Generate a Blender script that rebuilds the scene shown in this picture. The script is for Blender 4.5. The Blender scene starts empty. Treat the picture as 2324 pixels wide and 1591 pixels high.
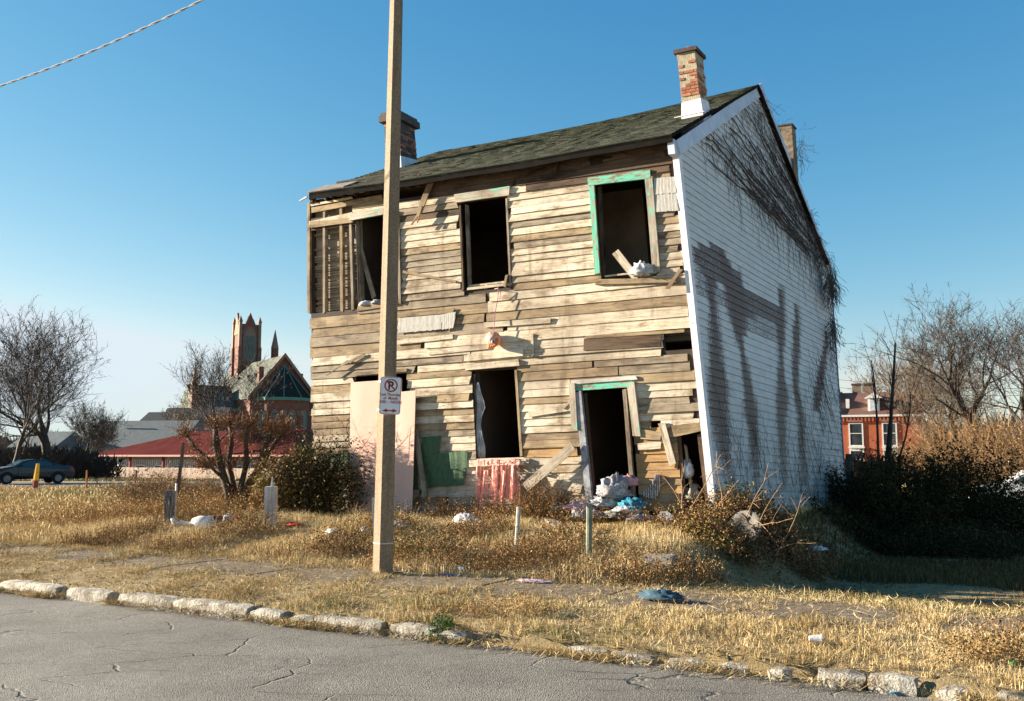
import bpy, math, random
import numpy as np
from mathutils import Vector, noise
R = math.radians
random.seed(7)
RNG = np.random.default_rng(7)
scene = bpy.context.scene
COL = scene.collection

# ------------------------------------------------------------------ camera, sky, sun, exposure
FW, FH, FPX = 2323.0, 1591.0, 2150.0
EYE = 1.6
PITCH = math.atan(239.5 / FPX)
cam_d = bpy.data.cameras.new('camera')
cam_d.sensor_width = 36.0
cam_d.lens = 36.0 * FPX / FW
cam_d.clip_end = 3000
cam = bpy.data.objects.new('camera', cam_d)
cam.location = (0, 0, EYE)
cam.rotation_euler = (R(90) + PITCH, 0, 0)
COL.objects.link(cam)
scene.camera = cam

SUN_EL, SUN_ANG = R(15.5), R(-13.5)          # height, and the compass direction the light travels in
L = Vector((math.cos(SUN_EL) * math.cos(SUN_ANG), math.cos(SUN_EL) * math.sin(SUN_ANG), -math.sin(SUN_EL)))
sun_d = bpy.data.lights.new('sun', 'SUN')
sun_d.energy = 5.0
sun_d.angle = R(0.5)
sun_d.color = (1.0, 0.875, 0.69)
sun = bpy.data.objects.new('sun', sun_d)
sun.rotation_euler = L.to_track_quat('-Z', 'Y').to_euler()
sun.location = (-30, 10, 30)
COL.objects.link(sun)

world = bpy.data.worlds.new('World')
scene.world = world
world.use_nodes = True
wn = world.node_tree
sky = wn.nodes.new('ShaderNodeTexSky')
sky.sky_type = 'NISHITA'
sky.sun_disc = False
sky.sun_elevation = SUN_EL
sky.sun_rotation = math.atan2(-L.x, -L.y)
sky.air_density = 1.0
sky.dust_density = 0.05
sky.ozone_density = 4.0
bg = wn.nodes['Background']
# film response of the sky: each channel gets one power and one gain, the same in every direction
sepc = wn.nodes.new('ShaderNodeSeparateColor'); comb = wn.nodes.new('ShaderNodeCombineColor')
wn.links.new(sky.outputs[0], sepc.inputs[0])
for ch, (pw, gn) in enumerate(((1.70, .40), (.96, .585), (.62, .84))):
    lim = wn.nodes.new('ShaderNodeMath'); lim.operation = 'MINIMUM'; lim.inputs[1].default_value = (2.6, 4.2, 6.0)[ch]
    po = wn.nodes.new('ShaderNodeMath'); po.operation = 'POWER'; po.inputs[1].default_value = pw
    ga = wn.nodes.new('ShaderNodeMath'); ga.operation = 'MULTIPLY'; ga.inputs[1].default_value = gn
    wn.links.new(sepc.outputs[ch], lim.inputs[0]); wn.links.new(lim.outputs[0], po.inputs[0]); wn.links.new(po.outputs[0], ga.inputs[0]); wn.links.new(ga.outputs[0], comb.inputs[ch])
wn.links.new(comb.outputs[0], bg.inputs[0])
bg.inputs[1].default_value = 0.1
vs = scene.view_settings
vs.view_transform = 'Standard'
vs.look = 'None'
vs.gamma = 1.0
vs.use_curve_mapping = False
vs.exposure = 1.90
scene.cycles.max_bounces = 6

# ------------------------------------------------------------------ from the photograph's pixels to places
CP, SP = math.cos(PITCH), math.sin(PITCH)
def ray(px, py):
    cx = (px - FW / 2) / FPX
    cy = (FH / 2 - py) / FPX
    return Vector((cx, CP - cy * SP, SP + cy * CP))
O = Vector((0, 0, EYE))
def at_y(px, py, Y):
    d = ray(px, py)
    return O + d * (Y / d.y)
def at_z(px, py, z):
    d = ray(px, py)
    return O + d * ((z - EYE) / d.z)
def on_plane(px, py, p0, n):
    d = ray(px, py)
    return O + d * ((p0 - O).dot(n) / d.dot(n))

# street frame: s along the kerb (to the right), p away from the road towards the house
S_DIR = Vector((0.8725, -0.4886, 0))
P_DIR = Vector((0.4886, 0.8725, 0))
K0 = Vector((-0.63, 8.43, 0))
def sp(x, y):
    dx, dy = x - K0.x, y - K0.y
    return dx * S_DIR.x + dy * S_DIR.y, dx * P_DIR.x + dy * P_DIR.y
def xy(s, p):
    return K0.x + s * S_DIR.x + p * P_DIR.x, K0.y + s * S_DIR.y + p * P_DIR.y
def sstep(a, b, x):
    t = np.clip((x - a) / (b - a), 0, 1)
    return t * t * (3 - 2 * t)
def gz(x, y):
    """height of the ground"""
    x = np.asarray(x, float); y = np.asarray(y, float)
    s, p = sp(x, y)
    z = np.where(p < 0, 0.0, 0.11 + 0.04 * sstep(0.2, 1.8, p))
    yard = 0.33 * sstep(3.0, 6.6, p) * sstep(-12.5, -9.5, s) * (1 - sstep(0.1, 1.6, s))
    low = -0.52 * sstep(2.9, 6.6, p) * sstep(0.2, 1.8, s)
    bumps = 0.03 * np.sin(x * 1.7 + 1.3 * np.sin(y * 1.1)) * np.cos(y * 1.3 + x * .4) * sstep(3.2, 4.5, p)
    z = z + np.where(p > 0, yard + low + bumps, 0)
    far = sstep(22, 60, y)
    z = z * (1 - far) + (-0.05) * far - 0.75 * sstep(60, 90, y)
    return z
def gzf(x, y):
    return float(gz(x, y))
def on_ground(px, py, lift=0.0):
    z = 0.1
    for _ in range(12):
        q = at_z(px, py, z)
        z = 0.5 * z + 0.5 * gzf(q.x, q.y)
    q = at_z(px, py, z)
    return Vector((q.x, q.y, gzf(q.x, q.y) + lift))

# ------------------------------------------------------------------ object helpers
def link(o, parent=None):
    COL.objects.link(o)
    if parent is not None:
        o.parent = parent
    return o
def tag(o, label=None, cat=None, group=None, kind=None):
    if label: o['label'] = label
    if cat: o['category'] = cat
    if group: o['group'] = group
    if kind: o['kind'] = kind
    return o
def thing(name, label, cat, group=None, loc=(0, 0, 0)):
    o = bpy.data.objects.new(name, None)
    o.empty_display_size = 0.1
    link(o)
    o.location = loc
    return tag(o, label, cat, group)

class MB:
    """collects faces; build() links ONE mesh object. points are world points"""
    def __init__(self):
        self.v = []; self.f = []; self.co = None; self.mi = []; self.cur = 0
    def add(self, pts, faces):
        b = len(self.v)
        self.v.extend([tuple(p) for p in pts])
        self.f.extend([tuple(b + i for i in fc) for fc in faces])
        self.mi.extend([self.cur] * len(faces))
        return b
    def hexa(self, c):
        """8 corners: bottom 0-3 ring, top 4-7 ring"""
        self.add(c, [(0, 3, 2, 1), (4, 5, 6, 7), (0, 1, 5, 4), (1, 2, 6, 5), (2, 3, 7, 6), (3, 0, 4, 7)])
    def box(self, o, ax, ay, az):
        o, ax, ay, az = map(Vector, (o, ax, ay, az))
        self.hexa([o, o + ax, o + ax + ay, o + ay, o + az, o + ax + az, o + ax + ay + az, o + ay + az])
    def cbox(self, c, sx, sy, sz):
        c = Vector(c)
        self.box(c - Vector((sx, sy, sz)) / 2, (sx, 0, 0), (0, sy, 0), (0, 0, sz))
    def prism(self, poly, d):
        """polygon (list of points) pushed along vector d"""
        poly = [Vector(p) for p in poly]; d = Vector(d); n = len(poly)
        fs = [tuple(range(n)), tuple(range(2 * n - 1, n - 1, -1))]
        fs += [(i, i + n, (i + 1) % n + n, (i + 1) % n) for i in range(n)]
        self.add(poly + [p + d for p in poly], fs)
    def quad(self, a, b, c, d):
        self.add([a, b, c, d], [(0, 1, 2, 3)])
    def tube(self, pts, rad, k=6, cap=True):
        pts = [Vector(p) for p in pts]
        n = len(pts)
        if not hasattr(rad, '__len__'): rad = [rad] * n
        b = len(self.v); ref = None
        for i, p in enumerate(pts):
            t = (pts[min(i + 1, n - 1)] - pts[max(i - 1, 0)])
            if t.length < 1e-9: t = Vector((0, 0, 1))
            t.normalize()
            if ref is None:
                ref = t.orthogonal().normalized()
            u = (ref - t * ref.dot(t))
            if u.length < 1e-6: u = t.orthogonal()
            u.normalize(); ref = u; w = t.cross(u)
            for j in range(k):
                a = 2 * math.pi * j / k
                self.v.append(tuple(p + (u * math.cos(a) + w * math.sin(a)) * rad[i]))
        for i in range(n - 1):
            for j in range(k):
                self.f.append((b + i * k + j, b + i * k + (j + 1) % k, b + (i + 1) * k + (j + 1) % k, b + (i + 1) * k + j))
                self.mi.append(self.cur)
        if cap:
            self.f.append(tuple(b + j for j in range(k))[::-1]); self.mi.append(self.cur)
            self.f.append(tuple(b + (n - 1) * k + j for j in range(k))); self.mi.append(self.cur)
    def build(self, name, mats, parent=None, smooth=False, kind=None, co=None):
        me = bpy.data.meshes.new(name)
        me.from_pydata(self.v, [], self.f)
        if not isinstance(mats, (list, tuple)): mats = [mats]
        for m in mats: me.materials.append(m)
        if len(mats) > 1: me.polygons.foreach_set('material_index', self.mi)
        if smooth: me.polygons.foreach_set('use_smooth', [True] * len(self.f))
        if co is not None:
            a = me.attributes.new('co', 'FLOAT_VECTOR', 'POINT')
            a.data.foreach_set('vector', np.asarray(co, np.float32).ravel())
        me.validate(); me.update()
        o = bpy.data.objects.new(name, me)
        link(o, parent)
        if kind: o['kind'] = kind
        return o

def mesh_np(name, V, F, mat, parent=None, tint=None, kind=None, smooth=False):
    """V (n,3), F (m,3) triangles or (m,4) quads"""
    me = bpy.data.meshes.new(name)
    V = np.asarray(V, np.float32); F = np.asarray(F, np.int32)
    m, k = F.shape
    me.vertices.add(len(V)); me.vertices.foreach_set('co', V.ravel())
    me.loops.add(m * k); me.loops.foreach_set('vertex_index', F.ravel())
    me.polygons.add(m)
    me.polygons.foreach_set('loop_start', np.arange(0, m * k, k, dtype=np.int32))
    me.polygons.foreach_set('loop_total', np.full(m, k, np.int32))
    me.materials.append(mat)
    if smooth: me.polygons.foreach_set('use_smooth', np.ones(m, bool))
    if tint is not None:
        a = me.attributes.new('tint', 'FLOAT', 'POINT')
        a.data.foreach_set('value', np.asarray(tint, np.float32))
    me.update(calc_edges=True)
    o = bpy.data.objects.new(name, me)
    link(o, parent)
    if kind: o['kind'] = kind
    return o

# ------------------------------------------------------------------ materials
class NT:
    def __init__(self, name):
        self.m = bpy.data.materials.new(name); self.m.use_nodes = True
        self.t = self.m.node_tree; self.b = self.t.nodes['Principled BSDF']
    def n(self, typ, **kw):
        nd = self.t.nodes.new('ShaderNode' + typ)
        for k, v in kw.items():
            if k.startswith('i_'):
                key = k[2:]
                nd.inputs[int(key) if key.isdigit() else key].default_value = v
            else: setattr(nd, k, v)
        return nd
    def l(self, a, b): self.t.links.new(a, b)
    def noise(self, vec, scale, detail=5, rough=.6):
        nd = self.n('TexNoise', i_Scale=scale, i_Detail=detail, i_Roughness=rough)
        if vec is not None: self.l(vec, nd.inputs['Vector'])
        return nd.outputs['Fac']
    def ramp(self, fac, stops):
        r = self.n('ValToRGB'); e = r.color_ramp.elements
        while len(e) < len(stops): e.new(0.5)
        for i, (p, c) in enumerate(stops):
            e[i].position = p
            e[i].color = (*c, 1) if hasattr(c, '__len__') else (c, c, c, 1)
        self.l(fac, r.inputs[0]); return r.outputs[0]
    def mix(self, fac, a, b, mode='MIX'):
        m = self.n('Mix', data_type='RGBA', blend_type=mode)
        for src, i in ((fac, 0), (a, 6), (b, 7)):
            if hasattr(src, 'links'): self.l(src, m.inputs[i])
            elif hasattr(src, '__len__'): m.inputs[i].default_value = (*src, 1)
            else: m.inputs[i].default_value = src
        return m.outputs[2]
    def math(self, op, a, b=0.0, clamp=False):
        m = self.n('Math', operation=op, use_clamp=clamp)
        for src, i in ((a, 0), (b, 1)):
            if hasattr(src, 'links'): self.l(src, m.inputs[i])
            else: m.inputs[i].default_value = src
        return m.outputs[0]
    def mapping(self, vec, scale=(1, 1, 1), loc=(0, 0, 0)):
        m = self.n('Mapping'); m.inputs['Scale'].default_value = scale; m.inputs['Location'].default_value = loc
        self.l(vec, m.inputs['Vector']); return m.outputs[0]
    def bump(self, h, strength=.4, dist=.01):
        b = self.n('Bump', i_Strength=strength, i_Distance=dist)
        self.l(h, b.inputs['Height']); self.l(b.outputs[0], self.b.inputs['Normal'])
    def obj(self): return self.n('TexCoord').outputs['Object']
    def attr(self, name, out='Vector'): return self.n('Attribute', attribute_name=name).outputs[out]
    def rnd(self): return self.n('ObjectInfo').outputs['Random']
    def base(self, c): self.l(c, self.b.inputs['Base Color'])
    def done(self, rough=.8, metal=0., spec=.3):
        self.b.inputs['Roughness'].default_value = rough; self.b.inputs['Metallic'].default_value = metal
        self.b.inputs['Specular IOR Level'].default_value = spec
        return self.m

def plain(name, c1, c2=None, scale=4, rough=.8, bump=.25, dist=.01, bscale=None, metal=0., spec=.3, stretch=(1, 1, 1), objvar=0., lo=.35, hi=.65):
    t = NT(name)
    v = t.mapping(t.obj(), stretch)
    if c2 is None: c2 = tuple(x * .75 for x in c1)
    c = t.ramp(t.noise(v, scale), [(lo, c1), (hi, c2)])
    if objvar:
        k = t.math('MULTIPLY_ADD', t.rnd(), objvar); k.node.inputs[2].default_value = 1 - objvar / 2
        c = t.mix(1.0, c, k, 'MULTIPLY')
    t.base(c)
    if bump: t.bump(t.noise(v, bscale or scale * 6), bump, dist)
    return t.done(rough, metal, spec)

def wood(name, pale, mid, dark, dark_mark=.5, rust=.25, paint=None, pcut=.5):
    """weathered board: grain runs along the first axis of the 'co' attribute (metres)"""
    t = NT(name)
    co = t.attr('co')
    g1 = t.noise(t.mapping(co, (1.3, 26, 1)), 1.6, 7, .65)
    c = t.ramp(g1, [(.28, dark), (.45, mid), (.68, pale)])
    g2 = t.noise(t.mapping(co, (4, 150, 1)), 1.0, 3, .7)
    c = t.mix(.55, c, t.ramp(g2, [(.3, .45), (.6, 1.0)]), 'MULTIPLY')
    sm = t.noise(t.mapping(co, (1.5, 4.5, 1)), 1.3, 5, .65)
    sf = t.ramp(sm, [(1 - dark_mark, 0.0), (1 - dark_mark + .16, 1.0)])
    c = t.mix(t.math('MULTIPLY', sf, .9), c, dark)
    # nail and knot stains
    vo = t.n('TexVoronoi', i_Scale=1.0); t.l(t.mapping(co, (2.6, 11, 1)), vo.inputs['Vector'])
    kn = t.ramp(vo.outputs['Distance'], [(.07, 1.0), (.14, 0.0)])
    c = t.mix(t.math('MULTIPLY', kn, .7), c, (.12, .055, .02))
    ru = t.ramp(t.noise(t.mapping(co, (2.2, 9, 1), (7, 3, 1)), 1.4, 4, .6), [(1 - rust, 0.0), (1 - rust + .2, 1.0)])
    c = t.mix(t.math('MULTIPLY', ru, .55), c, (.36, .17, .06))
    k = t.math('MULTIPLY_ADD', t.rnd(), .26); k.node.inputs[2].default_value = .86
    c = t.mix(1.0, c, k, 'MULTIPLY')
    # weathering shared by neighbouring boards: broad grey-brown patches and water runs
    ob = t.obj()
    wp = t.ramp(t.noise(ob, .75, 6, .65), [(.44, 0.0), (.62, 1.0)])
    c = t.mix(t.math('MULTIPLY', wp, .55), c, (.15, .105, .07))
    ws = t.ramp(t.noise(t.mapping(ob, (3.2, 3.2, .45)), 1.5, 5, .65), [(.56, 0.0), (.70, 1.0)])
    c = t.mix(t.math('MULTIPLY', ws, .6), c, (.10, .062, .038))
    wl = t.ramp(t.noise(t.mapping(ob, (1, 1, 1), (9, 4, 2)), 1.1, 4, .6), [(.5, 0.0), (.66, 1.0)])
    c = t.mix(t.math('MULTIPLY', wl, .35), c, pale)
    if paint:
        pn = t.noise(t.mapping(co, (3.5, 14, 1), (2, 5, 0)), 1.2, 6, .7)
        pf = t.ramp(pn, [(pcut, 0.0), (pcut + .03, 1.0)])
        c = t.mix(pf, c, paint)
    t.base(c)
    t.bump(t.math('ADD', g1, g2), .6, .006)
    return t.done(.85)

W_PALE = wood('wood_pale', (.75, .655, .51), (.62, .52, .38), (.22, .14, .075), .49, .38)
W_CREAM = wood('wood_cream', (.80, .72, .58), (.64, .54, .40), (.23, .16, .095), .51, .30)
W_TAN = wood('wood_tan', (.50, .38, .23), (.34, .245, .14), (.11, .07, .04), .53, .34)
W_GREY = wood('wood_grey', (.45, .37, .27), (.31, .25, .175), (.09, .065, .045), .52, .22)
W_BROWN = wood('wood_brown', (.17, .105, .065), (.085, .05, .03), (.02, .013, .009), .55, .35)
W_ORANGE = wood('wood_orange', (.60, .38, .17), (.46, .27, .11), (.22, .12, .05), .40, .40)
W_WHITE = wood('painted_wood_white', (.82, .80, .76), (.72, .69, .64), (.25, .18, .12), .42, .3)
W_TEAL = wood('peeling_teal_wood', (.50, .42, .32), (.36, .28, .20), (.16, .11, .07), .45, .3, paint=(.14, .50, .36), pcut=.465)
W_TEAL2 = wood('mostly_bare_teal_wood', (.66, .60, .50), (.52, .44, .34), (.22, .15, .10), .42, .3, paint=(.15, .50, .37), pcut=.555)
W_DARKPOST = wood('dark_weathered_post', (.20, .17, .15), (.10, .085, .075), (.03, .025, .02), .5, .1)
# ------------------------------------------------------------------ house frame
S3 = S_DIR.copy(); N3 = -P_DIR                       # along the facade (right), out of it (towards the road)
D_BR = 15.7
BR = at_y(1617, 1102, D_BR)
def fplane(px, py, n=0.0):
    return on_plane(px, py, BR + N3 * n, N3)
F00, F10, F01, F11 = fplane(714, 1118), BR, fplane(700, 450), fplane(1535, 325)
def FP(u, v, n=0.0):
    return (F00 * (1 - u) + F10 * u) * (1 - v) + (F01 * (1 - u) + F11 * u) * v + N3 * n
def FUV(px, py, n=0.0):
    q = fplane(px, py, n) - N3 * n
    u, v = .5, .5
    for _ in range(12):
        e = q - FP(u, v)
        du = (F10 - F00) * (1 - v) + (F11 - F01) * v
        dv = (F01 - F00) * (1 - u) + (F11 - F10) * u
        a, b, c = du.dot(du), du.dot(dv), dv.dot(dv)
        e1, e2 = e.dot(du), e.dot(dv); det = a * c - b * b
        u += (c * e1 - b * e2) / det; v += (a * e2 - b * e1) / det
    return u, v
WM, HM = (F10 - F00).length, (F11 - F10).length
FUP = (F11 - F10).normalized()
FAL = ((F10 - F00).normalized() + (F11 - F01).normalized()).normalized()
# gable plane
GB = at_y(1916, 1107, 23.4)
GN = (GB - BR).cross(F11 - BR).normalized()
if GN.x < 0: GN = -GN
def gplane(px, py, n=0.0): return on_plane(px, py, BR + GN * n, GN)
G00, G10, G01, G11 = BR, GB, F11, gplane(1880, 592)
def GP(u, v, n=0.0):
    return (G00 * (1 - u) + G10 * u) * (1 - v) + (G01 * (1 - u) + G11 * u) * v + GN * n
def GUV(px, py):
    q = gplane(px, py); u, v = .5, .5
    for _ in range(12):
        e = q - GP(u, v)
        du = (G10 - G00) * (1 - v) + (G11 - G01) * v
        dv = (G01 - G00) * (1 - u) + (G11 - G10) * u
        a, b, c = du.dot(du), du.dot(dv), dv.dot(dv)
        e1, e2 = e.dot(du), e.dot(dv); det = a * c - b * b
        u += (c * e1 - b * e2) / det; v += (a * e2 - b * e1) / det
    return u, v
GDIR = (GB - BR).normalized()
DEPTH = (GB - BR).length
def HP(u, v, d):                                     # inside the house: d metres behind the facade
    return FP(u, v) + GDIR * d

house = thing('derelict_house', 'collapsing two-storey wooden house with bare weathered planks and white sided gable', 'house')

# ------------------------------------------------------------------ openings (photo corners -> facade coordinates)
def rect(*pts):
    uv = [FUV(*p) for p in pts]
    us = sorted(q[0] for q in uv); vs_ = sorted(q[1] for q in uv)
    n = len(us) // 2
    return (sum(us[:n]) / n, sum(us[n:]) / n, sum(vs_[:n]) / n, sum(vs_[n:]) / n)
OPEN = {
 'A': rect((806, 500), (903, 484), (906, 684), (815, 699)),
 'B': rect((1046, 462), (1154, 447), (1161, 652), (1052, 660)),
 'C': rect((1350, 416), (1468, 402), (1481, 632), (1362, 638)),
 'D': rect((808, 856), (925, 846), (930, 1080), (812, 1085)),
 'E': rect((1072, 845), (1174, 836), (1186, 1040), (1082, 1046)),
 'G': rect((1310, 884), (1434, 876), (1448, 1166), (1330, 1166)),
 'H': rect((1540, 985), (1590, 975), (1616, 1200), (1552, 1200)),
 'I': rect((1508, 764), (1568, 757), (1571, 792), (1508, 796)),
 'S': (-.01, FUV(806, 500)[0], FUV(703, 712)[1], FUV(703, 524)[1]),
 'S2': (-.01, FUV(800, 470)[0], FUV(703, 497)[1], FUV(703, 478)[1]),
 'S3': (-.01, FUV(880, 440)[0], FUV(703, 468)[1], 1.02),
 'S4': (FUV(880, 440)[0], FUV(975, 425)[0], FUV(940, 447)[1], 1.02),
 'J': rect((1470, 1166), (1528, 1162), (1530, 1210), (1475, 1210)),
 'K': rect((1478, 957), (1500, 956), (1500, 970), (1478, 971)),
 'M': (FUV(1555, 850)[0], 1.0, FUV(1560, 905)[1], FUV(1560, 848)[1]) ,
}
OPEN['M'] = rect((1573, 800), (1582, 799), (1584, 812), (1574, 813))
TONES = {'p': W_PALE, 'c': W_CREAM, 't': W_TAN, 'g': W_GREY, 'b': W_BROWN, 'o': W_ORANGE}
def proj(P):
    v = Vector(P) - O
    zc = v.y * CP + v.z * SP
    return FW / 2 + FPX * v.x / zc, FH / 2 - FPX * (-v.y * SP + v.z * CP) / zc
def tone(u, v, rng):
    x, y = proj(FP(u, v))
    ye = 450 - (x - 700) * .15                         # the eave line in the photo
    dy = y - ye
    r = rng.random()
    def pick(s): return TONES[s[int(r * len(s)) % len(s)]]
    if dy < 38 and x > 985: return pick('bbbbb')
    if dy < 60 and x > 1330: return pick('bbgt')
    if x < 1040 and dy < 300:
        if x < 905: return pick('ttpc')
        if dy < 50: return pick('pct')
        if dy < 95: return pick('bgtg')
        if dy < 155: return pick('ppcc')
        return pick('gttgc')
    if 1150 < x < 1345 and dy < 300:
        if dy < 105: return pick('ppc')
        if dy < 205: return pick('ggtgp')
        if dy < 250: return pick('ppcp')
        return pick('tpc')
    if x > 1470 and dy < 330: return pick('ggtc')
    if y < 865:
        if x < 1000: return pick('ttggcp')
        if x < 1330: return pick('cppct')
        if y > 790: return pick('gggt')
        return pick('ccppc')
    if x < 870: return pick('tccpt')
    if x < 1075: return pick('ttgptc')
    if x < 1320:
        if y > 1000 and x > 1240: return pick('oot')
        return pick('ccpct')
    if x > 1430 and y < 962: return pick('ccpcg')
    if x > 1430: return pick('ooott')
    return pick('tcp')

def plank(u0, u1, v0, v1, mat, rng, n0=0.0, ragged=(0, 0), name='plank', rot=0.0, parent=None, label=None):
    """one clapboard, lower edge proud of the one below"""
    ln = (u1 - u0) * WM
    k = max(2, min(9, int(ln / .35) + 1))
    mb = MB(); co = []; seed = rng.uniform(0, 50)
    st = []
    lip = rng.choice([0, 0, .003, .006, .014])
    wob = [rng.gauss(0, .0022) for _ in range(k + 1)]
    for i in range(k + 1):
        f = i / k; u = u0 + (u1 - u0) * f
        dv = rot * (f - .5) * ln / HM
        e0 = (wob[i] * .6) / HM; e1 = wob[i] * .4 / HM
        if i == 0: us = (u + ragged[0] * rng.uniform(0, .012), u + ragged[0] * rng.uniform(0, .012))
        elif i == k: us = (u - ragged[1] * rng.uniform(0, .012), u - ragged[1] * rng.uniform(0, .012))
        else: us = (u, u)
        warp = .003 * math.sin(f * 3 + seed) + lip
        pts = [(us[0], v0 + dv + e0, n0 + .029 + warp), (us[0], v0 + dv + e0, n0 + .009), (us[1], v1 + dv + e1 + .008 / HM, n0 + .001), (us[1], v1 + dv + e1 + .008 / HM, n0 + .007 + warp)]
        st.append(pts)
    for pts in st:
        for (u, v, n) in pts:
            mb.v.append(tuple(FP(u, v, n))); co.append((u * WM + seed * 3, v * HM + seed, seed))
    for i in range(k):
        a, b = i * 4, i * 4 + 4
        for j in range(4):
            mb.f.append((a + j, a + (j + 1) % 4, b + (j + 1) % 4, b + j))
    mb.f.append((0, 3, 2, 1)); mb.f.append((k * 4, k * 4 + 1, k * 4 + 2, k * 4 + 3))
    mb.mi = [0] * len(mb.f)
    o = mb.build(name, mat, parent or house, co=co)
    if label: o['label'] = label
    return o

rng = random.Random(11)
rows = []
v = -.135
unit = 17.0 / 777
while v < 1.0:
    h = unit * rng.choice([.95, 1, 1, 1.03, 1.08, 1.25])
    x, y = proj(FP(.7, v))
    if 650 < y < 800: h *= 1.25
    rows.append((v, min(v + h, 1.005))); v += h
NPL = 0
for (v0, v1) in rows:
    # pieces of this row that are wall
    cuts = [(-.004, 1.0)]
    for key, (a, b, c, d) in OPEN.items():
        if v1 <= c + .25 * (v1 - v0) or v0 >= d - .25 * (v1 - v0): continue
        new = []
        for (p, q) in cuts:
            if b <= p or a >= q: new.append((p, q)); continue
            if a - p > .012: new.append((p, a))
            if q - b > .012: new.append((b, q))
        cuts = new
    for (p, q) in cuts:
        w = q - p
        segs = [p]
        if w > .5: 
            m = rng.uniform(.3, .6); segs.append(p + w * m)
        elif w > .22 and rng.random() < .55: segs.append(p + w * rng.uniform(.3, .7))
        segs.append(q)
        for a, b in zip(segs[:-1], segs[1:]):
            vm = (v0 + v1) / 2
            if b > .985: b -= rng.choice([.0, .004, .012, .02])
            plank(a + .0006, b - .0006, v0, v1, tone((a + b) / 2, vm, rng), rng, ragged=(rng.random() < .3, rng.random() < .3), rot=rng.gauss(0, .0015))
            NPL += 1
# sheathing behind (keeps daylight out where boards gape)
back = MB()
def sheath(us, vs_):
    for i in range(len(us) - 1):
        for j in range(len(vs_) - 1):
            uc, vc = (us[i] + us[i + 1]) / 2, (vs_[j] + vs_[j + 1]) / 2
            if any(a <= uc <= b and c <= vc <= d for (a, b, c, d) in OPEN.values()): continue
            back.hexa([FP(us[i], vs_[j], -.03), FP(us[i + 1], vs_[j], -.03), FP(us[i + 1], vs_[j], -.004), FP(us[i], vs_[j], -.004),
                       FP(us[i], vs_[j + 1], -.03), FP(us[i + 1], vs_[j + 1], -.03), FP(us[i + 1], vs_[j + 1], -.004), FP(us[i], vs_[j + 1], -.004)])
us = sorted({0.0, 1.0} | {min(max(t, 0), 1) for o_ in OPEN.values() for t in o_[:2]})
vs2 = sorted({-.14, 1.0} | {min(max(t, -.14), 1) for o_ in OPEN.values() for t in o_[2:]})
sheath(us, vs2)
M_HOLE = plain('black_rot_and_hole', (.010, .007, .005), (.03, .014, .006), 6)
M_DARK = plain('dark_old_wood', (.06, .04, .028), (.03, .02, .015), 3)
back.build('wall_backing', M_DARK, house)

# ------------------------------------------------------------------ interior: floors, partitions, studs, lath, ceiling
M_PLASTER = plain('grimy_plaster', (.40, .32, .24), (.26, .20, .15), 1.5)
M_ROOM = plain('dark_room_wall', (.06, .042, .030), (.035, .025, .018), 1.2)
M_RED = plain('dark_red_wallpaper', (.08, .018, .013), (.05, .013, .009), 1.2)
vf = FUV(1300, 775)[1]
def slab(name, u0, u1, v0, v1, d0, d1, mat, parent=house):
    mb = MB()
    mb.hexa([HP(u0, v0, d0), HP(u1, v0, d0), HP(u1, v0, d1), HP(u0, v0, d1), HP(u0, v1, d0), HP(u1, v1, d0), HP(u1, v1, d1), HP(u0, v1, d1)])
    return mb.build(name, mat, parent)
E = .02
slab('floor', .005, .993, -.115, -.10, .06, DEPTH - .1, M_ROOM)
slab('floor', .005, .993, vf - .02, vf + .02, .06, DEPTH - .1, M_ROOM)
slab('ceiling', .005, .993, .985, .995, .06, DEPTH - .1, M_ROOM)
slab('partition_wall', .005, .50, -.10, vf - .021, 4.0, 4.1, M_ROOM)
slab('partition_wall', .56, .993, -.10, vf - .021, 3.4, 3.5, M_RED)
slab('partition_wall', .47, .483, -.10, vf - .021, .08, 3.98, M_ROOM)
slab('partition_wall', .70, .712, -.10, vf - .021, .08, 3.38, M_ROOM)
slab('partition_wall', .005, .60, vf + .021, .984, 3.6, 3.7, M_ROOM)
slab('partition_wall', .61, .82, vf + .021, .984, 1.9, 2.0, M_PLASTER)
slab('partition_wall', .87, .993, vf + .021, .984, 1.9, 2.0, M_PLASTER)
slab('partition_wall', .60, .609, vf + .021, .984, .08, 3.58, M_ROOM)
slab('attic_backing', .0, .40, .90, 1.10, .9, .95, M_DARK)  # dark slab added to keep daylight out of the eave gap
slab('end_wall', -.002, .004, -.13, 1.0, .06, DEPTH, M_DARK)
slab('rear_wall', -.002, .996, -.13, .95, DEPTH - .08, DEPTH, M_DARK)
gi = MB(); gi.hexa([GP(0.005, -.13, -.06), GP(1, -.13, -.06), GP(1, -.13, -.02), GP(0.005, -.13, -.02), GP(0.005, 1, -.06), GP(1, 1, -.06), GP(1, 1, -.02), GP(0.005, 1, -.02)])
gi.build('gable_backing', M_DARK, house)

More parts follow.
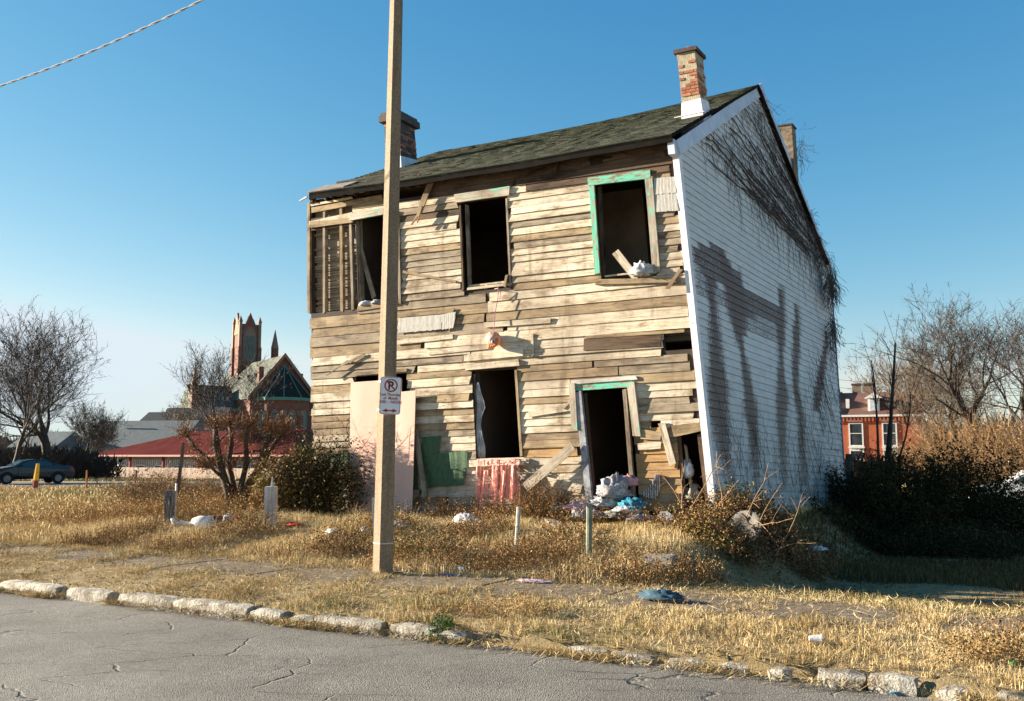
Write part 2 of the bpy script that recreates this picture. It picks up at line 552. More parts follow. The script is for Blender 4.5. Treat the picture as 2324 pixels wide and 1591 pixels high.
FREE = 'free'
def fboard(px0, py0, px1, py1, w, t, n, mat, name='plank', label=None, parent=None, taper=1.0, n1=None):
    """a board on the facade between two photo points; w width, t thickness, n distance of its back from the wall (n1 at its far end)"""
    n1 = n if n1 is None else n1
    a, b = fplane(px0, py0, n), fplane(px1, py1, n1)
    d = (b - a); ln = d.length; d.normalize()
    out = (N3 - d * N3.dot(d)).normalized(); side = d.cross(out).normalized()
    mb = MB(); co = []; k = max(2, int(ln / .3)); sd = random.uniform(0, 60)
    for i in range(k + 1):
        f = i / k; c = a + (b - a) * f; ww = w * (1 + (taper - 1) * f) * random.uniform(.96, 1.04) / 2
        skew = random.uniform(-.02, .02) if i in (0, k) else 0
        for (sx, ox) in ((-1, t), (-1, 0), (1, 0), (1, t)):
            mb.v.append(tuple(c + side * sx * ww + out * ox + d * skew * sx)); co.append((ln * f + sd, sx * ww + sd, sd))
    for i in range(k):
        p, q = i * 4, i * 4 + 4
        for j in range(4): mb.f.append((p + j, p + (j + 1) % 4, q + (j + 1) % 4, q + j))
    mb.f += [(0, 3, 2, 1), (k * 4, k * 4 + 1, k * 4 + 2, k * 4 + 3)]; mb.mi = [0] * len(mb.f)
    parent = house if parent is None else (None if parent == FREE else parent)
    o = mb.build(name, mat, parent, co=co)
    if label: o['label'] = label
    return o

# stud bays at the upper left, lath behind
for (xa, ya, xb, yb, w) in ((706, 462, 706, 712, .07), (741, 476, 741, 712, .06), (779, 470, 781, 708, .07), (800, 500, 806, 705, .06), (720, 458, 720, 468, .05)):
    fboard(xa, ya, xb, yb, w, .09, -.085, W_TAN if w > .06 else W_GREY, 'stud')
uS = OPEN['A'][0]
lath = MB(); co = []
vv = OPEN['S'][2] - .01
rl = random.Random(5)
while vv < .93:
    if not (rl.random() < .12 or (vv > .80 and rl.random() < .5)):
        a = rl.uniform(.0, .03) if rl.random() < .3 else .0
        m = rl.gauss(0, .002)
        lath.hexa([FP(a, vv, -.13), FP(uS, vv + m, -.13), FP(uS, vv + m, -.115), FP(a, vv, -.115), FP(a, vv + .0065, -.13), FP(uS, vv + m + .0065, -.13), FP(uS, vv + m + .0065, -.112), FP(a, vv + .0065, -.112)])
        co += [(rl.uniform(0, 9), vv * HM, 0)] * 8
    vv += .0085
lath.build('lath', W_GREY, house, kind='stuff', co=co)
slab('lath_backing', 0, uS, OPEN['S'][2] - .02, .99, .17, .20, M_PLASTER)
slab('closet_wall', uS - .004, uS, OPEN['S'][2] - .02, .99, .20, 1.4, M_ROOM)
# the boards left across the gaps
fboard(702, 510, 800, 489, .13, .025, .0, W_PALE)
fboard(708, 478, 868, 448, .11, .025, .0, W_TAN)
fboard(706, 466, 800, 449, .05, .02, .0, W_PALE)
for x in (715, 745, 762, 785, 812, 838, 930, 955, 978, 1010, 1060, 1110, 1165):
    ye = 450 - (x - 700) * .15
    fboard(x, ye + 14, x + 1, ye - 12, .05, .12, -.05, W_BROWN, 'rafter_tail')
fboard(803, 507, 850, 676, .10, .03, -.14, W_GREY, 'brace')
# rotten plank and the splintered bits
rng2 = random.Random(3)
u0, v0_ = FUV(1325, 800); u1, v1_ = FUV(1500, 762)
def rot_plank(pa, pb, mat, n):
    (x0, y0), (x1, y1) = pa, pb
    fboard(x0, y0, x1, y1, .2, .02, n, mat)
fboard(1325, 782, 1500, 772, .22, .018, .033, W_BROWN, label='rotten dark plank')
fboard(1330, 766, 1553, 751, .055, .03, .030, W_TAN)
fboard(1322, 375, 1420, 352, .09, .02, .034, W_BROWN, label='rotten dark plank')
fboard(1338, 368, 1388, 360, .13, .012, .052, M_HOLE, label='rotted black piece coloured as a dark hole in the eave board', taper=.6)  # solid piece on the boards; the hole's darkness is in its colour
fboard(1368, 366, 1440, 352, .05, .015, .05, W_BROWN, taper=.3)
fboard(1545, 612, 1515, 655, .06, .03, .05, W_TAN, n1=.12)
fboard(983, 402, 951, 485, .13, .03, .06, W_TAN, label='plank hanging loose below the eave', n1=.13)
fboard(951, 485, 935, 510, .05, .03, .13, W_TAN, n1=.15, taper=.3)
fboard(958, 470, 948, 505, .03, .03, .14, W_TAN, n1=.16, taper=.3)
fboard(829, 805, 772, 830, .06, .02, .05, W_TAN, n1=.09, taper=.6)
fboard(790, 818, 742, 852, .035, .02, .07, W_GREY, n1=.11, taper=.5)
fboard(975, 800, 1110, 786, .10, .02, .04, W_CREAM)
fboard(1040, 700, 1253, 730, .001, .001, .0, W_CREAM) if False else None
fboard(1100, 738, 1250, 727, .10, .025, .036, W_CREAM)
fboard(985, 762, 1180, 745, .001, .001, .0, W_CREAM) if False else None
fboard(900, 716, 1030, 705, .09, .02, .036, W_TAN)
fboard(900, 778, 1028, 764, .09, .02, .036, W_CREAM)
fboard(915, 617, 1035, 640, .06, .02, .036, W_TAN, taper=.7)
fboard(1062, 812, 1188, 800, .13, .025, .038, W_CREAM)
fboard(1208, 760, 1210, 808, .05, .03, .036, W_CREAM)
fboard(1195, 1082, 1320, 1110, .16, .025, .045, W_CREAM)
fboard(1280, 925, 1300, 905, .05, .02, .06, W_CREAM, taper=.5)
fboard(1200, 940, 1295, 925, .11, .02, .04, W_CREAM)
fboard(1502, 960, 1527, 1055, .12, .03, .045, W_CREAM)
fboard(1455, 985, 1500, 990, .17, .025, .04, W_TAN, taper=.8)
fboard(1448, 1014, 1500, 1010, .12, .025, .045, W_CREAM)
fboard(1520, 980, 1592, 968, .2, .03, .02, W_TAN, taper=.7)
fboard(1540, 985, 1556, 1160, .07, .05, -.05, W_BROWN, 'stud')
fboard(1556, 1010, 1572, 1130, .04, .04, -.12, W_TAN, 'stud')
fboard(1590, 985, 1612, 1160, .10, .06, -.06, W_BROWN, 'stud')

# ------------------------------------------------------------------ window and door trim
def opening(name, label=None):
    o = bpy.data.objects.new(name, None); link(o, house)
    if label: o['label'] = label
    return o
def casing(par, pts, w, t, n, mat, nm='casing'):
    return fboard(*pts, w, t, n, mat, nm, parent=par)
wA = opening('window_frame')
casing(wA, (796, 494, 872, 480), .14, .04, .02, W_TEAL2); casing(wA, (905, 480, 910, 690), .06, .05, .01, W_GREY)
casing(wA, (812, 505, 822, 700), .05, .06, -.08, W_GREY, 'jamb'); casing(wA, (815, 702, 906, 687), .10, .07, -.02, W_TAN, 'sill')
wB = opening('window_frame')
casing(wB, (1034, 452, 1158, 434), .17, .05, .02, W_TEAL2)
casing(wB, (1046, 468, 1053, 660), .04, .05, .0, W_BROWN); casing(wB, (1061, 466, 1068, 655), .07, .05, -.10, W_GREY, 'jamb')
casing(wB, (1152, 452, 1161, 650), .04, .06, -.02, W_GREY, 'jamb'); casing(wB, (1062, 657, 1165, 645), .05, .06, -.03, W_CREAM, 'sill')
casing(wB, (1066, 650, 1152, 640), .035, .04, -.08, W_CREAM, 'sash_rail'); casing(wB, (1147, 652, 1152, 625), .05, .05, .02, W_TAN, 'splinter')
casing(wB, (1104, 657, 1104, 648), .06, .04, -.05, W_CREAM, 'block')
wC = opening('window_frame')
casing(wC, (1336, 414, 1477, 396), .15, .05, .02, W_TEAL); casing(wC, (1344, 420, 1357, 622), .10, .045, .02, W_TEAL)
casing(wC, (1473, 404, 1491, 620), .14, .045, .02, W_TEAL2); casing(wC, (1362, 425, 1373, 630), .06, .06, -.10, W_BROWN, 'jamb')
casing(wC, (1355, 641, 1545, 636), .09, .06, .015, W_TAN, 'sill'); casing(wC, (1374, 628, 1425, 622), .03, .04, -.06, W_CREAM, 'sash_rail')
wD = opening('window_frame')
casing(wD, (806, 850, 925, 840), .06, .04, .02, W_TAN)
wE = opening('window_frame')
casing(wE, (1060, 834, 1180, 823), .12, .05, .02, W_CREAM); casing(wE, (1066, 850, 1078, 1046), .10, .04, -.03, W_BROWN)
casing(wE, (1078, 850, 1090, 1040), .05, .06, -.10, W_GREY, 'jamb'); casing(wE, (1173, 840, 1186, 1035), .05, .06, -.01, W_TAN, 'jamb')
casing(wE, (1070, 1052, 1205, 1048), .12, .10, -.02, W_CREAM, 'sill')
dr = opening('door_frame')
casing(dr, (1305, 877, 1437, 868), .16, .04, .0, W_TEAL, 'head_board'); casing(dr, (1297, 868, 1445, 857), .07, .03, .035, W_WHITE, 'head_board')
casing(dr, (1299, 870, 1306, 975), .12, .05, .03, W_TEAL2); casing(dr, (1433, 870, 1447, 990), .14, .06, .03, W_TEAL2)
casing(dr, (1315, 890, 1343, 1165), .12, .08, -.02, plain('bluish_painted_post', (.36, .37, .40), (.16, .16, .17), 9), 'jamb')
casing(dr, (1420, 884, 1442, 1162), .07, .08, .01, W_GREY, 'jamb'); casing(dr, (1330, 893, 1352, 1150), .04, .05, -.12, W_BROWN, 'jamb')
casing(dr, (1325, 1172, 1450, 1170), .10, .12, .0, W_GREY, 'threshold')
# a paler inner door and frame seen through the upper right window
idr = MB()
q = [HP(.845, vf + .03, 1.85), HP(.865, vf + .03, 1.85), HP(.865, .85, 1.85), HP(.845, .85, 1.85)]
idr.prism(q, GDIR * .04); idr.build('inner_door_frame', plain('pale_inner_trim', (.20, .16, .12)), house)

# asphalt-shingle and cement-board remnants on the wall
def shingle_patch(corners, n, mat, name, label, wav=.003, teeth=.010):
    """corners in the photo TL TR BR BL; corrugated sheet with a ragged lower edge"""
    P = [fplane(x, y, n) for x, y in corners]
    nx, ny = 22, 6; mb = MB()
    rr = random.Random(corners[0][0])
    for side in (0, 1):
        for j in range(ny + 1):
            for i in range(nx + 1):
                a, b = i / nx, j / ny
                p = (P[0] * (1 - a) + P[1] * a) * (1 - b) + (P[3] * (1 - a) + P[2] * a) * b
                if j == ny: p = p + FUP * (rr.uniform(-teeth, teeth))
                if i in (0, nx): p = p + S3 * rr.uniform(-teeth, teeth)
                mb.v.append(tuple(p + N3 * ((wav if mat is M_GREEN else wav * .3) * math.sin(i * 1.9 + .7 * math.sin(i * .8)) + (.008 if side else 0) + .012 * b)))
    w = nx + 1; h = (nx + 1) * (ny + 1)
    for j in range(ny):
        for i in range(nx):
            a = j * w + i
            mb.f.append((a, a + w, a + w + 1, a + 1)); mb.f.append((h + a, h + a + 1, h + a + w + 1, h + a + w))
    edge = [i for i in range(w)] + [j * w + nx for j in range(1, ny + 1)] + [ny * w + i for i in range(nx - 1, -1, -1)] + [j * w for j in range(ny - 1, 0, -1)]
    for a, b in zip(edge, edge[1:] + edge[:1]): mb.f.append((a, b, h + b, h + a))
    mb.mi = [0] * len(mb.f)
    o = mb.build(name, mat, house); o['label'] = label
    return o
M_GREEN = plain('green_mineral_shingle', (.085, .15, .08), (.045, .09, .05), 14, stretch=(3, 3, .6), bump=.5)
M_CEMENT = plain('grey_cement_shingle', (.50, .48, .44), (.34, .32, .29), 16, stretch=(3, 3, .5), bump=.4)
shingle_patch([(958, 992), (999, 989), (995, 1029), (957, 1033)], .045, M_GREEN, 'wall_shingle', 'green shingle nailed to the lower wall')
shingle_patch([(958, 1034), (1060, 1022), (1062, 1062), (960, 1072)], .046, M_GREEN, 'wall_shingle', 'green shingle nailed to the lower wall')
shingle_patch([(962, 1070), (1056, 1062), (1054, 1100), (966, 1106)], .050, M_GREEN, 'wall_shingle', 'green shingle nailed to the lower wall')
shingle_patch([(928, 1020), (945, 1018), (950, 1110), (930, 1112)], .040, M_GREEN, 'wall_shingle', 'green shingle nailed to the lower wall')
shingle_patch([(735, 1035), (790, 1020), (792, 1062), (740, 1068)], .040, M_GREEN, 'wall_shingle', 'green shingle nailed to the lower wall')
shingle_patch([(1483, 405), (1533, 401), (1536, 438), (1484, 442)], .036, M_CEMENT, 'wall_shingle', 'grey cement shingle beside the upper window')
shingle_patch([(1484, 441), (1536, 437), (1540, 478), (1487, 482)], .040, M_CEMENT, 'wall_shingle', 'grey cement shingle beside the upper window')
shingle_patch([(905, 722), (1000, 714), (1002, 748), (903, 756)], .046, M_CEMENT, 'wall_shingle', 'torn grey cement shingle on the wall')
shingle_patch([(1001, 714), (1034, 708), (1030, 744), (1004, 748)], .056, M_CEMENT, 'wall_shingle', 'torn grey cement shingle on the wall')

# ------------------------------------------------------------------ roof
RIDGE_R = gplane(1722, 192, .12)
EAVE_R = on_plane(1524, 304, BR + N3 * .28, N3)
EAVE_L = on_plane(701, 439, BR + N3 * .28, N3)
RIDGE_L = on_plane(1001, 343, RIDGE_R, N3)
BEAVE_R = gplane(1881, 596, .12)
BEAVE_L = RIDGE_L + (BEAVE_R - RIDGE_R)
rn = (EAVE_L - EAVE_R).cross(RIDGE_R - EAVE_R).normalized()
if rn.z < 0: rn = -rn
def RF(a, b, n=0.0):                                   # front slope: a along 0..1 left to right, b 0 eave .. 1 ridge
    sag = -.10 * math.sin(math.pi * a) * b - .05 * math.sin(math.pi * a) * (1 - b) + .006 * math.sin(a * 17) * (1 - b)
    return (EAVE_L * (1 - a) + EAVE_R * a) * (1 - b) + (RIDGE_L * (1 - a) + RIDGE_R * a) * b + Vector((0, 0, sag)) + rn * n
def RB(a, b, n=0.0):
    sag = -.10 * math.sin(math.pi * a) * b
    return (BEAVE_L * (1 - a) + BEAVE_R * a) * (1 - b) + (RIDGE_L * (1 - a) + RIDGE_R * a) * b + Vector((0, 0, sag + n))
t = NT('roof_shingles')
ob = t.obj()
c = t.ramp(t.noise(t.mapping(ob, (6, 6, 24)), 2.2, 6, .75), [(.3, (.024, .029, .019)), (.5, (.066, .072, .048)), (.72, (.125, .128, .088))])
c = t.mix(.5, c, t.ramp(t.noise(ob, 1.4, 4), [(.3, .6), (.7, 1.2)]), 'MULTIPLY')
t.base(c); t.bump(t.noise(ob, 60, 3), .6, .01)
M_ROOF = t.done(.92)
mb = MB(); NX = 40
def slope(fn, name, steps):
    mb = MB()
    for j in range(steps):
        b0, b1 = j / steps, (j + 1) / steps
        base = len(mb.v)
        for i in range(NX + 1):
            a = i / NX; jit = random.uniform(-.1, .1) / steps if j else 0
            mb.v += [tuple(fn(a, b0 + jit, .022)), tuple(fn(a, b1, .006)), tuple(fn(a, b0 + jit, -.0))]
        for i in range(NX):
            p, q = base + i * 3, base + i * 3 + 3
            mb.f += [(p, q, q + 1, p + 1), (p + 2, q + 2, q, p)]
    mb.mi = [0] * len(mb.f)
    return mb.build(name, M_ROOF, house, kind='stuff')
slope(RF, 'roof_shingle_courses', 30); slope(RB, 'roof_shingle_courses', 14)
M_FASCIA = plain('black_fascia', (.010, .009, .008), (.016, .014, .012), 5, .95, spec=.05)
def deck(fn, name):
    mb = MB(); n = 20
    for i in range(n):
        a, b = i / n, (i + 1) / n
        up = Vector((0, 0, -.001)); dn = Vector((0, 0, -.055))
        mb.hexa([fn(a, 0) + dn, fn(b, 0) + dn, fn(b, 1) + dn, fn(a, 1) + dn, fn(a, 0) + up, fn(b, 0) + up, fn(b, 1) + up, fn(a, 1) + up])
    return mb.build(name, M_FASCIA, house)
deck(RF, 'roof_deck'); deck(RB, 'roof_deck')
# black fascia strip hanging under the front eave, wavy
mb = MB(); n = 30
for i in range(n):
    a, b = i / n, (i + 1) / n
    h = lambda t: .135 + .008 * math.sin(t * 23)
    p, q = RF(a, 0), RF(b, 0)
    mb.hexa([p - Vector((0, 0, h(a))), q - Vector((0, 0, h(b))), q - Vector((0, 0, h(b))) - N3 * .03, p - Vector((0, 0, h(a))) - N3 * .03, p, q, q - N3 * .03, p - N3 * .03])
mb.build('fascia', M_FASCIA, house)
ff = MB()
ff.hexa([RF(0, 0, -.01) - S3 * .05, RF(.115, 0, -.01), RF(.115, 0, .0) + Vector((0, 0, .045)), RF(0, 0, 0) - S3 * .05 + Vector((0, 0, .05)),
         RF(0, .12, .02) - S3 * .05, RF(.115, .10, .03), RF(.115, .10, .05), RF(0, .12, .05) - S3 * .05])
ff.build('torn_roof_edge', plain('torn_felt', (.30, .25, .22), (.16, .13, .11), 6), house)
ft = MB(); q = FP(0, 1.0, .1); ft.tube([q + S3 * .05, q - S3 * .16 - Vector((0, 0, .06))], [.03, .02], 5); ft.build('gutter_stub', plain('white_metal', (.75, .75, .75), rough=.4), house)

# gable infill under the rakes
RUV = GUV(1722, 197)
gm = MB()
gm.prism([GP(0, .99, -.03), GP(1, .99, -.03), GP(RUV[0], RUV[1] - .01, -.03)], GN * -.03)
gm.build('gable_backing', M_DARK, house)
# ------------------------------------------------------------------ gable siding, one board per course
t = NT('white_siding')
st_ = t.attr('co')
sep = t.n('SeparateXYZ'); t.l(st_, sep.inputs[0])
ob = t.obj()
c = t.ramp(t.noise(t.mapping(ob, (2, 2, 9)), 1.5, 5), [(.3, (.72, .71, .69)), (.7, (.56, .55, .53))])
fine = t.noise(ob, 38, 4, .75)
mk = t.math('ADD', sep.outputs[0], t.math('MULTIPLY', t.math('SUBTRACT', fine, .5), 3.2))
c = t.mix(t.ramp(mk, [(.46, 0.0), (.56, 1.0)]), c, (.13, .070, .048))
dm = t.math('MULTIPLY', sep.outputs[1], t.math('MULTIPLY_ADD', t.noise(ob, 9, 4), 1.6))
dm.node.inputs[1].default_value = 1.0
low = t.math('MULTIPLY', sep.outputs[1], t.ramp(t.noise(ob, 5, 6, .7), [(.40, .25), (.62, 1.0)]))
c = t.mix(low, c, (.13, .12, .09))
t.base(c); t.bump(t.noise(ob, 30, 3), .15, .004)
M_SIDE = t.done(.55)

def seg_d(px, py, pts):
    """signed width ratio to a tapered streak: pts (x,y,halfwidth)"""
    best = -9
    for (x0, y0, w0), (x1, y1, w1) in zip(pts[:-1], pts[1:]):
        if min(y0, y1) <= py <= max(y0, y1):
            f = (py - y0) / ((y1 - y0) or 1)
            w = w0 + (w1 - w0) * f
            best = max(best, 1 - abs(px - (x0 + (x1 - x0) * f)) / max(w, 1e-3))
    return best
def cpx(q, ox, oy, s):                                 # crop pixels -> photo display pixels
    return [((ox + x / s) / 1.0762, (oy + y / s) / 1.0762, w / s / 1.0762) for x, y, w in q]
c3 = lambda q: cpx(q, 1640, 560, 3.789)
STREAKS = [c3([(360, 180, 20), (385, 700, 40), (420, 1200, 60), (440, 1500, 95), (440, 1700, 90), (490, 2100, 60), (610, 2500, 40)]),
           c3([(470, 200, 10), (520, 400, 55), (590, 800, 62), (650, 1100, 32), (700, 1400, 34), (740, 1700, 60), (760, 1900, 50), (800, 2500, 40)]),
           c3([(605, 345, 12), (620, 500, 36), (640, 700, 50), (650, 1000, 45)]),
           c3([(1018, 500, 6), (1020, 600, 24), (1020, 900, 42), (1015, 1300, 22), (1030, 1600, 60), (1020, 1800, 45), (1050, 2450, 40)]),
           c3([(1163, 620, 5), (1165, 800, 22), (1160, 1000, 38), (1150, 1500, 28), (1200, 1750, 30), (1230, 2400, 40)]),
           c3([(1435, 950, 5), (1430, 1100, 18), (1400, 1300, 32), (1360, 1550, 38), (1340, 1700, 30)])]
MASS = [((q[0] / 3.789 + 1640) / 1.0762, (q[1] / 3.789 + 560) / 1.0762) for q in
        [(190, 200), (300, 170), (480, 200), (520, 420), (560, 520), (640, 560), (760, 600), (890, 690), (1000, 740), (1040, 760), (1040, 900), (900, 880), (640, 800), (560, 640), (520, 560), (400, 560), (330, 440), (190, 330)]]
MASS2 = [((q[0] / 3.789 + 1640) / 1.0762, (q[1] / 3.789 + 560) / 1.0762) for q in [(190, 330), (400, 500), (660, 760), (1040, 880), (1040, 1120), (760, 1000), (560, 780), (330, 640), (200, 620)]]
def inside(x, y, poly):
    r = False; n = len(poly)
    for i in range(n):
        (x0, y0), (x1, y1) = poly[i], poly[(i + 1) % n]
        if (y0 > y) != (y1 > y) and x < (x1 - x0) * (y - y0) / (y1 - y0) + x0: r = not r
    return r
def dark_mark(P):  # dark brown shapes on the siding: streaks and two outlined areas
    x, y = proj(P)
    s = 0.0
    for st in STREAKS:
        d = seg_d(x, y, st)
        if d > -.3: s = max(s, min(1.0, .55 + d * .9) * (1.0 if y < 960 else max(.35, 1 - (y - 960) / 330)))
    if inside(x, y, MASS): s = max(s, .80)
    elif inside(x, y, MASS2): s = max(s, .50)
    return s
def rake_u(v):
    """u range of the gable at height v"""
    if v <= 1: return 0.0, 1.0
    f = (v - 1) / (RUV[1] - 1)
    return RUV[0] * f, 1 + (RUV[0] - 1) * f
v = -.205; hrow = 18.4 / 777
mb = None
while v < RUV[1] - .006:
    v1 = min(v + hrow, RUV[1] - .002)
    a0, b0 = rake_u(v); a1, b1 = rake_u(v1)
    vb = v
    n = max(2, int(34 * (b0 - a0)))
    mb = MB(); co = []
    for i in range(n + 1):
        f = i / n
        ub, ut = a0 + (b0 - a0) * f, a1 + (b1 - a1) * f
        if v < -.05:                                   # the skirt follows the ground
            dn = v
        wv = random.gauss(0, .0012)
        P = [GP(ub, v, .024 + wv), GP(ub, v, .008), GP(ut, v1 + .001, .004 + wv), GP(ut, v1 + .001, -.006)]
        s = dark_mark(P[0]) if v < .75 else 0.0
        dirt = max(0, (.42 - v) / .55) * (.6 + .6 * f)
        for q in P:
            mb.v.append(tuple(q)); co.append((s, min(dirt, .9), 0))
    for i in range(n):
        p, q = i * 4, i * 4 + 4
        mb.f += [(p, q, q + 2, p + 2), (p + 1, q + 1, q, p)]
    mb.f += [(0, 2, 3, 1), (n * 4, n * 4 + 1, n * 4 + 3, n * 4 + 2)]
    mb.mi = [0] * len(mb.f)
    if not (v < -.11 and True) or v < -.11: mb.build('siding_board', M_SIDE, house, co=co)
    v = v1
M_TRIM = plain('pale_blue_white_trim', (.62, .66, .74), (.46, .50, .58), 4, .5, bump=.1)
M_TRIMW = plain('white_corner_trim', (.82, .79, .80), (.66, .62, .62), 5, .5, bump=.1)
def gboard(pa, pb, w, t, n, mat, name):
    a, b = GP(*pa, n), GP(*pb, n); d = (b - a).normalized(); side = d.cross(GN).normalized()
    if side.z > 0: side = -side
    mb = MB(); mb.hexa([a, b, b + side * w, a + side * w, a + GN * t, b + GN * t, b + side * w + GN * t, a + side * w + GN * t])
    return mb.build(name, mat, house)
gboard((-.012, 1.0), (RUV[0], RUV[1] + .012), .26, .03, .026, M_TRIM, 'rake_board')
gboard((RUV[0], RUV[1] + .012), (1.005, .985), .20, .03, .027, M_TRIM, 'rake_board')
mb = MB()
a, b, cc = GP(.0, -.10, .0), GP(.0, .46, .0), GP(.0, .985, .0)
for (p, q) in ((a, b - Vector((0, 0, .01))), (b, cc)):
    mb2 = MB(); w1 = GDIR * .10
    mb2.hexa([p + GN * .028, p + GN * .028 + w1, p + GN * .002 + w1, p + GN * .002, q + GN * .028, q + GN * .028 + w1, q + GN * .002 + w1, q + GN * .002])
    mb2.hexa([p + GN * .028, p + GN * .028 + N3 * .05, p + N3 * .05 - S3 * .085, p - S3 * .085, q + GN * .028, q + GN * .028 + N3 * .05, q + N3 * .05 - S3 * .085, q - S3 * .085])
    mb2.build('corner_trim', M_TRIMW, house)
p = GP(0, 1.0, .03); q = GP(0, .955, .03)
mb = MB(); mb.hexa([q + N3 * .24, q - S3 * .12 + N3 * .24, q - S3 * .12, q, p + N3 * .24, p - S3 * .12 + N3 * .24, p - S3 * .12, p]); mb.build('eave_return', M_TRIM, house)
p, q = GP(1, -.2, .0), GP(1, .985, 0)
mb = MB(); mb.hexa([p + GN * .03, p + GN * .03 + GDIR * .08, p + GDIR * .08, p, q + GN * .03, q + GN * .03 + GDIR * .08, q + GDIR * .08, q]); mb.build('corner_trim', plain('dark_blue_trim', (.14, .16, .24)), house)
# stone base under the front of the wall
slab('foundation', -.002, .998, -.30, -.135, .02, .3, plain('stone_foundation', (.16, .15, .13), (.09, .08, .07), 4), house)

# ------------------------------------------------------------------ chimneys
M_BRICK = plain('old_red_brick', (.42, .17, .09), (.26, .10, .06), 12, objvar=.5)
M_MORT = plain('flaking_render', (.44, .38, .27), (.30, .25, .17), 9, bump=.7, dist=.02)
M_CAP = plain('dark_cap', (.10, .06, .055), (.05, .035, .03), 8)
M_FLASH = plain('white_flashing', (.84, .78, .80), (.70, .64, .66), 5, .6, bump=.1)
M_SOOT = plain('sooty_render', (.12, .10, .085), (.06, .05, .045), 8, bump=.7, dist=.02)
UPH = FUP
def chimney(base, w, d, h, label, mort, bricks, cap='slab', flash=None, fh=.3, brickmat=None, seed=1, up=None, zlow=-.6):
    """base = front-left foot; w along the facade, d into the roof"""
    root = bpy.data.objects.new('chimney', None); link(root, house); root['label'] = label
    X, Y, Z = S3, GDIR, (up or UPH)
    def P(x, y, z): return base + X * x + Y * y + Z * z
    mb = MB()
    nz = 14; rr = random.Random(seed)
    # rough shaft
    ring = []
    for k in range(nz + 1):
        z = zlow + (h - zlow) * k / nz
        for (x, y) in ((0, 0), (w, 0), (w, d), (0, d)):
            ring.append(P(x + rr.uniform(-.008, .008), y + rr.uniform(-.008, .008), z))
    b = len(mb.v); mb.v += [tuple(p) for p in ring]
    for k in range(nz):
        for j in range(4):
            mb.f.append((k * 4 + j, k * 4 + (j + 1) % 4, (k + 1) * 4 + (j + 1) % 4, (k + 1) * 4 + j))
    mb.f.append((nz * 4, nz * 4 + 1, nz * 4 + 2, nz * 4 + 3)); mb.mi = [0] * len(mb.f)
    mb.build('shaft', mort, root)
    if cap:
        o_, t_ = .05, .075
        mb = MB(); mb.hexa([P(-o_, -o_, h), P(w + o_, -o_, h), P(w + o_, d + o_, h), P(-o_, d + o_, h), P(-o_, -o_, h + t_), P(w + o_, -o_, h + t_), P(w + o_, d + o_, h + t_), P(-o_, d + o_, h + t_)])
        mb.build('cap', M_CAP if cap == 'slab' else mort, root)
        if cap == 'course':
            mb = MB(); o_ = .09; mb.hexa([P(-o_, -o_, h - .16), P(w + o_, -o_, h - .16), P(w + o_, d + o_, h - .16), P(-o_, d + o_, h - .16), P(-o_, -o_, h - .001), P(w + o_, -o_, h - .001), P(w + o_, d + o_, h - .001), P(-o_, d + o_, h - .001)])
            mb.build('corbel', brickmat or mort, root)
    bh, bl = .065, .2
    z = bricks[0]; row = 0
    while z < bricks[1]:
        for face in (0, 1):
            ln = w if face == 0 else d
            x = -(.1 if row % 2 else 0)
            while x < ln:
                a, b_ = max(x, 0.0) + .006, min(x + bl, ln) - .006
                x += bl
                if b_ - a < .04: continue
                prob = bricks[2] * (1.0 if face == 0 else .7)
                f = (z - bricks[0]) / max(.01, bricks[1] - bricks[0])
                if rr.random() > prob * (1 - .5 * f): continue
                mb = MB(); pr = .012 + rr.uniform(0, .006)
                if face == 0: mb.hexa([P(a, -pr, z), P(b_, -pr, z), P(b_, .02, z), P(a, .02, z), P(a, -pr, z + bh - .012), P(b_, -pr, z + bh - .012), P(b_, .02, z + bh - .012), P(a, .02, z + bh - .012)])
                else: mb.hexa([P(w - .02, a, z), P(w + pr, a, z), P(w + pr, b_, z), P(w - .02, b_, z), P(w - .02, a, z + bh - .012), P(w + pr, a, z + bh - .012), P(w + pr, b_, z + bh - .012), P(w - .02, b_, z + bh - .012)])
                mb.build('brick', M_BRICK, root)
        z += bh; row += 1
    if flash:
        mb = MB(); o_ = .03
        mb.hexa([P(-o_ * 1.6, -o_ * 3, -.4), P(w + o_ * 2.2, -o_ * 3, -.4), P(w + o_ * 2, d + .1, -.4), P(-o_ * 2, d + .1, -.4), P(-.012, -.014, fh), P(w + .014, -.014, fh + .03), P(w + .014, d + .014, fh + .12), P(-.012, d + .014, fh + .1)])
        mb.build('flashing', flash, root)
    return root, P
def roof_hit(px, py, p0, n): return on_plane(px, py, p0, n)
B1 = on_plane(1551, 268, EAVE_R, rn)
s1 = B1.y / FPX
c1, P1 = chimney(B1 - UPH * .0, .36, .42, 1.30, 'brick chimney with white flashed foot near the gable', M_MORT, (.42, 1.08, .72), flash=M_FLASH, fh=.30)
mb = MB(); mb.tube([P1(.2, .2, 1.37), P1(.2, .2, 1.45), P1(.21, .2, 1.49)], [.13, .12, .02], 10); mb.build('clay_pot', plain('terracotta', (.55, .16, .07), (.40, .10, .06)), c1, smooth=True)
mb = MB(); mb.prism([P1(-.14, -.13, -.02), P1(.45, -.13, .0), P1(.45, -.10, .0), P1(-.14, -.10, -.02)], UPH * .015); mb.build('flashing', M_FLASH, c1)
B2 = on_plane(877, 376, EAVE_R, rn)
c2, P2 = chimney(B2, .42, .62, 1.22, 'tall sooty brick chimney on the far left end of the roof', M_SOOT, (.3, 1.0, .5), cap='course', flash=plain('blue_white_flashing', (.62, .68, .72), (.5, .55, .6), 6), fh=.14, seed=2)
B3 = at_y(1768, 420, 22.6)
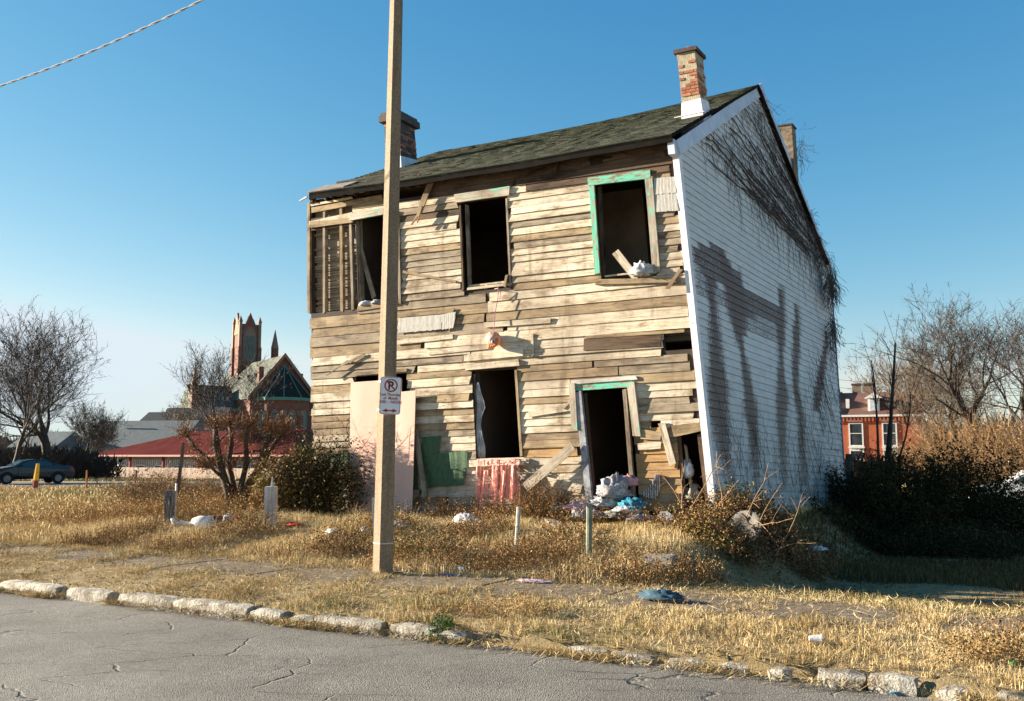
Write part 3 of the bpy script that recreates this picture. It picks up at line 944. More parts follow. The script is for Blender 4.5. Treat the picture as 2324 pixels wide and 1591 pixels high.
c3_, P3 = chimney(B3 - S3 * .35, .72, .36, 1.46, 'brick chimney behind the gable wrapped in vine', plain('rough_brick_render', (.26, .21, .15), (.14, .11, .08), 7, bump=.8, dist=.02), (.95, 1.4, .22), cap=None, seed=3, up=Vector((-.02, 0, 1)), zlow=.1)
mb = MB(); mb.hexa([P3(-.02, -.02, 1.46), P3(.74, -.02, 1.46), P3(.74, .38, 1.46), P3(-.02, .38, 1.46), P3(-.02, -.02, 1.50), P3(.74, -.02, 1.50), P3(.74, .38, 1.50), P3(-.02, .38, 1.50)]); mb.build('cap', M_CAP, c3_)

# ------------------------------------------------------------------ climbing vine on the gable
M_VINE = plain('bare_vine', (.055, .040, .035), (.03, .022, .02), 6)
M_VINE2 = plain('dry_vine_twigs', (.09, .065, .05), (.05, .035, .03), 6)
vine = thing('climbing_vine', 'leafless vine creeping across the gable siding below the rake', 'vine')
rv = random.Random(9)
stem, twig = MB(), MB()
def vwalk(u, v, du, dv, steps, r, mb, wob=.25, n0=.03):
    pts = []
    for i in range(steps):
        n = n0 + .012 * rv.random()
        if 0 <= u <= 1.0:
            a, b = rake_u(max(v, .0))
            if u > b + .01 or u < a - .005: break
        elif u > 1.0: break
        pts.append(GP(u, v, n))
        s = math.hypot(du, dv)
        ang = math.atan2(dv, du) + rv.gauss(0, wob)
        u += s * math.cos(ang); v += s * math.sin(ang)
    if len(pts) > 2: mb.tube(pts, [r * (1 - .6 * i / len(pts)) for i in range(len(pts))], 4, cap=False)
    return (u, v)
def gpt(px, py): return GUV(px, py)
# main runners that follow the courses down to the right
lines = [((1585, 302), (1870, 600), 14), ((1640, 262), (1868, 585), 14), ((1676, 232), (1860, 560), 12), ((1700, 215), (1845, 515), 9), ((1610, 290), (1880, 640), 9)]
for (p, q, cnt) in lines:
    a, b = gpt(*p), gpt(*q)
    for i in range(cnt):
        s0 = rv.uniform(0, .5); s1 = rv.uniform(s0 + .3, 1.0)
        off = rv.gauss(0, .035)
        ua, va = a[0] + (b[0] - a[0]) * s0, a[1] + (b[1] - a[1]) * s0 + off
        ub, vb = a[0] + (b[0] - a[0]) * s1, a[1] + (b[1] - a[1]) * s1 + off * .5
        pts = []; n = 16
        k = rv.uniform(.004, .009); ph = rv.uniform(0, 6)
        for j in range(n):
            f = j / (n - 1)
            u, v = ua + (ub - ua) * f, va + (vb - va) * f + k * math.sin(f * 9 + ph) + rv.gauss(0, .003)
            ra = rake_u(v)
            if v > 1 and (u > ra[1] or u < ra[0]): continue
            pts.append(GP(u, v, .035 + .01 * rv.random()))
        if len(pts) > 3: stem.tube(pts, rv.uniform(.004, .012), 4, cap=False)
for i in range(1000):
    p, q, _ = lines[rv.randrange(5)]
    a, b = gpt(*p), gpt(*q); s = rv.random()
    vwalk(a[0] + (b[0] - a[0]) * s, a[1] + (b[1] - a[1]) * s + rv.gauss(0, .05), rv.uniform(-.004, .008), rv.uniform(-.02, .012), rv.randint(6, 16), .0035, twig, .5)
for i in range(50):                                     # dangling threads
    p, q, _ = lines[0]; a, b = gpt(*p), gpt(*q); s = rv.random()
    vwalk(a[0] + (b[0] - a[0]) * s, a[1] + (b[1] - a[1]) * s, .0, -.012, rv.randint(6, 20), .003, twig, .2)
# lower right group climbing from the ground
for i in range(26):
    u, v = gpt(rv.uniform(1860, 1905), rv.uniform(900, 1000))
    vwalk(u, v, -.006, .012, rv.randint(8, 26), .004, stem, .5)
for i in range(160):
    u, v = gpt(rv.uniform(1800, 1900), rv.uniform(850, 1130))
    vwalk(u, v, rv.uniform(-.01, .01), rv.uniform(-.012, .014), rv.randint(5, 14), .003, twig, .5)
for i in range(60):
    u, v = gpt(rv.uniform(1640, 1860), rv.uniform(1000, 1150))
    vwalk(u, v, rv.uniform(-.006, .006), .013, rv.randint(6, 20), .0045, twig, .3)
# mass on the back edge of the gable
def clump(cx, cy, rx, ry, n, Y, mb, down=.5, ln=.35, r=.004):
    for i in range(n):
        p = at_y(cx + rv.gauss(0, rx * .5), cy + rv.gauss(0, ry * .5), Y + rv.uniform(-.3, .4))
        d = Vector((rv.gauss(0, 1), rv.gauss(0, .8), rv.gauss(-down * 2, 1))).normalized(); pts = [p]
        for j in range(6):
            d = (d + Vector((rv.gauss(0, .35), rv.gauss(0, .3), rv.gauss(-.12 * down, .3)))).normalized(); p = p + d * ln / 6; pts.append(p)
        mb.tube(pts, r, 3, cap=False)
for (x, y) in ((1842, 500), (1850, 525), (1860, 550), (1868, 575), (1876, 600), (1882, 625)):
    clump(x - 3, y, 5, 20, 30, 23.3, twig, .5, .3, .005)
clump(1887, 640, 8, 40, 170, 23.4, twig, 2.2, .5, .005)
clump(1887, 735, 6, 28, 60, 23.4, twig, 1.0, .5, .006)
clump(1885, 780, 8, 50, 50, 23.4, twig, 1.2, .4, .004)
clump(1816, 335, 7, 34, 50, 22.6, twig, .6, .45, .0035)
clump(1738, 245, 8, 36, 24, 20, twig, .2, .5, .003)
clump(1768, 315, 7, 36, 20, 21, twig, .2, .4, .003)
stem.build('stem', M_VINE, vine); twig.build('twigs', M_VINE2, vine, kind='stuff')
# ------------------------------------------------------------------ ground, street, kerb, sidewalk
def grid_mesh(name, xs, ys, fz, mat, mask=None):
    X, Y = np.meshgrid(xs, ys); Z = fz(X, Y)
    V = np.stack([X.ravel(), Y.ravel(), Z.ravel()], 1)
    nx, ny = len(xs), len(ys)
    i, j = np.meshgrid(np.arange(nx - 1), np.arange(ny - 1)); a = (j * nx + i).ravel()
    F = np.stack([a, a + 1, a + nx + 1, a + nx], 1)
    if mask is not None:
        cx, cy = V[F].mean(1)[:, 0], V[F].mean(1)[:, 1]
        F = F[mask(cx, cy)]
    return mesh_np(name, V, F, mat, smooth=True)
t = NT('dry_ground')
ob = t.obj()
c = t.ramp(t.noise(ob, .55, 7, .7), [(.30, (.16, .13, .06)), (.45, (.34, .25, .12)), (.62, (.44, .33, .18)), (.75, (.22, .20, .09))])
c = t.mix(.65, c, t.ramp(t.noise(ob, 12, 6, .75), [(.3, .35), (.65, 1.15)]), 'MULTIPLY')
t.base(c); t.bump(t.noise(ob, 22, 5, .8), .9, .05)
M_GROUND = t.done(.95)
xs = np.concatenate([np.linspace(-700, -90, 14), np.linspace(-84, -24, 28), np.linspace(-22, 22, 160), np.linspace(24, 84, 28), np.linspace(90, 700, 14)])
ys = np.concatenate([np.linspace(-20, 3, 6), np.linspace(3.5, 32, 130), np.linspace(33, 110, 50), np.linspace(120, 1500, 24)])
def gz_ground(X, Y):
    s, p = sp(X, Y)
    z = gz(X, Y)
    z = np.where((p > 1.65) & (p < 2.95), z - .015, z)
    return np.where(p < 0.12, -.12, z)
g = grid_mesh('ground', xs, ys, gz_ground, M_GROUND); g['kind'] = 'structure'
# street
t = NT('asphalt')
ob = t.obj()
c = t.ramp(t.noise(ob, .6, 5), [(.35, (.155, .142, .12)), (.65, (.215, .196, .165))])
vo = t.n('TexVoronoi', i_Scale=95.0); t.l(ob, vo.inputs['Vector'])
c = t.mix(.8, c, t.ramp(vo.outputs['Color'], [(.1, .45), (.85, 1.5)]), 'MULTIPLY')
c = t.mix(1.0, c, t.ramp(t.noise(ob, .35, 6, .7), [(.35, .72), (.6, 1.12)]), 'MULTIPLY')
c = t.mix(t.ramp(t.noise(t.mapping(ob, (1, 1, 1), (3, 8, 0)), 1.7, 5, .7), [(.60, 0.0), (.72, .45)]), c, (.07, .062, .052))
# cracks: distorted cell edges, only where a coarse mask allows them
wob_ = t.n('Vectors') if False else None
dv = t.n('TexNoise', i_Scale=2.2, i_Detail=4.0); t.l(ob, dv.inputs['Vector'])
mx = t.n('Mix', data_type='VECTOR'); mx.inputs[0].default_value = .22
t.l(ob, mx.inputs[4]); t.l(dv.outputs['Color'], mx.inputs[5])
vc = t.n('TexVoronoi', i_Scale=1.5, feature='DISTANCE_TO_EDGE')
t.l(t.mapping(mx.outputs[1], (.7, 1.5, 1)), vc.inputs['Vector'])
ck = t.ramp(vc.outputs['Distance'], [(.004, 1.0), (.013, 0.0)])
cm = t.ramp(t.noise(ob, .8, 3), [(.46, 0.0), (.58, 1.0)])
ckm = t.math('MULTIPLY', ck, cm)
c = t.mix(t.math('MULTIPLY', ckm, .55), c, (.03, .028, .025))
pit = t.ramp(t.noise(t.mapping(ob, (1, 2.4, 1)), 9, 3, .5), [(.70, 0.0), (.74, 1.0)])
c = t.mix(t.math('MULTIPLY', pit, .5), c, (.06, .055, .05))
t.base(c)
h = t.math('SUBTRACT', t.math('MULTIPLY', vo.outputs['Distance'], .35), t.math('MULTIPLY', t.math('ADD', ckm, pit), 1.4))
t.bump(h, .8, .02)
M_ASPH = t.done(.85)
def sgrid(name, s0, s1, p0, p1, ns, npp, fz, mat):
    S, Pp = np.meshgrid(np.linspace(s0, s1, ns), np.linspace(p0, p1, npp))
    X, Y = K0.x + S * S_DIR.x + Pp * P_DIR.x, K0.y + S * S_DIR.y + Pp * P_DIR.y
    Z = fz(S, Pp); V = np.stack([X.ravel(), Y.ravel(), Z.ravel()], 1)
    i, j = np.meshgrid(np.arange(ns - 1), np.arange(npp - 1)); a = (j * ns + i).ravel()
    return mesh_np(name, V, np.stack([a, a + 1, a + ns + 1, a + ns], 1), mat, smooth=True)
rd = sgrid('street', -200, 200, -9, .13, 200, 30, lambda S, Pp: 0.0 + .02 * np.sin(S * .4) * np.clip(-Pp, 0, 1) + .008 * np.sin(S * 2.1 + Pp * 3), M_ASPH)
rd['kind'] = 'structure'
# the lot's gravel lane far left, where the car stands
M_LANE = plain('grey_lane', (.11, .105, .11), (.07, .068, .07), 3)
mb = MB()
for (x0, x1) in ((-60, -40), (-40, -20), (-20, -6)):
    for (ya, yb) in ((49, 58), (58, 66)):
        f = lambda x, y: (x, y, gzf(x, y) + .02)
        mb.quad(f(x0, ya), f(x1, ya), f(x1, yb), f(x0, yb))
ln = mb.build('parking_lane', M_LANE); ln['kind'] = 'structure'

# kerb: separate worn stones
M_KERB = plain('worn_kerb_stone', (.46, .42, .35), (.20, .165, .12), 7, bump=1.0, dist=.04, objvar=.3, lo=.42, hi=.6)
kerb = bpy.data.objects.new('kerb', None); link(kerb); kerb['kind'] = 'structure'
rk = random.Random(4)
def stone(s0, s1, drop=0.0, back=.17):
    mb = MB(); n = max(3, int((s1 - s0) / .12)); prof = [(-.02, -.06), (-.014, .07), (-.006, .112), (.022, .130), (.13, .135), (back, .12), (back + .01, -.06)]
    m = len(prof)
    for i in range(n + 1):
        s = s0 + (s1 - s0) * i / n; end = i in (0, n)
        for (p, z) in prof:
            nz_ = noise.noise(Vector((s * 3, p * 14, z * 14))) * .010 + noise.noise(Vector((s * 13, p * 30, z * 20))) * .010
            x, y = xy(s + (rk.uniform(-.02, .02) if end else 0), p + nz_ + (.012 if end else 0) * (1 if p < .1 else -1))
            mb.v.append((x, y, (z - (.012 if end else 0) - drop) + nz_ * 1.4))
    for i in range(n):
        for j in range(m - 1): mb.f.append((i * m + j, (i + 1) * m + j, (i + 1) * m + j + 1, i * m + j + 1))
    mb.f.append(tuple(range(m))); mb.f.append(tuple(n * m + j for j in range(m))[::-1])
    mb.mi = [0] * len(mb.f)
    mb.build('kerb_stone', M_KERB, kerb, smooth=False)
def s_of(px, py, z=.1):
    q = at_z(px, py, z); return sp(q.x, q.y)[0]
sx = [(-40, 100, 0), (125, 225, 0), (255, 385, 0), (388, 560, 0), (568, 640, .02), (655, 712, .05), (716, 868, .02), (893, 985, .02), (990, 1062, .05), (1288, 1370, .055), (1384, 1475, .06), (1512, 1590, .075), (1618, 1690, .07), (1738, 1790, .06), (1850, 1955, .035), (1968, 2070, .02), (2120, 2190, .06), (2260, 2330, .06)]
for (x0, x1, dr_) in sx:
    # the line of the kerb top front edge in the photo
    yl = lambda x: 1328 + x * .085 + x * x * .0000092
    stone(s_of(x0, yl(x0), .12), s_of(x1, yl(x1), .12), dr_)
# sidewalk slabs
M_SLAB = plain('sidewalk_concrete', (.22, .17, .115), (.16, .125, .085), 6, bump=.6, dist=.01, objvar=.12)
walk = bpy.data.objects.new('sidewalk', None); link(walk); walk['kind'] = 'structure'
SJ = [-14.6 + 1.52 * i for i in range(17)]
for a, b in zip(SJ[:-1], SJ[1:]):
    mb = MB(); tl = rk.uniform(-.012, .012)
    c0 = [(a + .02, 1.7), (b - .02, 1.7), (b - .02, 2.9), (a + .02, 2.9)]
    lo = []; hi = []
    for (s, p) in c0:
        x, y = xy(s, p); z = .155 + tl * (1 if s > (a + b) / 2 else -1)
        lo.append((x, y, z - .08)); hi.append((x, y, z))
    mb.hexa(lo + hi); mb.build('slab', M_SLAB, walk)

# ------------------------------------------------------------------ grass and weeds (geometry, one mesh per mass)
def grass_mat(name, stops, trans=.15):
    t = NT(name); a = t.attr('tint', 'Fac')
    t.base(t.ramp(a, stops)); t.b.inputs['Subsurface Weight'].default_value = 0
    return t.done(.8, spec=.15)
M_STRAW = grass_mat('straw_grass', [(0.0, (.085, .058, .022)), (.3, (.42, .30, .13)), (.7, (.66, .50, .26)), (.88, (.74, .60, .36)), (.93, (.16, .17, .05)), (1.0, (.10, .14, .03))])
M_WEED = grass_mat('brown_weeds', [(0.0, (.08, .045, .02)), (.4, (.24, .13, .05)), (.75, (.40, .25, .10)), (.9, (.55, .40, .18)), (1.0, (.10, .12, .03))])
def fbm(x, y, s, seed=0):
    """cheap smooth noise from sines"""
    r = np.random.default_rng(seed); o_ = np.zeros_like(x); tot = 0
    for k in range(7):
        f = s * (1.55 ** k); th = r.uniform(0, 6.28, 2); ph = r.uniform(0, 6.28, 2); a = .72 ** k
        o_ += a * np.sin(f * (x * math.cos(th[0]) + y * math.sin(th[0])) + ph[0]) * np.sin(f * (x * math.cos(th[1]) + y * math.sin(th[1])) + ph[1]); tot += a
    return o_ / tot * 1.6
def tufts(X, Y, frac, cell, rad, seed):
    """gather part of the blades into tufts: returns moved X, Y and the outward direction (nan = free)"""
    r = np.random.default_rng(seed); n = len(X); pick = r.random(n) < frac
    ix, iy = np.floor(X / cell), np.floor(Y / cell)
    h = np.sin(ix * 127.1 + iy * 311.7 + seed) * 43758.5453; h -= np.floor(h)
    h2 = np.sin(ix * 269.5 + iy * 183.3 + seed) * 43758.5453; h2 -= np.floor(h2)
    cx_, cy_ = (ix + h) * cell, (iy + h2) * cell
    a = r.uniform(0, 6.283, n); rr_ = np.abs(r.normal(0, rad, n)) * (.5 + h)
    X2 = np.where(pick, cx_ + np.cos(a) * rr_, X); Y2 = np.where(pick, cy_ + np.sin(a) * rr_, Y)
    return X2, Y2, np.where(pick, a, np.nan), np.where(pick, .75 + .8 * h2, 1.0), np.where(pick, (h - .5) * .35, 0)
def blades(name, X, Y, H, Wd, tint, mat, lean=.5, label=None, cat='grass', Z0=None, parent=None, flat=0.0, tuft=None):
    n = len(X); r = RNG
    if tuft:
        X, Y, ta, th_, tt = tufts(X, Y, *tuft); H = H * th_; tint = np.where(tint < .9, np.clip(tint + tt, 0, .89), tint)
    Z = gz(X, Y) if Z0 is None else Z0
    ang = r.uniform(0, 2 * np.pi, n); la = r.uniform(0, 2 * np.pi, n)
    if tuft: la = np.where(np.isnan(ta), la, ta)
    ll = np.abs(r.normal(0, lean, n)) * H
    dx, dy = np.cos(ang) * Wd / 2, np.sin(ang) * Wd / 2
    lx, ly = np.cos(la) * ll, np.sin(la) * ll
    Hh = H * (1 - flat * r.random(n))
    V = np.empty((n, 5, 3), np.float32)
    V[:, 0] = np.stack([X - dx, Y - dy, Z - .01], 1); V[:, 1] = np.stack([X + dx, Y + dy, Z - .01], 1)
    V[:, 2] = np.stack([X - dx * .7 + lx * .35, Y - dy * .7 + ly * .35, Z + Hh * .6], 1)
    V[:, 3] = np.stack([X + dx * .7 + lx * .35, Y + dy * .7 + ly * .35, Z + Hh * .6], 1)
    V[:, 4] = np.stack([X + lx, Y + ly, Z + Hh * np.clip(1 - (ll / np.maximum(H, 1e-4)) ** 2 * .25, .3, 1)], 1)
    b = (np.arange(n) * 5)[:, None]
    F = np.concatenate([b + [0, 1, 3], b + [0, 3, 2], b + [2, 3, 4]], 0)
    o = mesh_np(name, V.reshape(-1, 3), F, mat, parent, np.repeat(tint, 5), kind='stuff')
    if label: tag(o, label, cat)
    return o
def scatter_sp(n, s0, s1, p0, p1):
    S, Pp = RNG.uniform(s0, s1, n), RNG.uniform(p0, p1, n)
    X, Y = K0.x + S * S_DIR.x + Pp * P_DIR.x, K0.y + S * S_DIR.y + Pp * P_DIR.y
    return X, Y, S, Pp
def inview(X, Y, m=.04):
    k = X / np.maximum(Y, .1)
    return (k > -.54 - m) & (k < .54 + m) & (Y > 3)
def walk_bare(S, Pp, X, Y):
    """how bare the sidewalk is here (1 = bare slab)"""
    j = np.min(np.abs(S[:, None] - np.array(SJ)[None]), 1)
    edge = np.clip((.50 - np.abs(Pp - 2.28 + .10 * np.sin(S * .9) + .22 * fbm(X, Y, 2.4, 6))) / .12, 0, 1)
    return edge * np.clip((j - .17 - .1 * fbm(X, Y, 5, 7)) / .08, 0, 1) * (fbm(X, Y, 1.6, 5) > -.55)
def keep(X, *arrs, mask): return [a[mask] for a in (X,) + arrs]
# 1 verge between kerb and sidewalk
X, Y, S, Pp = scatter_sp(430000, -14, 11, .10, 3.1)
m = inview(X, Y) & (RNG.random(len(X)) < (.50 + .8 * fbm(X, Y, 3, 1))) & (RNG.random(len(X)) > walk_bare(S, Pp, X, Y) * .985)
stone_cover = (Pp < .17)
m &= ~(stone_cover & (fbm(X, Y, 2.4, 8) < np.where(S > 1.2, .12, .42)))
X, Y, S, Pp = keep(X, Y, S, Pp, mask=m)
tn = np.clip(.55 + .42 * fbm(X, Y, 2.2, 3) + RNG.normal(0, .16, len(X)), 0, .9)
gm_ = (fbm(X, Y, 1.3, 12) > .45) & (RNG.random(len(X)) < .35); tn[gm_] = RNG.uniform(.92, 1, gm_.sum())
H = (.022 + .05 * np.clip(fbm(X, Y, 2.8, 4) + .35, 0, 1.4)) * RNG.uniform(.5, 1.4, len(X))
blades('verge_grass', X, Y, H, RNG.uniform(.002, .0052, len(X)), tn, M_STRAW, 1.15, 'short dry straw grass between the worn kerb and the sidewalk', tuft=(.62, .13, .035, 3))
# 2 grass spilling at the foot of the kerb
X, Y, S, Pp = scatter_sp(60000, -12, 11, -.10, .04)
m = inview(X, Y) & (fbm(S, S * 0 + 1, 1.7, 21) + .9 * (Pp + .02) / .05 * .3 > .12)
X, Y, S, Pp = keep(X, Y, S, Pp, mask=m)
blades('gutter_grass', X, Y, RNG.uniform(.03, .10, len(X)), RNG.uniform(.003, .006, len(X)), np.clip(RNG.normal(.45, .2, len(X)), 0, 1), M_STRAW, 1.3, 'matted straw and weeds growing in the gutter along the kerb', Z0=np.zeros(len(X)))
# 3 front yard, taller
X, Y, S, Pp = scatter_sp(300000, -13, 11, 2.9, 9.5)
m = inview(X, Y) & (Pp < np.where((S > -9.4) & (S < .1), 8.35, 99)) & (RNG.random(len(X)) < .75 + .3 * fbm(X, Y, 2, 31))
m &= RNG.random(len(X)) < np.where(S > .8, .55, 1.0)
X, Y, S, Pp = keep(X, Y, S, Pp, mask=m)
tn = np.clip(.60 + .34 * fbm(X, Y, 1.6, 33) + RNG.normal(0, .16, len(X)), 0, .89)
gg = (S > .6) & (RNG.random(len(X)) < .45) & (Pp < 4.2); tn[gg] = RNG.uniform(.9, 1, gg.sum())
gg = (S > .6) & (Pp > 4.4); tn[gg] = RNG.uniform(0, .12, gg.sum())  # side-yard blades tinted darker: the house's shade put into their colour
H = (.04 + .12 * np.clip(fbm(X, Y, 1.4, 34) + .35, 0, 1.5)) * RNG.uniform(.5, 1.4, len(X)) * np.where(S > .8, .6, 1) * np.where(Pp > 6.6, .7, 1)
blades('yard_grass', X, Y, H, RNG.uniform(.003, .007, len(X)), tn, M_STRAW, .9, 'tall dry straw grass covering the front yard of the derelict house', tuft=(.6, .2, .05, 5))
# 4 left field and far ground
n = 330000
k = RNG.uniform(-.58, .60, n); yy = 9 * (95 / 9) ** (RNG.random(n) ** .9)
X, Y = k * yy, yy; S, Pp = sp(X, Y)
m = (Pp > 3.0) & ~((S > -9.5) & (S < .2) & (Pp > 2.8) & (Pp < 18)) & ~((Y > 48.5) & (Y < 66.5) & (X < -5)) & (S < 40)
m &= ~((S > -9.6) & (Pp < 9) & (S < 12))
X, Y, S, Pp = keep(X, Y, S, Pp, mask=m)
tn = np.clip(.58 + .22 * fbm(X, Y, .8, 41) + RNG.normal(0, .1, len(X)), 0, .89)
gg = (Y > 26) & (fbm(X, Y, .35, 43) + (Y - 35) / 40 > .1) & (RNG.random(len(X)) < .5); tn[gg] = RNG.uniform(.9, .98, gg.sum())
gg = (S > .4) & (Y < 25); tn[gg] = RNG.uniform(0, .08, gg.sum())  # same painted shade: blades right of the house get a near-black tint
hh = (.05 + .06 * np.clip(fbm(X, Y, .9, 42) + .5, 0, 1.4)) * RNG.uniform(.6, 1.3, len(X)) * (1 + Y / 40)
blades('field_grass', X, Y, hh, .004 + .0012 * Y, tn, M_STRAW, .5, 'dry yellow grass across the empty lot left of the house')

def weeds(name, label, X, Y, H, mat, leaves=10, leaf=.02, tint=(.4, .22), parent=None, cat='weeds', lean=.25, stem=.004, droop=.3, Z0=None):
    """upright stems with small leaves or seed heads along the upper part"""
    n = len(X); r = RNG; Z = gz(X, Y) if Z0 is None else Z0
    la = r.uniform(0, 6.283, n); ll = np.abs(r.normal(0, lean, n)) * H
    tx, ty = X + np.cos(la) * ll, Y + np.sin(la) * ll
    a = r.uniform(0, 6.283, n); w = stem
    B = np.stack([X, Y, Z - .02], 1); T = np.stack([tx, ty, Z + H], 1)
    d = np.stack([np.cos(a) * w, np.sin(a) * w, a * 0], 1); e = np.stack([-np.sin(a) * w, np.cos(a) * w, a * 0], 1)
    V = np.concatenate([B - d, B + d, T + d * .2, B - e, B + e, T + e * .2], 1).reshape(-1, 3)
    b = (np.arange(n) * 6)[:, None]
    F = np.concatenate([b + [0, 1, 2], b + [3, 4, 5]], 0)
    tv = np.repeat(np.clip(r.normal(tint[0] - .1, tint[1] * .5, n), 0, 1), 6)
    m = n * leaves; idx = np.repeat(np.arange(n), leaves)
    f = r.uniform(.15, 1.05, m)[:, None]
    C = B[idx] * (1 - f) + T[idx] * f + r.normal(0, 1, (m, 3)) * (H[idx][:, None] * .10 + .01)
    q = r.normal(0, 1, (m, 3)); q /= np.linalg.norm(q, axis=1)[:, None]
    p = r.normal(0, 1, (m, 3)); p -= q * (p * q).sum(1)[:, None]; p /= np.linalg.norm(p, axis=1)[:, None]
    sz = (leaf * r.uniform(.5, 1.4, m))[:, None]
    LV = np.stack([C - p * sz * .5, C + q * sz * .4, C + p * sz * .7, C - q * sz * .4], 1).reshape(-1, 3)
    o4 = len(V) + (np.arange(m) * 4)[:, None]
    F2 = np.concatenate([o4 + [0, 1, 2], o4 + [0, 2, 3]], 0)
    tl = np.repeat(np.clip(r.normal(tint[0], tint[1], m), 0, 1), 4)
    o = mesh_np(name, np.concatenate([V, LV]), np.concatenate([F, F2]), mat, parent, np.concatenate([tv, tl]), kind='stuff')
    if label: tag(o, label, cat)
    return o
def px_scatter(n, x0, x1, y0, y1, jitter=1):
    xs_, ys_ = RNG.uniform(x0, x1, n), RNG.uniform(y0, y1, n); P = [on_ground(a, b) for a, b in zip(xs_, ys_)]
    return np.array([p.x for p in P]), np.array([p.y for p in P])
# brown weeds: yard front edge
X, Y, S, Pp = scatter_sp(5200, -9.5, 1.2, 2.95, 4.6)
m = inview(X, Y) & (fbm(X, Y, 1.5, 51) > RNG.uniform(-.35, .35, len(X))); X, Y = X[m], Y[m]
weeds('brown_weeds', 'low brown weeds massed along the house side of the sidewalk', X, Y, RNG.uniform(.10, .30, len(X)), M_WEED, 12, .017, (.45, .2))
# taller tawny weeds at the lot's edge left of the bush and around the posts
X, Y, S, Pp = scatter_sp(9000, -15.5, -8.0, 5.0, 13)
m = (fbm(X, Y, .8, 52) > -.35) & (RNG.random(len(X)) < np.clip(1 - np.abs(S + 11) / 4.5, 0, 1)); X, Y = X[m], Y[m]
weeds('tall_tawny_weeds', 'tall tawny weeds standing left of the house around the old posts', X, Y, RNG.uniform(.15, .55, len(X)), M_WEED, 16, .022, (.62, .16))
X, Y, S, Pp = scatter_sp(2200, -9.2, .2, 7.1, 8.2)
m = fbm(X, Y, 1.1, 53) > -.1; X, Y = X[m], Y[m]
weeds('foundation_weeds', 'rust brown weeds tangled against the foot of the plank wall', X, Y, RNG.uniform(.12, .38, len(X)), M_WEED, 14, .02, (.45, .22))

# fallen straw stalks matted over everything, and leaf litter
def stalks(name, label, n, s0, s1, p0, p1, ln, wd, seed, zf=None, tn=(.62, .15), mask=None):
    r = np.random.default_rng(seed)
    X, Y, S, Pp = scatter_sp(n, s0, s1, p0, p1); m = inview(X, Y)
    if mask is not None: m &= mask(X, Y, S, Pp)
    X, Y = X[m], Y[m]; n = len(X)
    a = r.normal(R(-20), .9, n); l = r.uniform(.3, 1, n) * ln; dx, dy = np.cos(a) * l / 2, np.sin(a) * l / 2
    Z = (gz(X, Y) if zf is None else zf + X * 0) + r.uniform(.01, .05, n)
    tl = r.normal(0, .12, n) * l
    px_, py_ = -np.sin(a) * wd, np.cos(a) * wd
    bow = r.uniform(-.12, .12, n) * l
    V = np.stack([np.stack([X - dx - px_, Y - dy - py_, Z], 1), np.stack([X - dx + px_, Y - dy + py_, Z], 1), np.stack([X - py_ * 0 + bow * np.sin(a) + px_, Y - bow * np.cos(a) + py_, Z + np.abs(tl) * .4 + .01], 1),
                  np.stack([X + bow * np.sin(a) - px_, Y - bow * np.cos(a) - py_, Z + np.abs(tl) * .4 + .012], 1), np.stack([X + dx, Y + dy, Z + np.abs(tl)], 1)], 1).reshape(-1, 3)
    b = (np.arange(n) * 5)[:, None]
    F = np.concatenate([b + [0, 1, 2], b + [0, 2, 3], b + [3, 2, 4]], 0)
    o = mesh_np(name, V, F, M_STRAW, None, np.repeat(np.clip(r.normal(tn[0], tn[1], n), 0, .89), 5), kind='stuff')
    return tag(o, label, 'straw')
stalks('fallen_straw', 'long bleached straw stalks lying matted over the verge and yard', 22000, -14, 10, .15, 7.5, .34, .0022, 5, tn=(.74, .12))
stalks('gutter_straw', 'straw litter drifted along the road edge under the kerb', 9000, -12, 11, -.22, .04, .26, .0022, 6, zf=.0, tn=(.55, .2), mask=lambda X, Y, S, Pp: (RNG.random(len(X)) < np.clip(1.1 + Pp * 6, 0, 1)) & (fbm(S, S * 0 + 2, 1.5, 22) > -.35))
def litter(name, label, n, s0, s1, p0, p1, size, seed, mat, tint, dens=None):
    r = np.random.default_rng(seed); X, Y, S, Pp = scatter_sp(n, s0, s1, p0, p1); m = inview(X, Y)
    if dens is not None: m &= dens(X, Y, S, Pp)
    X, Y = X[m], Y[m]; n = len(X); Z = gz(X, Y) + r.uniform(.008, .05, n)
    a = r.uniform(0, 6.28, n); l = r.uniform(.4, 1.3, n) * size
    c, s_ = np.cos(a) * l, np.sin(a) * l; t1, t2 = r.normal(0, .4, n) * l, r.normal(0, .4, n) * l
    V = np.stack([np.stack([X - c, Y - s_, Z + t1], 1), np.stack([X + s_ * .5, Y - c * .5, Z], 1), np.stack([X + c, Y + s_, Z + t2], 1), np.stack([X - s_ * .5, Y + c * .5, Z + .004], 1)], 1).reshape(-1, 3)
    b = (np.arange(n) * 4)[:, None]
    return tag(mesh_np(name, V, np.concatenate([b + [0, 1, 2], b + [0, 2, 3]], 0), mat, None, np.repeat(np.clip(r.normal(tint, .2, n), 0, .9), 4), kind='stuff'), label, 'leaf litter')
litter('leaf_litter', 'small dead brown leaves scattered through the grass and over the slabs', 26000, -14, 10, .1, 8.2, .016, 7, M_WEED, .35)
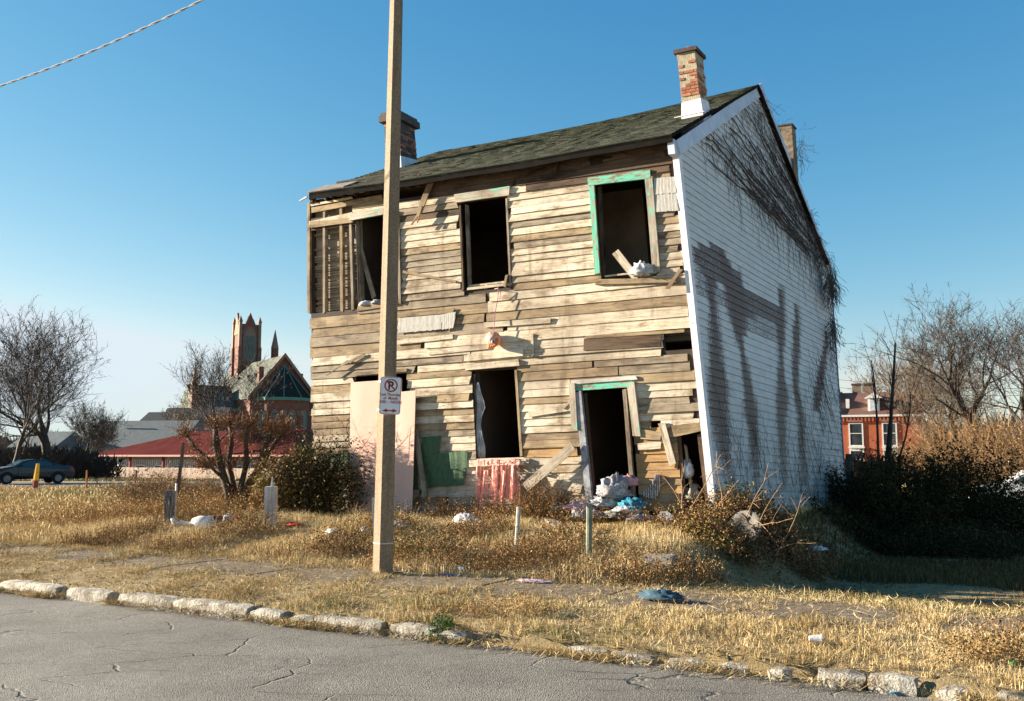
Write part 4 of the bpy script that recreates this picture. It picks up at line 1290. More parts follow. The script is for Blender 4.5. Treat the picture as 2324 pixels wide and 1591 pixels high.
# ------------------------------------------------------------------ concrete pole and parking sign
t = NT('exposed_aggregate_concrete')
ob = t.obj()
vo = t.n('TexVoronoi', i_Scale=95.0); t.l(ob, vo.inputs['Vector'])
c = t.ramp(vo.outputs['Color'], [(.1, (.17, .115, .07)), (.5, (.25, .178, .115)), (.9, (.33, .245, .16))])
c = t.mix(.4, c, t.ramp(t.noise(ob, 2, 4), [(.3, .7), (.7, 1.1)]), 'MULTIPLY')
c = t.mix(t.ramp(t.noise(t.mapping(ob, (7, 7, .5)), 1.5, 5), [(.52, 0.0), (.68, .5)]), c, (.12, .085, .055))
t.base(c); t.bump(vo.outputs['Distance'], .5, .006)
M_POLE = t.done(.8)
pole = thing('lamp_pole', 'tall tan exposed aggregate concrete pole rising from the sidewalk edge out of frame', 'pole')
PB = at_y(868, 1302, 11.95); PB.z = gzf(PB.x, PB.y) - .1
PT = at_y(902, -120, 11.95)
ax = (PT - PB).normalized()
mb = MB(); nseg = 40; k = 8
xd = Vector((1, 0, 0)); xd = (xd - ax * xd.dot(ax)).normalized(); yd = ax.cross(xd)
hgt = (PT - PB).length
for i in range(nseg + 1):
    c = PB + (PT - PB) * (i / nseg); rad = .128 - .046 * (i / nseg) * 1.0
    for j in range(k):                                  # chamfered square: narrow and broad faces alternate
        a = R(-52) + (j // 2) * math.pi / 2 + (-1 if j % 2 == 0 else 1) * R(40)
        mb.v.append(tuple(c + (xd * math.cos(a) + yd * math.sin(a)) * rad))
for i in range(nseg):
    for j in range(k): mb.f.append((i * k + j, i * k + (j + 1) % k, (i + 1) * k + (j + 1) % k, (i + 1) * k + j))
mb.f += [tuple(range(k))[::-1], tuple(nseg * k + j for j in range(k))]; mb.mi = [0] * len(mb.f)
mb.build('shaft', M_POLE, pole)
M_BAND = plain('steel_band', (.6, .58, .55), (.4, .38, .36), 8, .4, metal=.4)
def band(py, hh):
    q = on_plane(868 + (1302 - py) * .024, py, PB, Vector((0, -1, 0))); f = (q.z - PB.z) / (PT.z - PB.z)
    c = PB + (PT - PB) * f; rad = (.128 - .046 * f) + .004
    mb = MB(); 
    for dz in (0, hh):
        for j in range(k):
            a = R(-52) + (j // 2) * math.pi / 2 + (-1 if j % 2 == 0 else 1) * R(40)
            mb.v.append(tuple(c + ax * dz + (xd * math.cos(a) + yd * math.sin(a)) * rad))
    for j in range(k): mb.f.append((j, (j + 1) % k, k + (j + 1) % k, k + j))
    mb.mi = [0] * len(mb.f); mb.build('strap', M_BAND, pole)
band(1233, .012); band(932, .02); band(868, .02)

sign = thing('parking_sign', 'white no parking sign with red circle strapped to the concrete pole', 'sign')
SY = PB.y - .145
sTL, sTR, sBR, sBL = at_y(864, 854, SY), at_y(911.5, 857, SY + .02), at_y(908, 941, SY + .02), at_y(859, 940, SY)
sx_ = ((sTR - sTL) + (sBR - sBL)).normalized(); sy_ = ((sTL - sBL) + (sTR - sBR)).normalized(); sn_ = sx_.cross(sy_).normalized()
SWd, SHt = ((sTR - sTL).length + (sBR - sBL).length) / 2, ((sTL - sBL).length + (sTR - sBR).length) / 2
SC = (sTL + sTR + sBR + sBL) / 4
def SPt(x, y, n=0.0): return SC + sx_ * x + sy_ * y + sn_ * n
def rrect(w, h, r, n=5):
    pts = []
    for cx, cy, a0 in ((w / 2 - r, h / 2 - r, 0), (-w / 2 + r, h / 2 - r, 90), (-w / 2 + r, -h / 2 + r, 180), (w / 2 - r, -h / 2 + r, 270)):
        for i in range(n + 1):
            a = R(a0 + 90 * i / n); pts.append((cx + r * math.cos(a), cy + r * math.sin(a)))
    return pts
M_SW = plain('sign_white', (.78, .79, .80), (.72, .72, .74), 20, .45, bump=0)
M_SR = plain('sign_red', (.42, .035, .02), (.36, .03, .02), 20, .45, bump=0)
M_SK = plain('sign_black', (.015, .015, .02), (.02, .02, .03), 20, .45, bump=0)
mb = MB(); mb.prism([SPt(x, y, 0) for x, y in rrect(SWd, SHt, .035)][::-1], -sn_ * .003); mb.build('plate', M_SW, sign)
def ringband(mb, outer, inner, n):
    a = [SPt(x, y, n) for x, y in outer]; b = [SPt(x, y, n) for x, y in inner]; m = len(a)
    mb.add(a + b, [(i, (i + 1) % m, m + (i + 1) % m, m + i) for i in range(m)])
mb = MB(); ringband(mb, rrect(SWd - .008, SHt - .008, .032), rrect(SWd - .018, SHt - .018, .028), .0015); mb.build('border', M_SR, sign)
cy_ = SHt / 2 - .107
circ = lambda r: [(.002 + r * math.cos(2 * math.pi * i / 40), cy_ + r * math.sin(2 * math.pi * i / 40)) for i in range(40)]
mb = MB(); ringband(mb, circ(.083), circ(.066), .0030)
d = .070 / math.sqrt(2); w = .0085 / math.sqrt(2)
mb.add([SPt(-d - w, cy_ + d - w, .0034), SPt(d - w, cy_ - d - w, .0034), SPt(d + w, cy_ - d + w, .0034), SPt(-d + w, cy_ + d + w, .0034)], [(0, 1, 2, 3)])
mb.build('prohibition_ring', M_SR, sign)
def text(s, size, x, y, mat, n, name, bold=0.0, sxk=1.0):
    cu = bpy.data.curves.new('t', 'FONT'); cu.body = s; cu.size = size; cu.align_x = 'CENTER'; cu.offset = bold; cu.resolution_u = 4
    o = bpy.data.objects.new('t', cu); COL.objects.link(o); dg = bpy.context.evaluated_depsgraph_get()
    me = bpy.data.meshes.new_from_object(o.evaluated_get(dg)); bpy.data.objects.remove(o)
    for v in me.vertices: v.co = SPt(x + v.co.x * sxk, y + v.co.y, n)
    me.materials.clear(); me.materials.append(mat); me.name = name
    return link(bpy.data.objects.new(name, me), sign)
text('P', .145, -.002, cy_ - .050, M_SK, .0024, 'letter', .004, .95)
y0 = cy_ - .083
text('Last Thursday', .050, 0, y0 - .046, M_SR, .002, 'lettering', .0012, .88)
text('of  Month', .050, .004, y0 - .092, M_SR, .002, 'lettering', .0012, .9)
text('8:30', .050, -.094, y0 - .140, M_SR, .002, 'lettering', .0014, .85)
text('A', .022, -.047, y0 - .122, M_SR, .002, 'lettering'); text('M', .022, -.047, y0 - .140, M_SR, .002, 'lettering')
text('TO', .022, -.004, y0 - .134, M_SR, .002, 'lettering')
text('NOON', .050, .078, y0 - .140, M_SR, .002, 'lettering', .0014, .82)
ya = -SHt / 2 + .047
mb = MB()
hw = .094
mb.add([SPt(-hw, ya, .002), SPt(-.035, ya + .025, .002), SPt(-.035, ya + .009, .002), SPt(.035, ya + .009, .002), SPt(.035, ya + .025, .002), SPt(hw, ya, .002), SPt(.035, ya - .025, .002), SPt(.035, ya - .009, .002), SPt(-.035, ya - .009, .002), SPt(-.035, ya - .025, .002)],
       [(0, 9, 8, 2, 1)[::1], (2, 8, 7, 3), (3, 7, 6, 5, 4)])
mb.build('double_arrow', M_SR, sign)
for yy_ in (cy_ + .078, ya - .008):
    mb = MB(); mb.tube([SPt(0, yy_, 0), SPt(0, yy_, .010)], .009, 8); mb.build('bolt', M_BAND, sign)

# ------------------------------------------------------------------ small builders
def P_(*c): return Vector(c)
def crumple(name, label, cat, loc, size, mat, seed, k=3.0, amp=.35, squash=.0, group=None, parent=None, rot=0.0, nu=28, nv=16):
    """a crumpled cloth, bag or lump lying on something"""
    if mat.name.startswith(('translucent', 'white_cloth', 'grey_print', 'denim')): k *= 1.7
    mb = MB(); lx, ly, lz = size; cr, sr = math.cos(rot), math.sin(rot)
    for j in range(nv + 1):
        th = math.pi * j / nv
        for i in range(nu):
            ph = 2 * math.pi * i / nu
            d = Vector((math.sin(th) * math.cos(ph), math.sin(th) * math.sin(ph), math.cos(th)))
            a = noise.noise(d * k + Vector((seed * 7.1, 0, 0))); b = 1 - abs(noise.noise(d * k * 2.2 + Vector((0, seed * 3.3, 0)))) * 2
            r = 1 + amp * a + amp * .5 * (b - .5) + amp * .25 * noise.noise(d * k * 6)
            x, y, z = d.x * r * lx / 2, d.y * r * ly / 2, d.z * r * lz / 2
            if z < 0: z *= .35
            mb.v.append((loc[0] + x * cr - y * sr, loc[1] + x * sr + y * cr, loc[2] + z))
    for j in range(nv):
        for i in range(nu): mb.f.append((j * nu + i, (j + 1) * nu + i, (j + 1) * nu + (i + 1) % nu, j * nu + (i + 1) % nu))
    mb.mi = [0] * len(mb.f)
    o = mb.build(name, mat, parent, smooth=True)
    return tag(o, label, cat, group) if label else o
def cloth_mat(name, c1, c2=None, sc=8): return plain(name, c1, c2 or tuple(x * .7 for x in c1), sc, .9, bump=.4, dist=.01, bscale=60)
M_CW, M_CB, M_CT, M_CP, M_CBK = cloth_mat('white_cloth', (.62, .61, .60), (.32, .32, .34)), cloth_mat('blue_cloth', (.10, .22, .42), (.05, .10, .20)), cloth_mat('turquoise_cloth', (.025, .22, .34)), cloth_mat('pink_cloth', (.66, .36, .36), (.42, .22, .26)), cloth_mat('black_cloth', (.03, .03, .04))
M_CG = cloth_mat('grey_print_cloth', (.44, .42, .42), (.15, .14, .16), 22)
M_CO = cloth_mat('olive_grey_cloth', (.30, .28, .22), (.14, .13, .11))
M_TARP = cloth_mat('dull_teal_tarp', (.09, .17, .16), (.04, .08, .08))
M_BAG = plain('translucent_white_bag', (.74, .78, .84), (.60, .64, .72), 4, .35, bump=.1)

# pink plywood sheets leaning on the wall
M_PLY = plain('pink_primed_plywood', (.74, .50, .40), (.66, .40, .31), 1.2, .8, bump=.1, stretch=(1, 1, .5))
M_PLYE = plain('plywood_edge', (.42, .20, .12), (.30, .14, .08), 8)
def sheet(name, label, c, n_bot, n_top, t=.018):
    """c: photo corners TL TR BR BL"""
    P = [fplane(c[0][0], c[0][1], n_top), fplane(c[1][0], c[1][1], n_top), fplane(c[2][0], c[2][1], n_bot), fplane(c[3][0], c[3][1], n_bot)]
    mb = MB(); mb.hexa([P[3], P[2], P[2] + N3 * t, P[3] + N3 * t, P[0], P[1], P[1] + N3 * t, P[0] + N3 * t])
    return tag(mb.build(name, M_PLY), label, 'plywood sheet')
sheet('plywood_sheet', 'large pale pink plywood sheet leaning over the boarded window behind the pole', [(797, 868), (912, 860), (910, 1170), (792, 1175)], .30, .06)
sheet('plywood_sheet', 'narrower pink plywood sheet leaning just right of the concrete pole', [(872, 893), (944, 886), (935, 1176), (868, 1180)], .36, .13)
fb = MB
def loose(label, *a, **k):
    o = fboard(*a, name='loose_board', parent=FREE, **k); return tag(o, label, 'board')
loose('grey board leaning on the wall against the pink plywood edge', 967, 1128, 942, 975, .11, .03, .26, W_GREY, n1=.08)
loose('pale board propped diagonally on the wall between window and door', 1192, 1107, 1301, 1012, .17, .03, .20, W_CREAM, n1=.12)
loose('short pale board with two dark holes sticking out of the upper right window', 1446, 634, 1397, 572, .14, .03, .02, W_CREAM, n1=.02)
# slab on the lower window sill
mb = MB(); q0, q1, q2, q3 = fplane(1118, 1040, -.15), fplane(1165, 1040, .28), fplane(1190, 1033, .28), fplane(1150, 1030, -.25)
a_ = fplane(1120, 1028, -.25); b_ = fplane(1160, 1030, -.10); 
mb = MB(); o_ = fplane(1188, 1041, .16); mb.box(fplane(1150, 1046, .10), S3 * .40, -N3 * .55 - S3 * .1, Vector((0, 0, .035)))
co = [(v[0] * 1.0, v[1], 0) for v in mb.v]
tag(mb.build('loose_board', W_WHITE, co=co), 'broad pale board lying across the sill of the lower middle window', 'board')
tag(crumple('sill_rag', None, None, fplane(832, 692, .0), (.30, .16, .16), M_CW, 3), 'white rag lying on the sill of the upper left window', 'rag')
tag(crumple('sill_rag', None, None, fplane(858, 688, .0), (.28, .16, .14), M_CG, 4), 'grey rag beside the white one on the upper left window sill', 'rag')
tag(crumple('rag_bundle', None, None, fplane(1459, 620, .03), (.42, .30, .34), M_CW, 6, amp=.5), 'crumpled white bundle of cloth resting in the upper right window', 'cloth')

# hanging plush ball and its string
toy = thing('hanging_toy', 'orange and white stuffed toy ball hanging on a pink string from the upper window', 'toy')
TC = fplane(1119, 771, .16); r0 = .135
M_OR = cloth_mat('orange_plush', (.72, .16, .04), (.70, .26, .12), 9); M_ORW = cloth_mat('white_plush', (.78, .62, .54), (.68, .20, .08), 5)
mb = MB(); nu, nv = 24, 14
for j in range(nv + 1):
    th = math.pi * j / nv
    for i in range(nu):
        ph = 2 * math.pi * i / nu; d = Vector((math.sin(th) * math.cos(ph), math.sin(th) * math.sin(ph), math.cos(th)))
        r = r0 * (1 + .12 * noise.noise(d * 3)) * (1.0 if d.z < 0 else 1.12)
        mb.v.append(tuple(TC + d * r))
for j in range(nv):
    for i in range(nu): mb.f.append((j * nu + i, (j + 1) * nu + i, (j + 1) * nu + (i + 1) % nu, j * nu + (i + 1) % nu))
mb.mi = [0] * len(mb.f); mb.build('body', M_ORW, toy, smooth=True)
view = (O - TC).normalized()
for i in range(9):                                       # tufts round the lower front
    a = math.pi * (.9 + 1.3 * i / 8)
    c = TC + view * .09 + S3 * math.cos(a) * .085 + Vector((0, 0, math.sin(a) * .085 - .03))
    crumple('tuft', None, None, c - Vector((0, 0, .01)), (.075, .06, .07), M_OR, i, parent=toy, nu=10, nv=7)
mb = MB(); mb.tube([TC + view * .11 + Vector((0, 0, -.035)), TC + view * .145 + Vector((0, 0, -.035))], [.045, .03], 10); mb.build('snout', M_CW, toy)
mb = MB(); mb.tube([TC + view * .146 + Vector((0, 0, -.035)), TC + view * .153 + Vector((0, 0, -.035))], [.018, .014], 8); mb.build('nose', M_CBK, toy)
mb = MB(); pts = []
s0 = fplane(1130, 655, .12); top = TC + Vector((0, 0, r0 * 1.1))
for i in range(12):
    f = i / 11; pts.append(s0 + (top - s0) * f + S3 * .02 * math.sin(f * 7) * (1 - f))
mb.tube(pts, .008, 5); mb.tube([fplane(1122, 656, .05), s0 + Vector((0, 0, .01)), fplane(1136, 664, .10), fplane(1133, 680, .08)], .007, 5)
mb.build('string', cloth_mat('pink_string', (.75, .42, .50)), toy)

# the torn salmon mesh curtain over the sill
M_NET = cloth_mat('salmon_net', (.80, .42, .34), (.70, .30, .24), 20)
net = thing('torn_net_curtain', 'torn salmon pink net curtain hanging over the sill of the lower middle window', 'curtain')
nx, ny = 64, 60; mb = MB(); idx = {}; rr = random.Random(8)
TL, TR_, BL_, BR_ = (1082, 1042), (1178, 1040), (1074, 1172), (1180, 1162)
def NP(a, b):
    x = (TL[0] * (1 - a) + TR_[0] * a) * (1 - b) + (BL_[0] * (1 - a) + BR_[0] * a) * b; y = (TL[1] * (1 - a) + TR_[1] * a) * (1 - b) + (BL_[1] * (1 - a) + BR_[1] * a) * b
    x += 4 * math.sin(a * 14 + b * 2.5) * b
    n = .20 + .028 * math.sin(a * 31 + 2 * b) * min(1, b * 3) + .014 * math.sin(a * 67 + b * 4) + .05 * b
    if b < .12: n = .10 + .12 * (b / .12)
    return fplane(x, y, n)
for j in range(ny + 1):
    for i in range(nx + 1):
        idx[i, j] = len(mb.v); mb.v.append(tuple(NP(i / nx, j / ny)))
for j in range(ny):
    for i in range(nx):
        a, b = i / nx, j / ny
        h = noise.noise(Vector((a * 7, b * 4.2, 2.0))) + .35 * noise.noise(Vector((a * 26, b * 8, 5)))
        hole = h > (.46 - .30 * b) or (b > .80 + .17 * noise.noise(Vector((a * 8, 0, 9)))) or (abs(a - .27) < .07 and .30 < b < .42) or (abs(a - .3) < .08 and .5 < b < .72) or (b < .18 and abs(noise.noise(Vector((a * 20, b * 30, 1)))) > .32)
        if hole or rr.random() < .04: continue
        mb.f.append((idx[i, j], idx[i + 1, j], idx[i + 1, j + 1], idx[i, j + 1]))
mb.mi = [0] * len(mb.f); o = mb.build('cloth', M_NET, net)
md = o.modifiers.new('thick', 'SOLIDIFY'); md.thickness = .004
mb = MB()
for i in range(110):                                     # loose threads
    a = rr.random(); b0 = rr.uniform(0, .6); b1 = min(1.08, b0 + rr.uniform(.2, .6)); pts = []; da = rr.gauss(0, .04)
    for j in range(8):
        b = b0 + (b1 - b0) * j / 7; pts.append(NP(min(1, max(0, a + da * j / 7)), b) + N3 * .01)
    mb.tube(pts, .0035, 3, cap=False)
mb.build('threads', M_NET, net, kind='stuff')

# white curtain in the lower middle window, striped cloth by the door
def strip(name, label, cat, path, mat, n0=.02, fold=.02, parent=None, cols=10):
    """path: (x, y, half width px) down the strip"""
    mb = MB(); m = len(path)
    for (x, y, w) in path:
        for i in range(cols + 1):
            a = i / cols * 2 - 1
            mb.v.append(tuple(fplane(x + a * w, y, n0 + fold * math.sin(i * 2.1 + y * .02))))
    for j in range(m - 1):
        for i in range(cols): mb.f.append((j * (cols + 1) + i, j * (cols + 1) + i + 1, (j + 1) * (cols + 1) + i + 1, (j + 1) * (cols + 1) + i))
    mb.mi = [0] * len(mb.f); o = mb.build(name, mat, parent, smooth=True)
    md = o.modifiers.new('thick', 'SOLIDIFY'); md.thickness = .006
    return tag(o, label, cat)
strip('window_curtain', 'long white curtain rag hanging at the left side of the lower middle window', 'curtain',
      [(1084, 868, 2), (1086, 890, 5), (1090, 910, 8), (1092, 925, 9), (1088, 945, 5), (1086, 965, 5), (1088, 990, 7), (1092, 1015, 9), (1093, 1040, 8)], M_CW, -.03, .02)
t = NT('striped_cloth'); ob = t.obj(); wv = t.n('TexWave', i_Scale=9.0, i_Distortion=1.5); t.l(ob, wv.inputs['Vector'])
t.base(t.ramp(wv.outputs['Color'], [(.35, (.66, .62, .58)), (.5, (.16, .14, .14))])); M_STRIPE = t.done(.9)
strip('striped_cloth', 'grey striped cloth hooked in a swag on the wall right of the doorway', 'cloth',
      [(1490, 1076, 4), (1490, 1085, 7), (1489, 1096, 9), (1484, 1106, 13), (1478, 1114, 18), (1474, 1121, 20), (1476, 1128, 14), (1480, 1133, 6)], M_STRIPE, .07, .03)
# heap of clothes in the doorway and on the ground before it
heap = [
 ((1395, 1120), (.55, .4, .55), M_CG, 'grey printed blanket heaped in the doorway', .2),
 ((1375, 1145), (.50, .4, .32), M_CW, 'white sheet spilling out of the doorway', .2),
 ((1428, 1098), (.35, .3, .30), M_CP, 'pink garment on top of the heap inside the doorway', .0),
 ((1432, 1150), (.45, .4, .28), M_CT, 'turquoise cloth at the right foot of the doorway', .35),
 ((1420, 1160), (.45, .3, .16), M_CW, 'white rag under the turquoise cloth', .5),
 ((1318, 1155), (.50, .4, .22), M_CP, 'lilac pink garment thrown left of the doorway', .45),
 ((1318, 1172), (.38, .3, .22), M_CW, 'white rag ball on the ground left of the door step', .7),
 ((1350, 1172), (.55, .4, .18), M_CG, 'grey patterned cloth on the ground below the door', .6),
 ((1390, 1172), (.50, .4, .16), M_CO, 'olive cloth trodden into the ground below the door', .6),
 ((1450, 1178), (.50, .3, .16), M_CG, 'grey cloth at the right end of the heap', .55),
 ((1372, 1112), (.5, .4, .25), M_CB, 'dark blue clothes deep inside the doorway', -.6),
 ((1560, 1075), (.22, .2, .42), M_BAG, 'white plastic sack inside the broken corner hole', -.15),
 ((1568, 1130), (.3, .25, .35), M_CO, 'grey sack below the white one in the corner hole', -.1),
]
for i, ((x, y), sz, m_, lb, n) in enumerate(heap):
    crumple('clothing' if m_ is not M_BAG else 'plastic_sack', lb, 'clothes' if m_ is not M_BAG else 'sack', fplane(x, y, n), sz, m_, 20 + i, amp=.55, rot=i * .7)
# trodden planks below the door
for (x0, y0, x1, y1, n, lb) in ((1335, 1186, 1470, 1186, .75, 'grey board lying on the ground in front of the doorway'), (1222, 1180, 1262, 1210, 1.4, 'weathered grooved board lying in the grass left of the doorway')):
    a, b = on_ground(x0, y0, .06), on_ground(x1, y1, .06); d = (b - a); mb = MB(); co = []
    sd = Vector((-d.y, d.x, 0)).normalized() * .16
    mb.box(a, d, sd, (0, 0, .035)); co = [(v[0], v[1], 0) for v in mb.v]
    tag(mb.build('ground_board', W_GREY, co=co), lb, 'board')
# things on the ground (photo point, size)
items = [
 ('plastic_sack', 'blue tarpaulin sack beside the pink plywood', 'sack', (965, 1150), (.62, .45, .50), cloth_mat('blue_grey_tarp', (.22, .34, .46), (.30, .38, .44), 3), 1),
 ('cushion', 'grey flat cushion in front of the blue sack', 'cushion', (948, 1155), (.75, .4, .26), M_CG, 2),
 ('tarpaulin', 'dull teal tarpaulin crumpled among the weeds under the green shingles', 'tarpaulin', (1020, 1165), (.9, .5, .36), M_TARP, 3),
 ('rubbish_bag', 'white plastic bag in the straw right of the concrete pole', 'plastic bag', (912, 1200), (.34, .2, .16), M_BAG, 4),
 ('rubbish_bag', 'white paper bag in the straw below the net curtain', 'plastic bag', (1056, 1192), (.40, .3, .22), M_BAG, 5),
 ('rubbish_bag', 'small white bag in the weeds left of the concrete pole', 'plastic bag', (755, 1217), (.26, .18, .13), M_BAG, 6),
 ('rubbish_bag', 'white scrap caught in the weeds close beside the pole', 'plastic bag', (828, 1210), (.14, .12, .12), M_BAG, 7),
 ('red_rag', 'bright red rag in the weeds behind the white post', 'rag', (665, 1196), (.34, .2, .08), cloth_mat('red_cloth', (.72, .06, .05)), 8),
 ('blue_cloth', 'dark blue cloth lying on the straw covered sidewalk', 'cloth', (1500, 1366), (.44, .22, .15), cloth_mat('denim_cloth', (.025, .06, .09), (.06, .12, .16), 14), 9),
 ('pink_shirt', 'pale lilac shirt flattened on the sidewalk edge', 'shirt', (1218, 1322), (.46, .18, .035), cloth_mat('lilac_cloth', (.55, .42, .50), (.36, .28, .36), 20), 10),
 ('blue_scrap', 'bright blue scrap at the sidewalk edge right of the pole', 'scrap', (1022, 1308), (.34, .1, .03), M_CB, 11),
 ('grey_scrap', 'pale grey plastic scrap in the weeds right of the pole foot', 'scrap', (1045, 1295), (.2, .1, .05), M_BAG, 12),
 ('rubbish_bag', 'white scrap shining in the shaded corner bush', 'plastic bag', (1668, 1168), (.26, .2, .22), M_BAG, 13),
 ('rubbish_bag', 'white flattened bag lying in the dark yard beside the gable', 'plastic bag', (1840, 1252), (.5, .3, .12), M_BAG, 14),
 ('dark_rag', 'black rag half buried in the yard straw right of the pole', 'rag', (1010, 1232), (.5, .2, .08), M_CBK, 15),
 ('rubbish_bag', 'white bag snagged in the bush left of the house', 'plastic bag', (688, 1140), (.2, .15, .22), M_BAG, 16),
 ('white_scrap', 'small white scrap beside the concrete block', 'scrap', (1432, 1300), (.2, .1, .04), M_BAG, 17),
 ('green_scrap', 'tiny bright green scrap in the grass at far right', 'scrap', (2300, 1512), (.05, .04, .03), cloth_mat('green_plastic', (.05, .55, .08)), 18),
 ('teal_scrap', 'teal wrapper lying in the gutter straw', 'scrap', (2032, 1551), (.10, .04, .015), M_CT, 19),
 ('white_scrap', 'white paper scrap in the gutter straw', 'scrap', (1890, 1533), (.07, .05, .015), M_BAG, 20),
 ('blue_white_sheet', 'pale plastic sheet lying flat in the shaded side yard', 'sheet', (2060, 1248), (1.9, .9, .05), plain('pale_sheet', (.42, .50, .58), (.28, .34, .40), 5), 21),
 ('blue_white_scrap', 'small pale scrap right of the sheet in the shaded yard', 'scrap', (2165, 1276), (.5, .25, .04), plain('pale_scrap', (.42, .50, .58)), 22),
]
for i, (nm, lb, ct, (x, y), sz, m_, sd) in enumerate(items):
    q = on_ground(x, y, sz[2] * .2 + (.02 if y < 1290 else .01))
    crumple(nm, lb, ct, q, sz, m_, sd + 60, amp=.5, rot=R(-29) if sz[0] > .3 else sd)
# white cup on the verge
cup = on_ground(1836, 1470, .07); mb = MB(); dd = Vector((.95, -.2, 0)); mb.tube([cup, cup + dd * .09], [.022, .034], 12)
mb2 = MB(); mb2.tube([cup + dd * .0905, cup + dd * .10], [.036, .036], 12)
tc = thing('paper_cup', 'white paper cup lying in the straw near the right kerb', 'cup'); mb.build('cup_body', M_CW, tc, smooth=False); mb2.build('rim', M_BAG, tc)
# concrete block
cb = on_ground(1487, 1290, .0); mb = MB(); mb.box(cb - Vector((.14, 0, .02)), S3 * .36, P_DIR * .2, (0, 0, .19))
tag(mb.build('concrete_block', plain('grey_block', (.26, .25, .23), (.18, .17, .15), 9)), 'grey concrete block sitting in the straw right of the green pipe', 'block')
# white figure: stuffed animal lying on its side
dog = thing('stuffed_animal', 'white stuffed toy animal lying on its side with a long tail and black paws', 'stuffed toy')
M_TOY = cloth_mat('dirty_white_plush', (.76, .72, .68), (.52, .48, .44), 6)
B_ = on_ground(462, 1204, .0)
def dpt(x, y, dz=0.0): return on_plane(x, y, B_, Vector((0, -1, 0))) + Vector((0, dz, 0))
mb = MB(); mb.tube([dpt(436, 1186), dpt(447, 1187), dpt(458, 1192), dpt(470, 1194), dpt(478, 1197)], [.07, .13, .17, .16, .06], 14); mb.build('body', M_TOY, dog, smooth=True)
mb = MB(); mb.tube([dpt(390, 1176), dpt(394, 1184), dpt(403, 1189), dpt(415, 1188), dpt(436, 1190)], [.03, .045, .05, .045, .04], 10); mb.build('tail', M_TOY, dog, smooth=True)
for (a, b, c) in (((452, 1184), (470, 1180), (482, 1179)), ((462, 1196), (480, 1186), (494, 1180)), ((468, 1202), (484, 1199), (497, 1195))):
    mb = MB(); mb.tube([dpt(*a), dpt(*b), dpt(*c)], [.075, .062, .058], 10); lg = mb.build('leg', M_TOY, dog, smooth=True)
    d = (dpt(*c) - dpt(*b)).normalized(); mb = MB(); mb.tube([dpt(*c), dpt(*c) + d * .05, dpt(*c) + d * .09], [.06, .062, .03], 10); mb.build('paw', M_CBK, lg, smooth=True)
crumple('toy_doll', 'small white and orange toy in the weeds right of the stuffed animal', 'toy', on_ground(517, 1196, .12), (.2, .15, .2), M_CW, 77)
crumple('orange_ball', 'orange ball beside the small white toy in the weeds', 'ball', on_ground(536, 1194, .12), (.17, .17, .17), plain('orange_plastic', (.75, .16, .07), rough=.5), 5, amp=.04)
# posts
def post(name, label, cat, foot, top, w, mat, k=4, taper=1.0, parts=None, w_shape=True):
    root = thing(name, label, cat)
    a = on_ground(*foot, -.05); b = on_plane(*top, a, Vector((0, -1, 0)))
    mb = MB(); mb.tube([a, a + (b - a) * .33, a + (b - a) * .66, b], [w, w * (2 + taper) / 3, w * (1 + 2 * taper) / 3, w * taper], k)
    co = [(v[2] * 1.0, v[0], 3) for v in mb.v]
    mb.build('shaft', mat, root, co=co); return root, a, b
M_PIPE = plain('galvanised_pipe', (.46, .46, .44), (.28, .26, .24), 12, .5, metal=.3)
M_GPIPE = plain('green_grey_pipe', (.20, .23, .16), (.12, .13, .10), 10, .6)
r_, a, b = post('pipe_post', 'thin pale galvanised pipe standing in the yard below the net curtain', 'post', (1171, 1248), (1177, 1150), .03, M_PIPE, 8)
r_, a, b = post('pipe_post', 'green grey pipe standing in front of the doorway', 'post', (1336, 1270), (1337, 1146), .042, M_GPIPE, 10)
mb = MB(); q = b; mb.tube([q + Vector((-.5, -.05, -.03)), q + Vector((-.2, -.03, .0)), q + Vector((.02, 0, .01)), q + Vector((.12, .2, .03))], .012, 5); mb.build('wire', M_PIPE, r_)
r_, a, b = post('gate_post', 'short white painted wooden post with a bolt on top left of the bush', 'post', (615, 1196), (615, 1104), .13, W_WHITE, 4, 1.0)
mb = MB(); mb.tube([b + Vector((.02, 0, -.01)), b + Vector((.02, 0, .17))], [.035, .012], 6); mb.build('bolt', M_PIPE, r_)
r_, a, b = post('old_gate_post', 'rotten dark wooden gate post with flaking white paint', 'post', (386, 1192), (386, 1112), .11, wood('rotten_flaking_post', (.30, .27, .24), (.12, .10, .09), (.04, .03, .03), .5, .2, paint=(.55, .55, .56), pcut=.60), 4)
mb = MB(); mb.tube([b + Vector((.12, -.05, -1.3)), b + Vector((.13, -.05, .12))], .02, 5); mb.build('rod', M_PIPE, r_)
post('leaning_rail', 'tall thin dark rail leaning right beside the rotten gate post', 'post', (394, 1178), (417, 1004), .045, W_DARKPOST, 4)
post('thin_stake', 'dark thin stake standing behind the pruned shrub', 'post', (566, 1165), (569, 1075), .03, W_DARKPOST, 5)
r_, a, b = post('pole_stub', 'white flaking stub post close behind the concrete pole', 'post', (851, 1215), (850, 1130), .06, wood('flaking_white_post', (.7, .68, .64), (.5, .46, .4), (.05, .04, .04), .5, .2), 4)
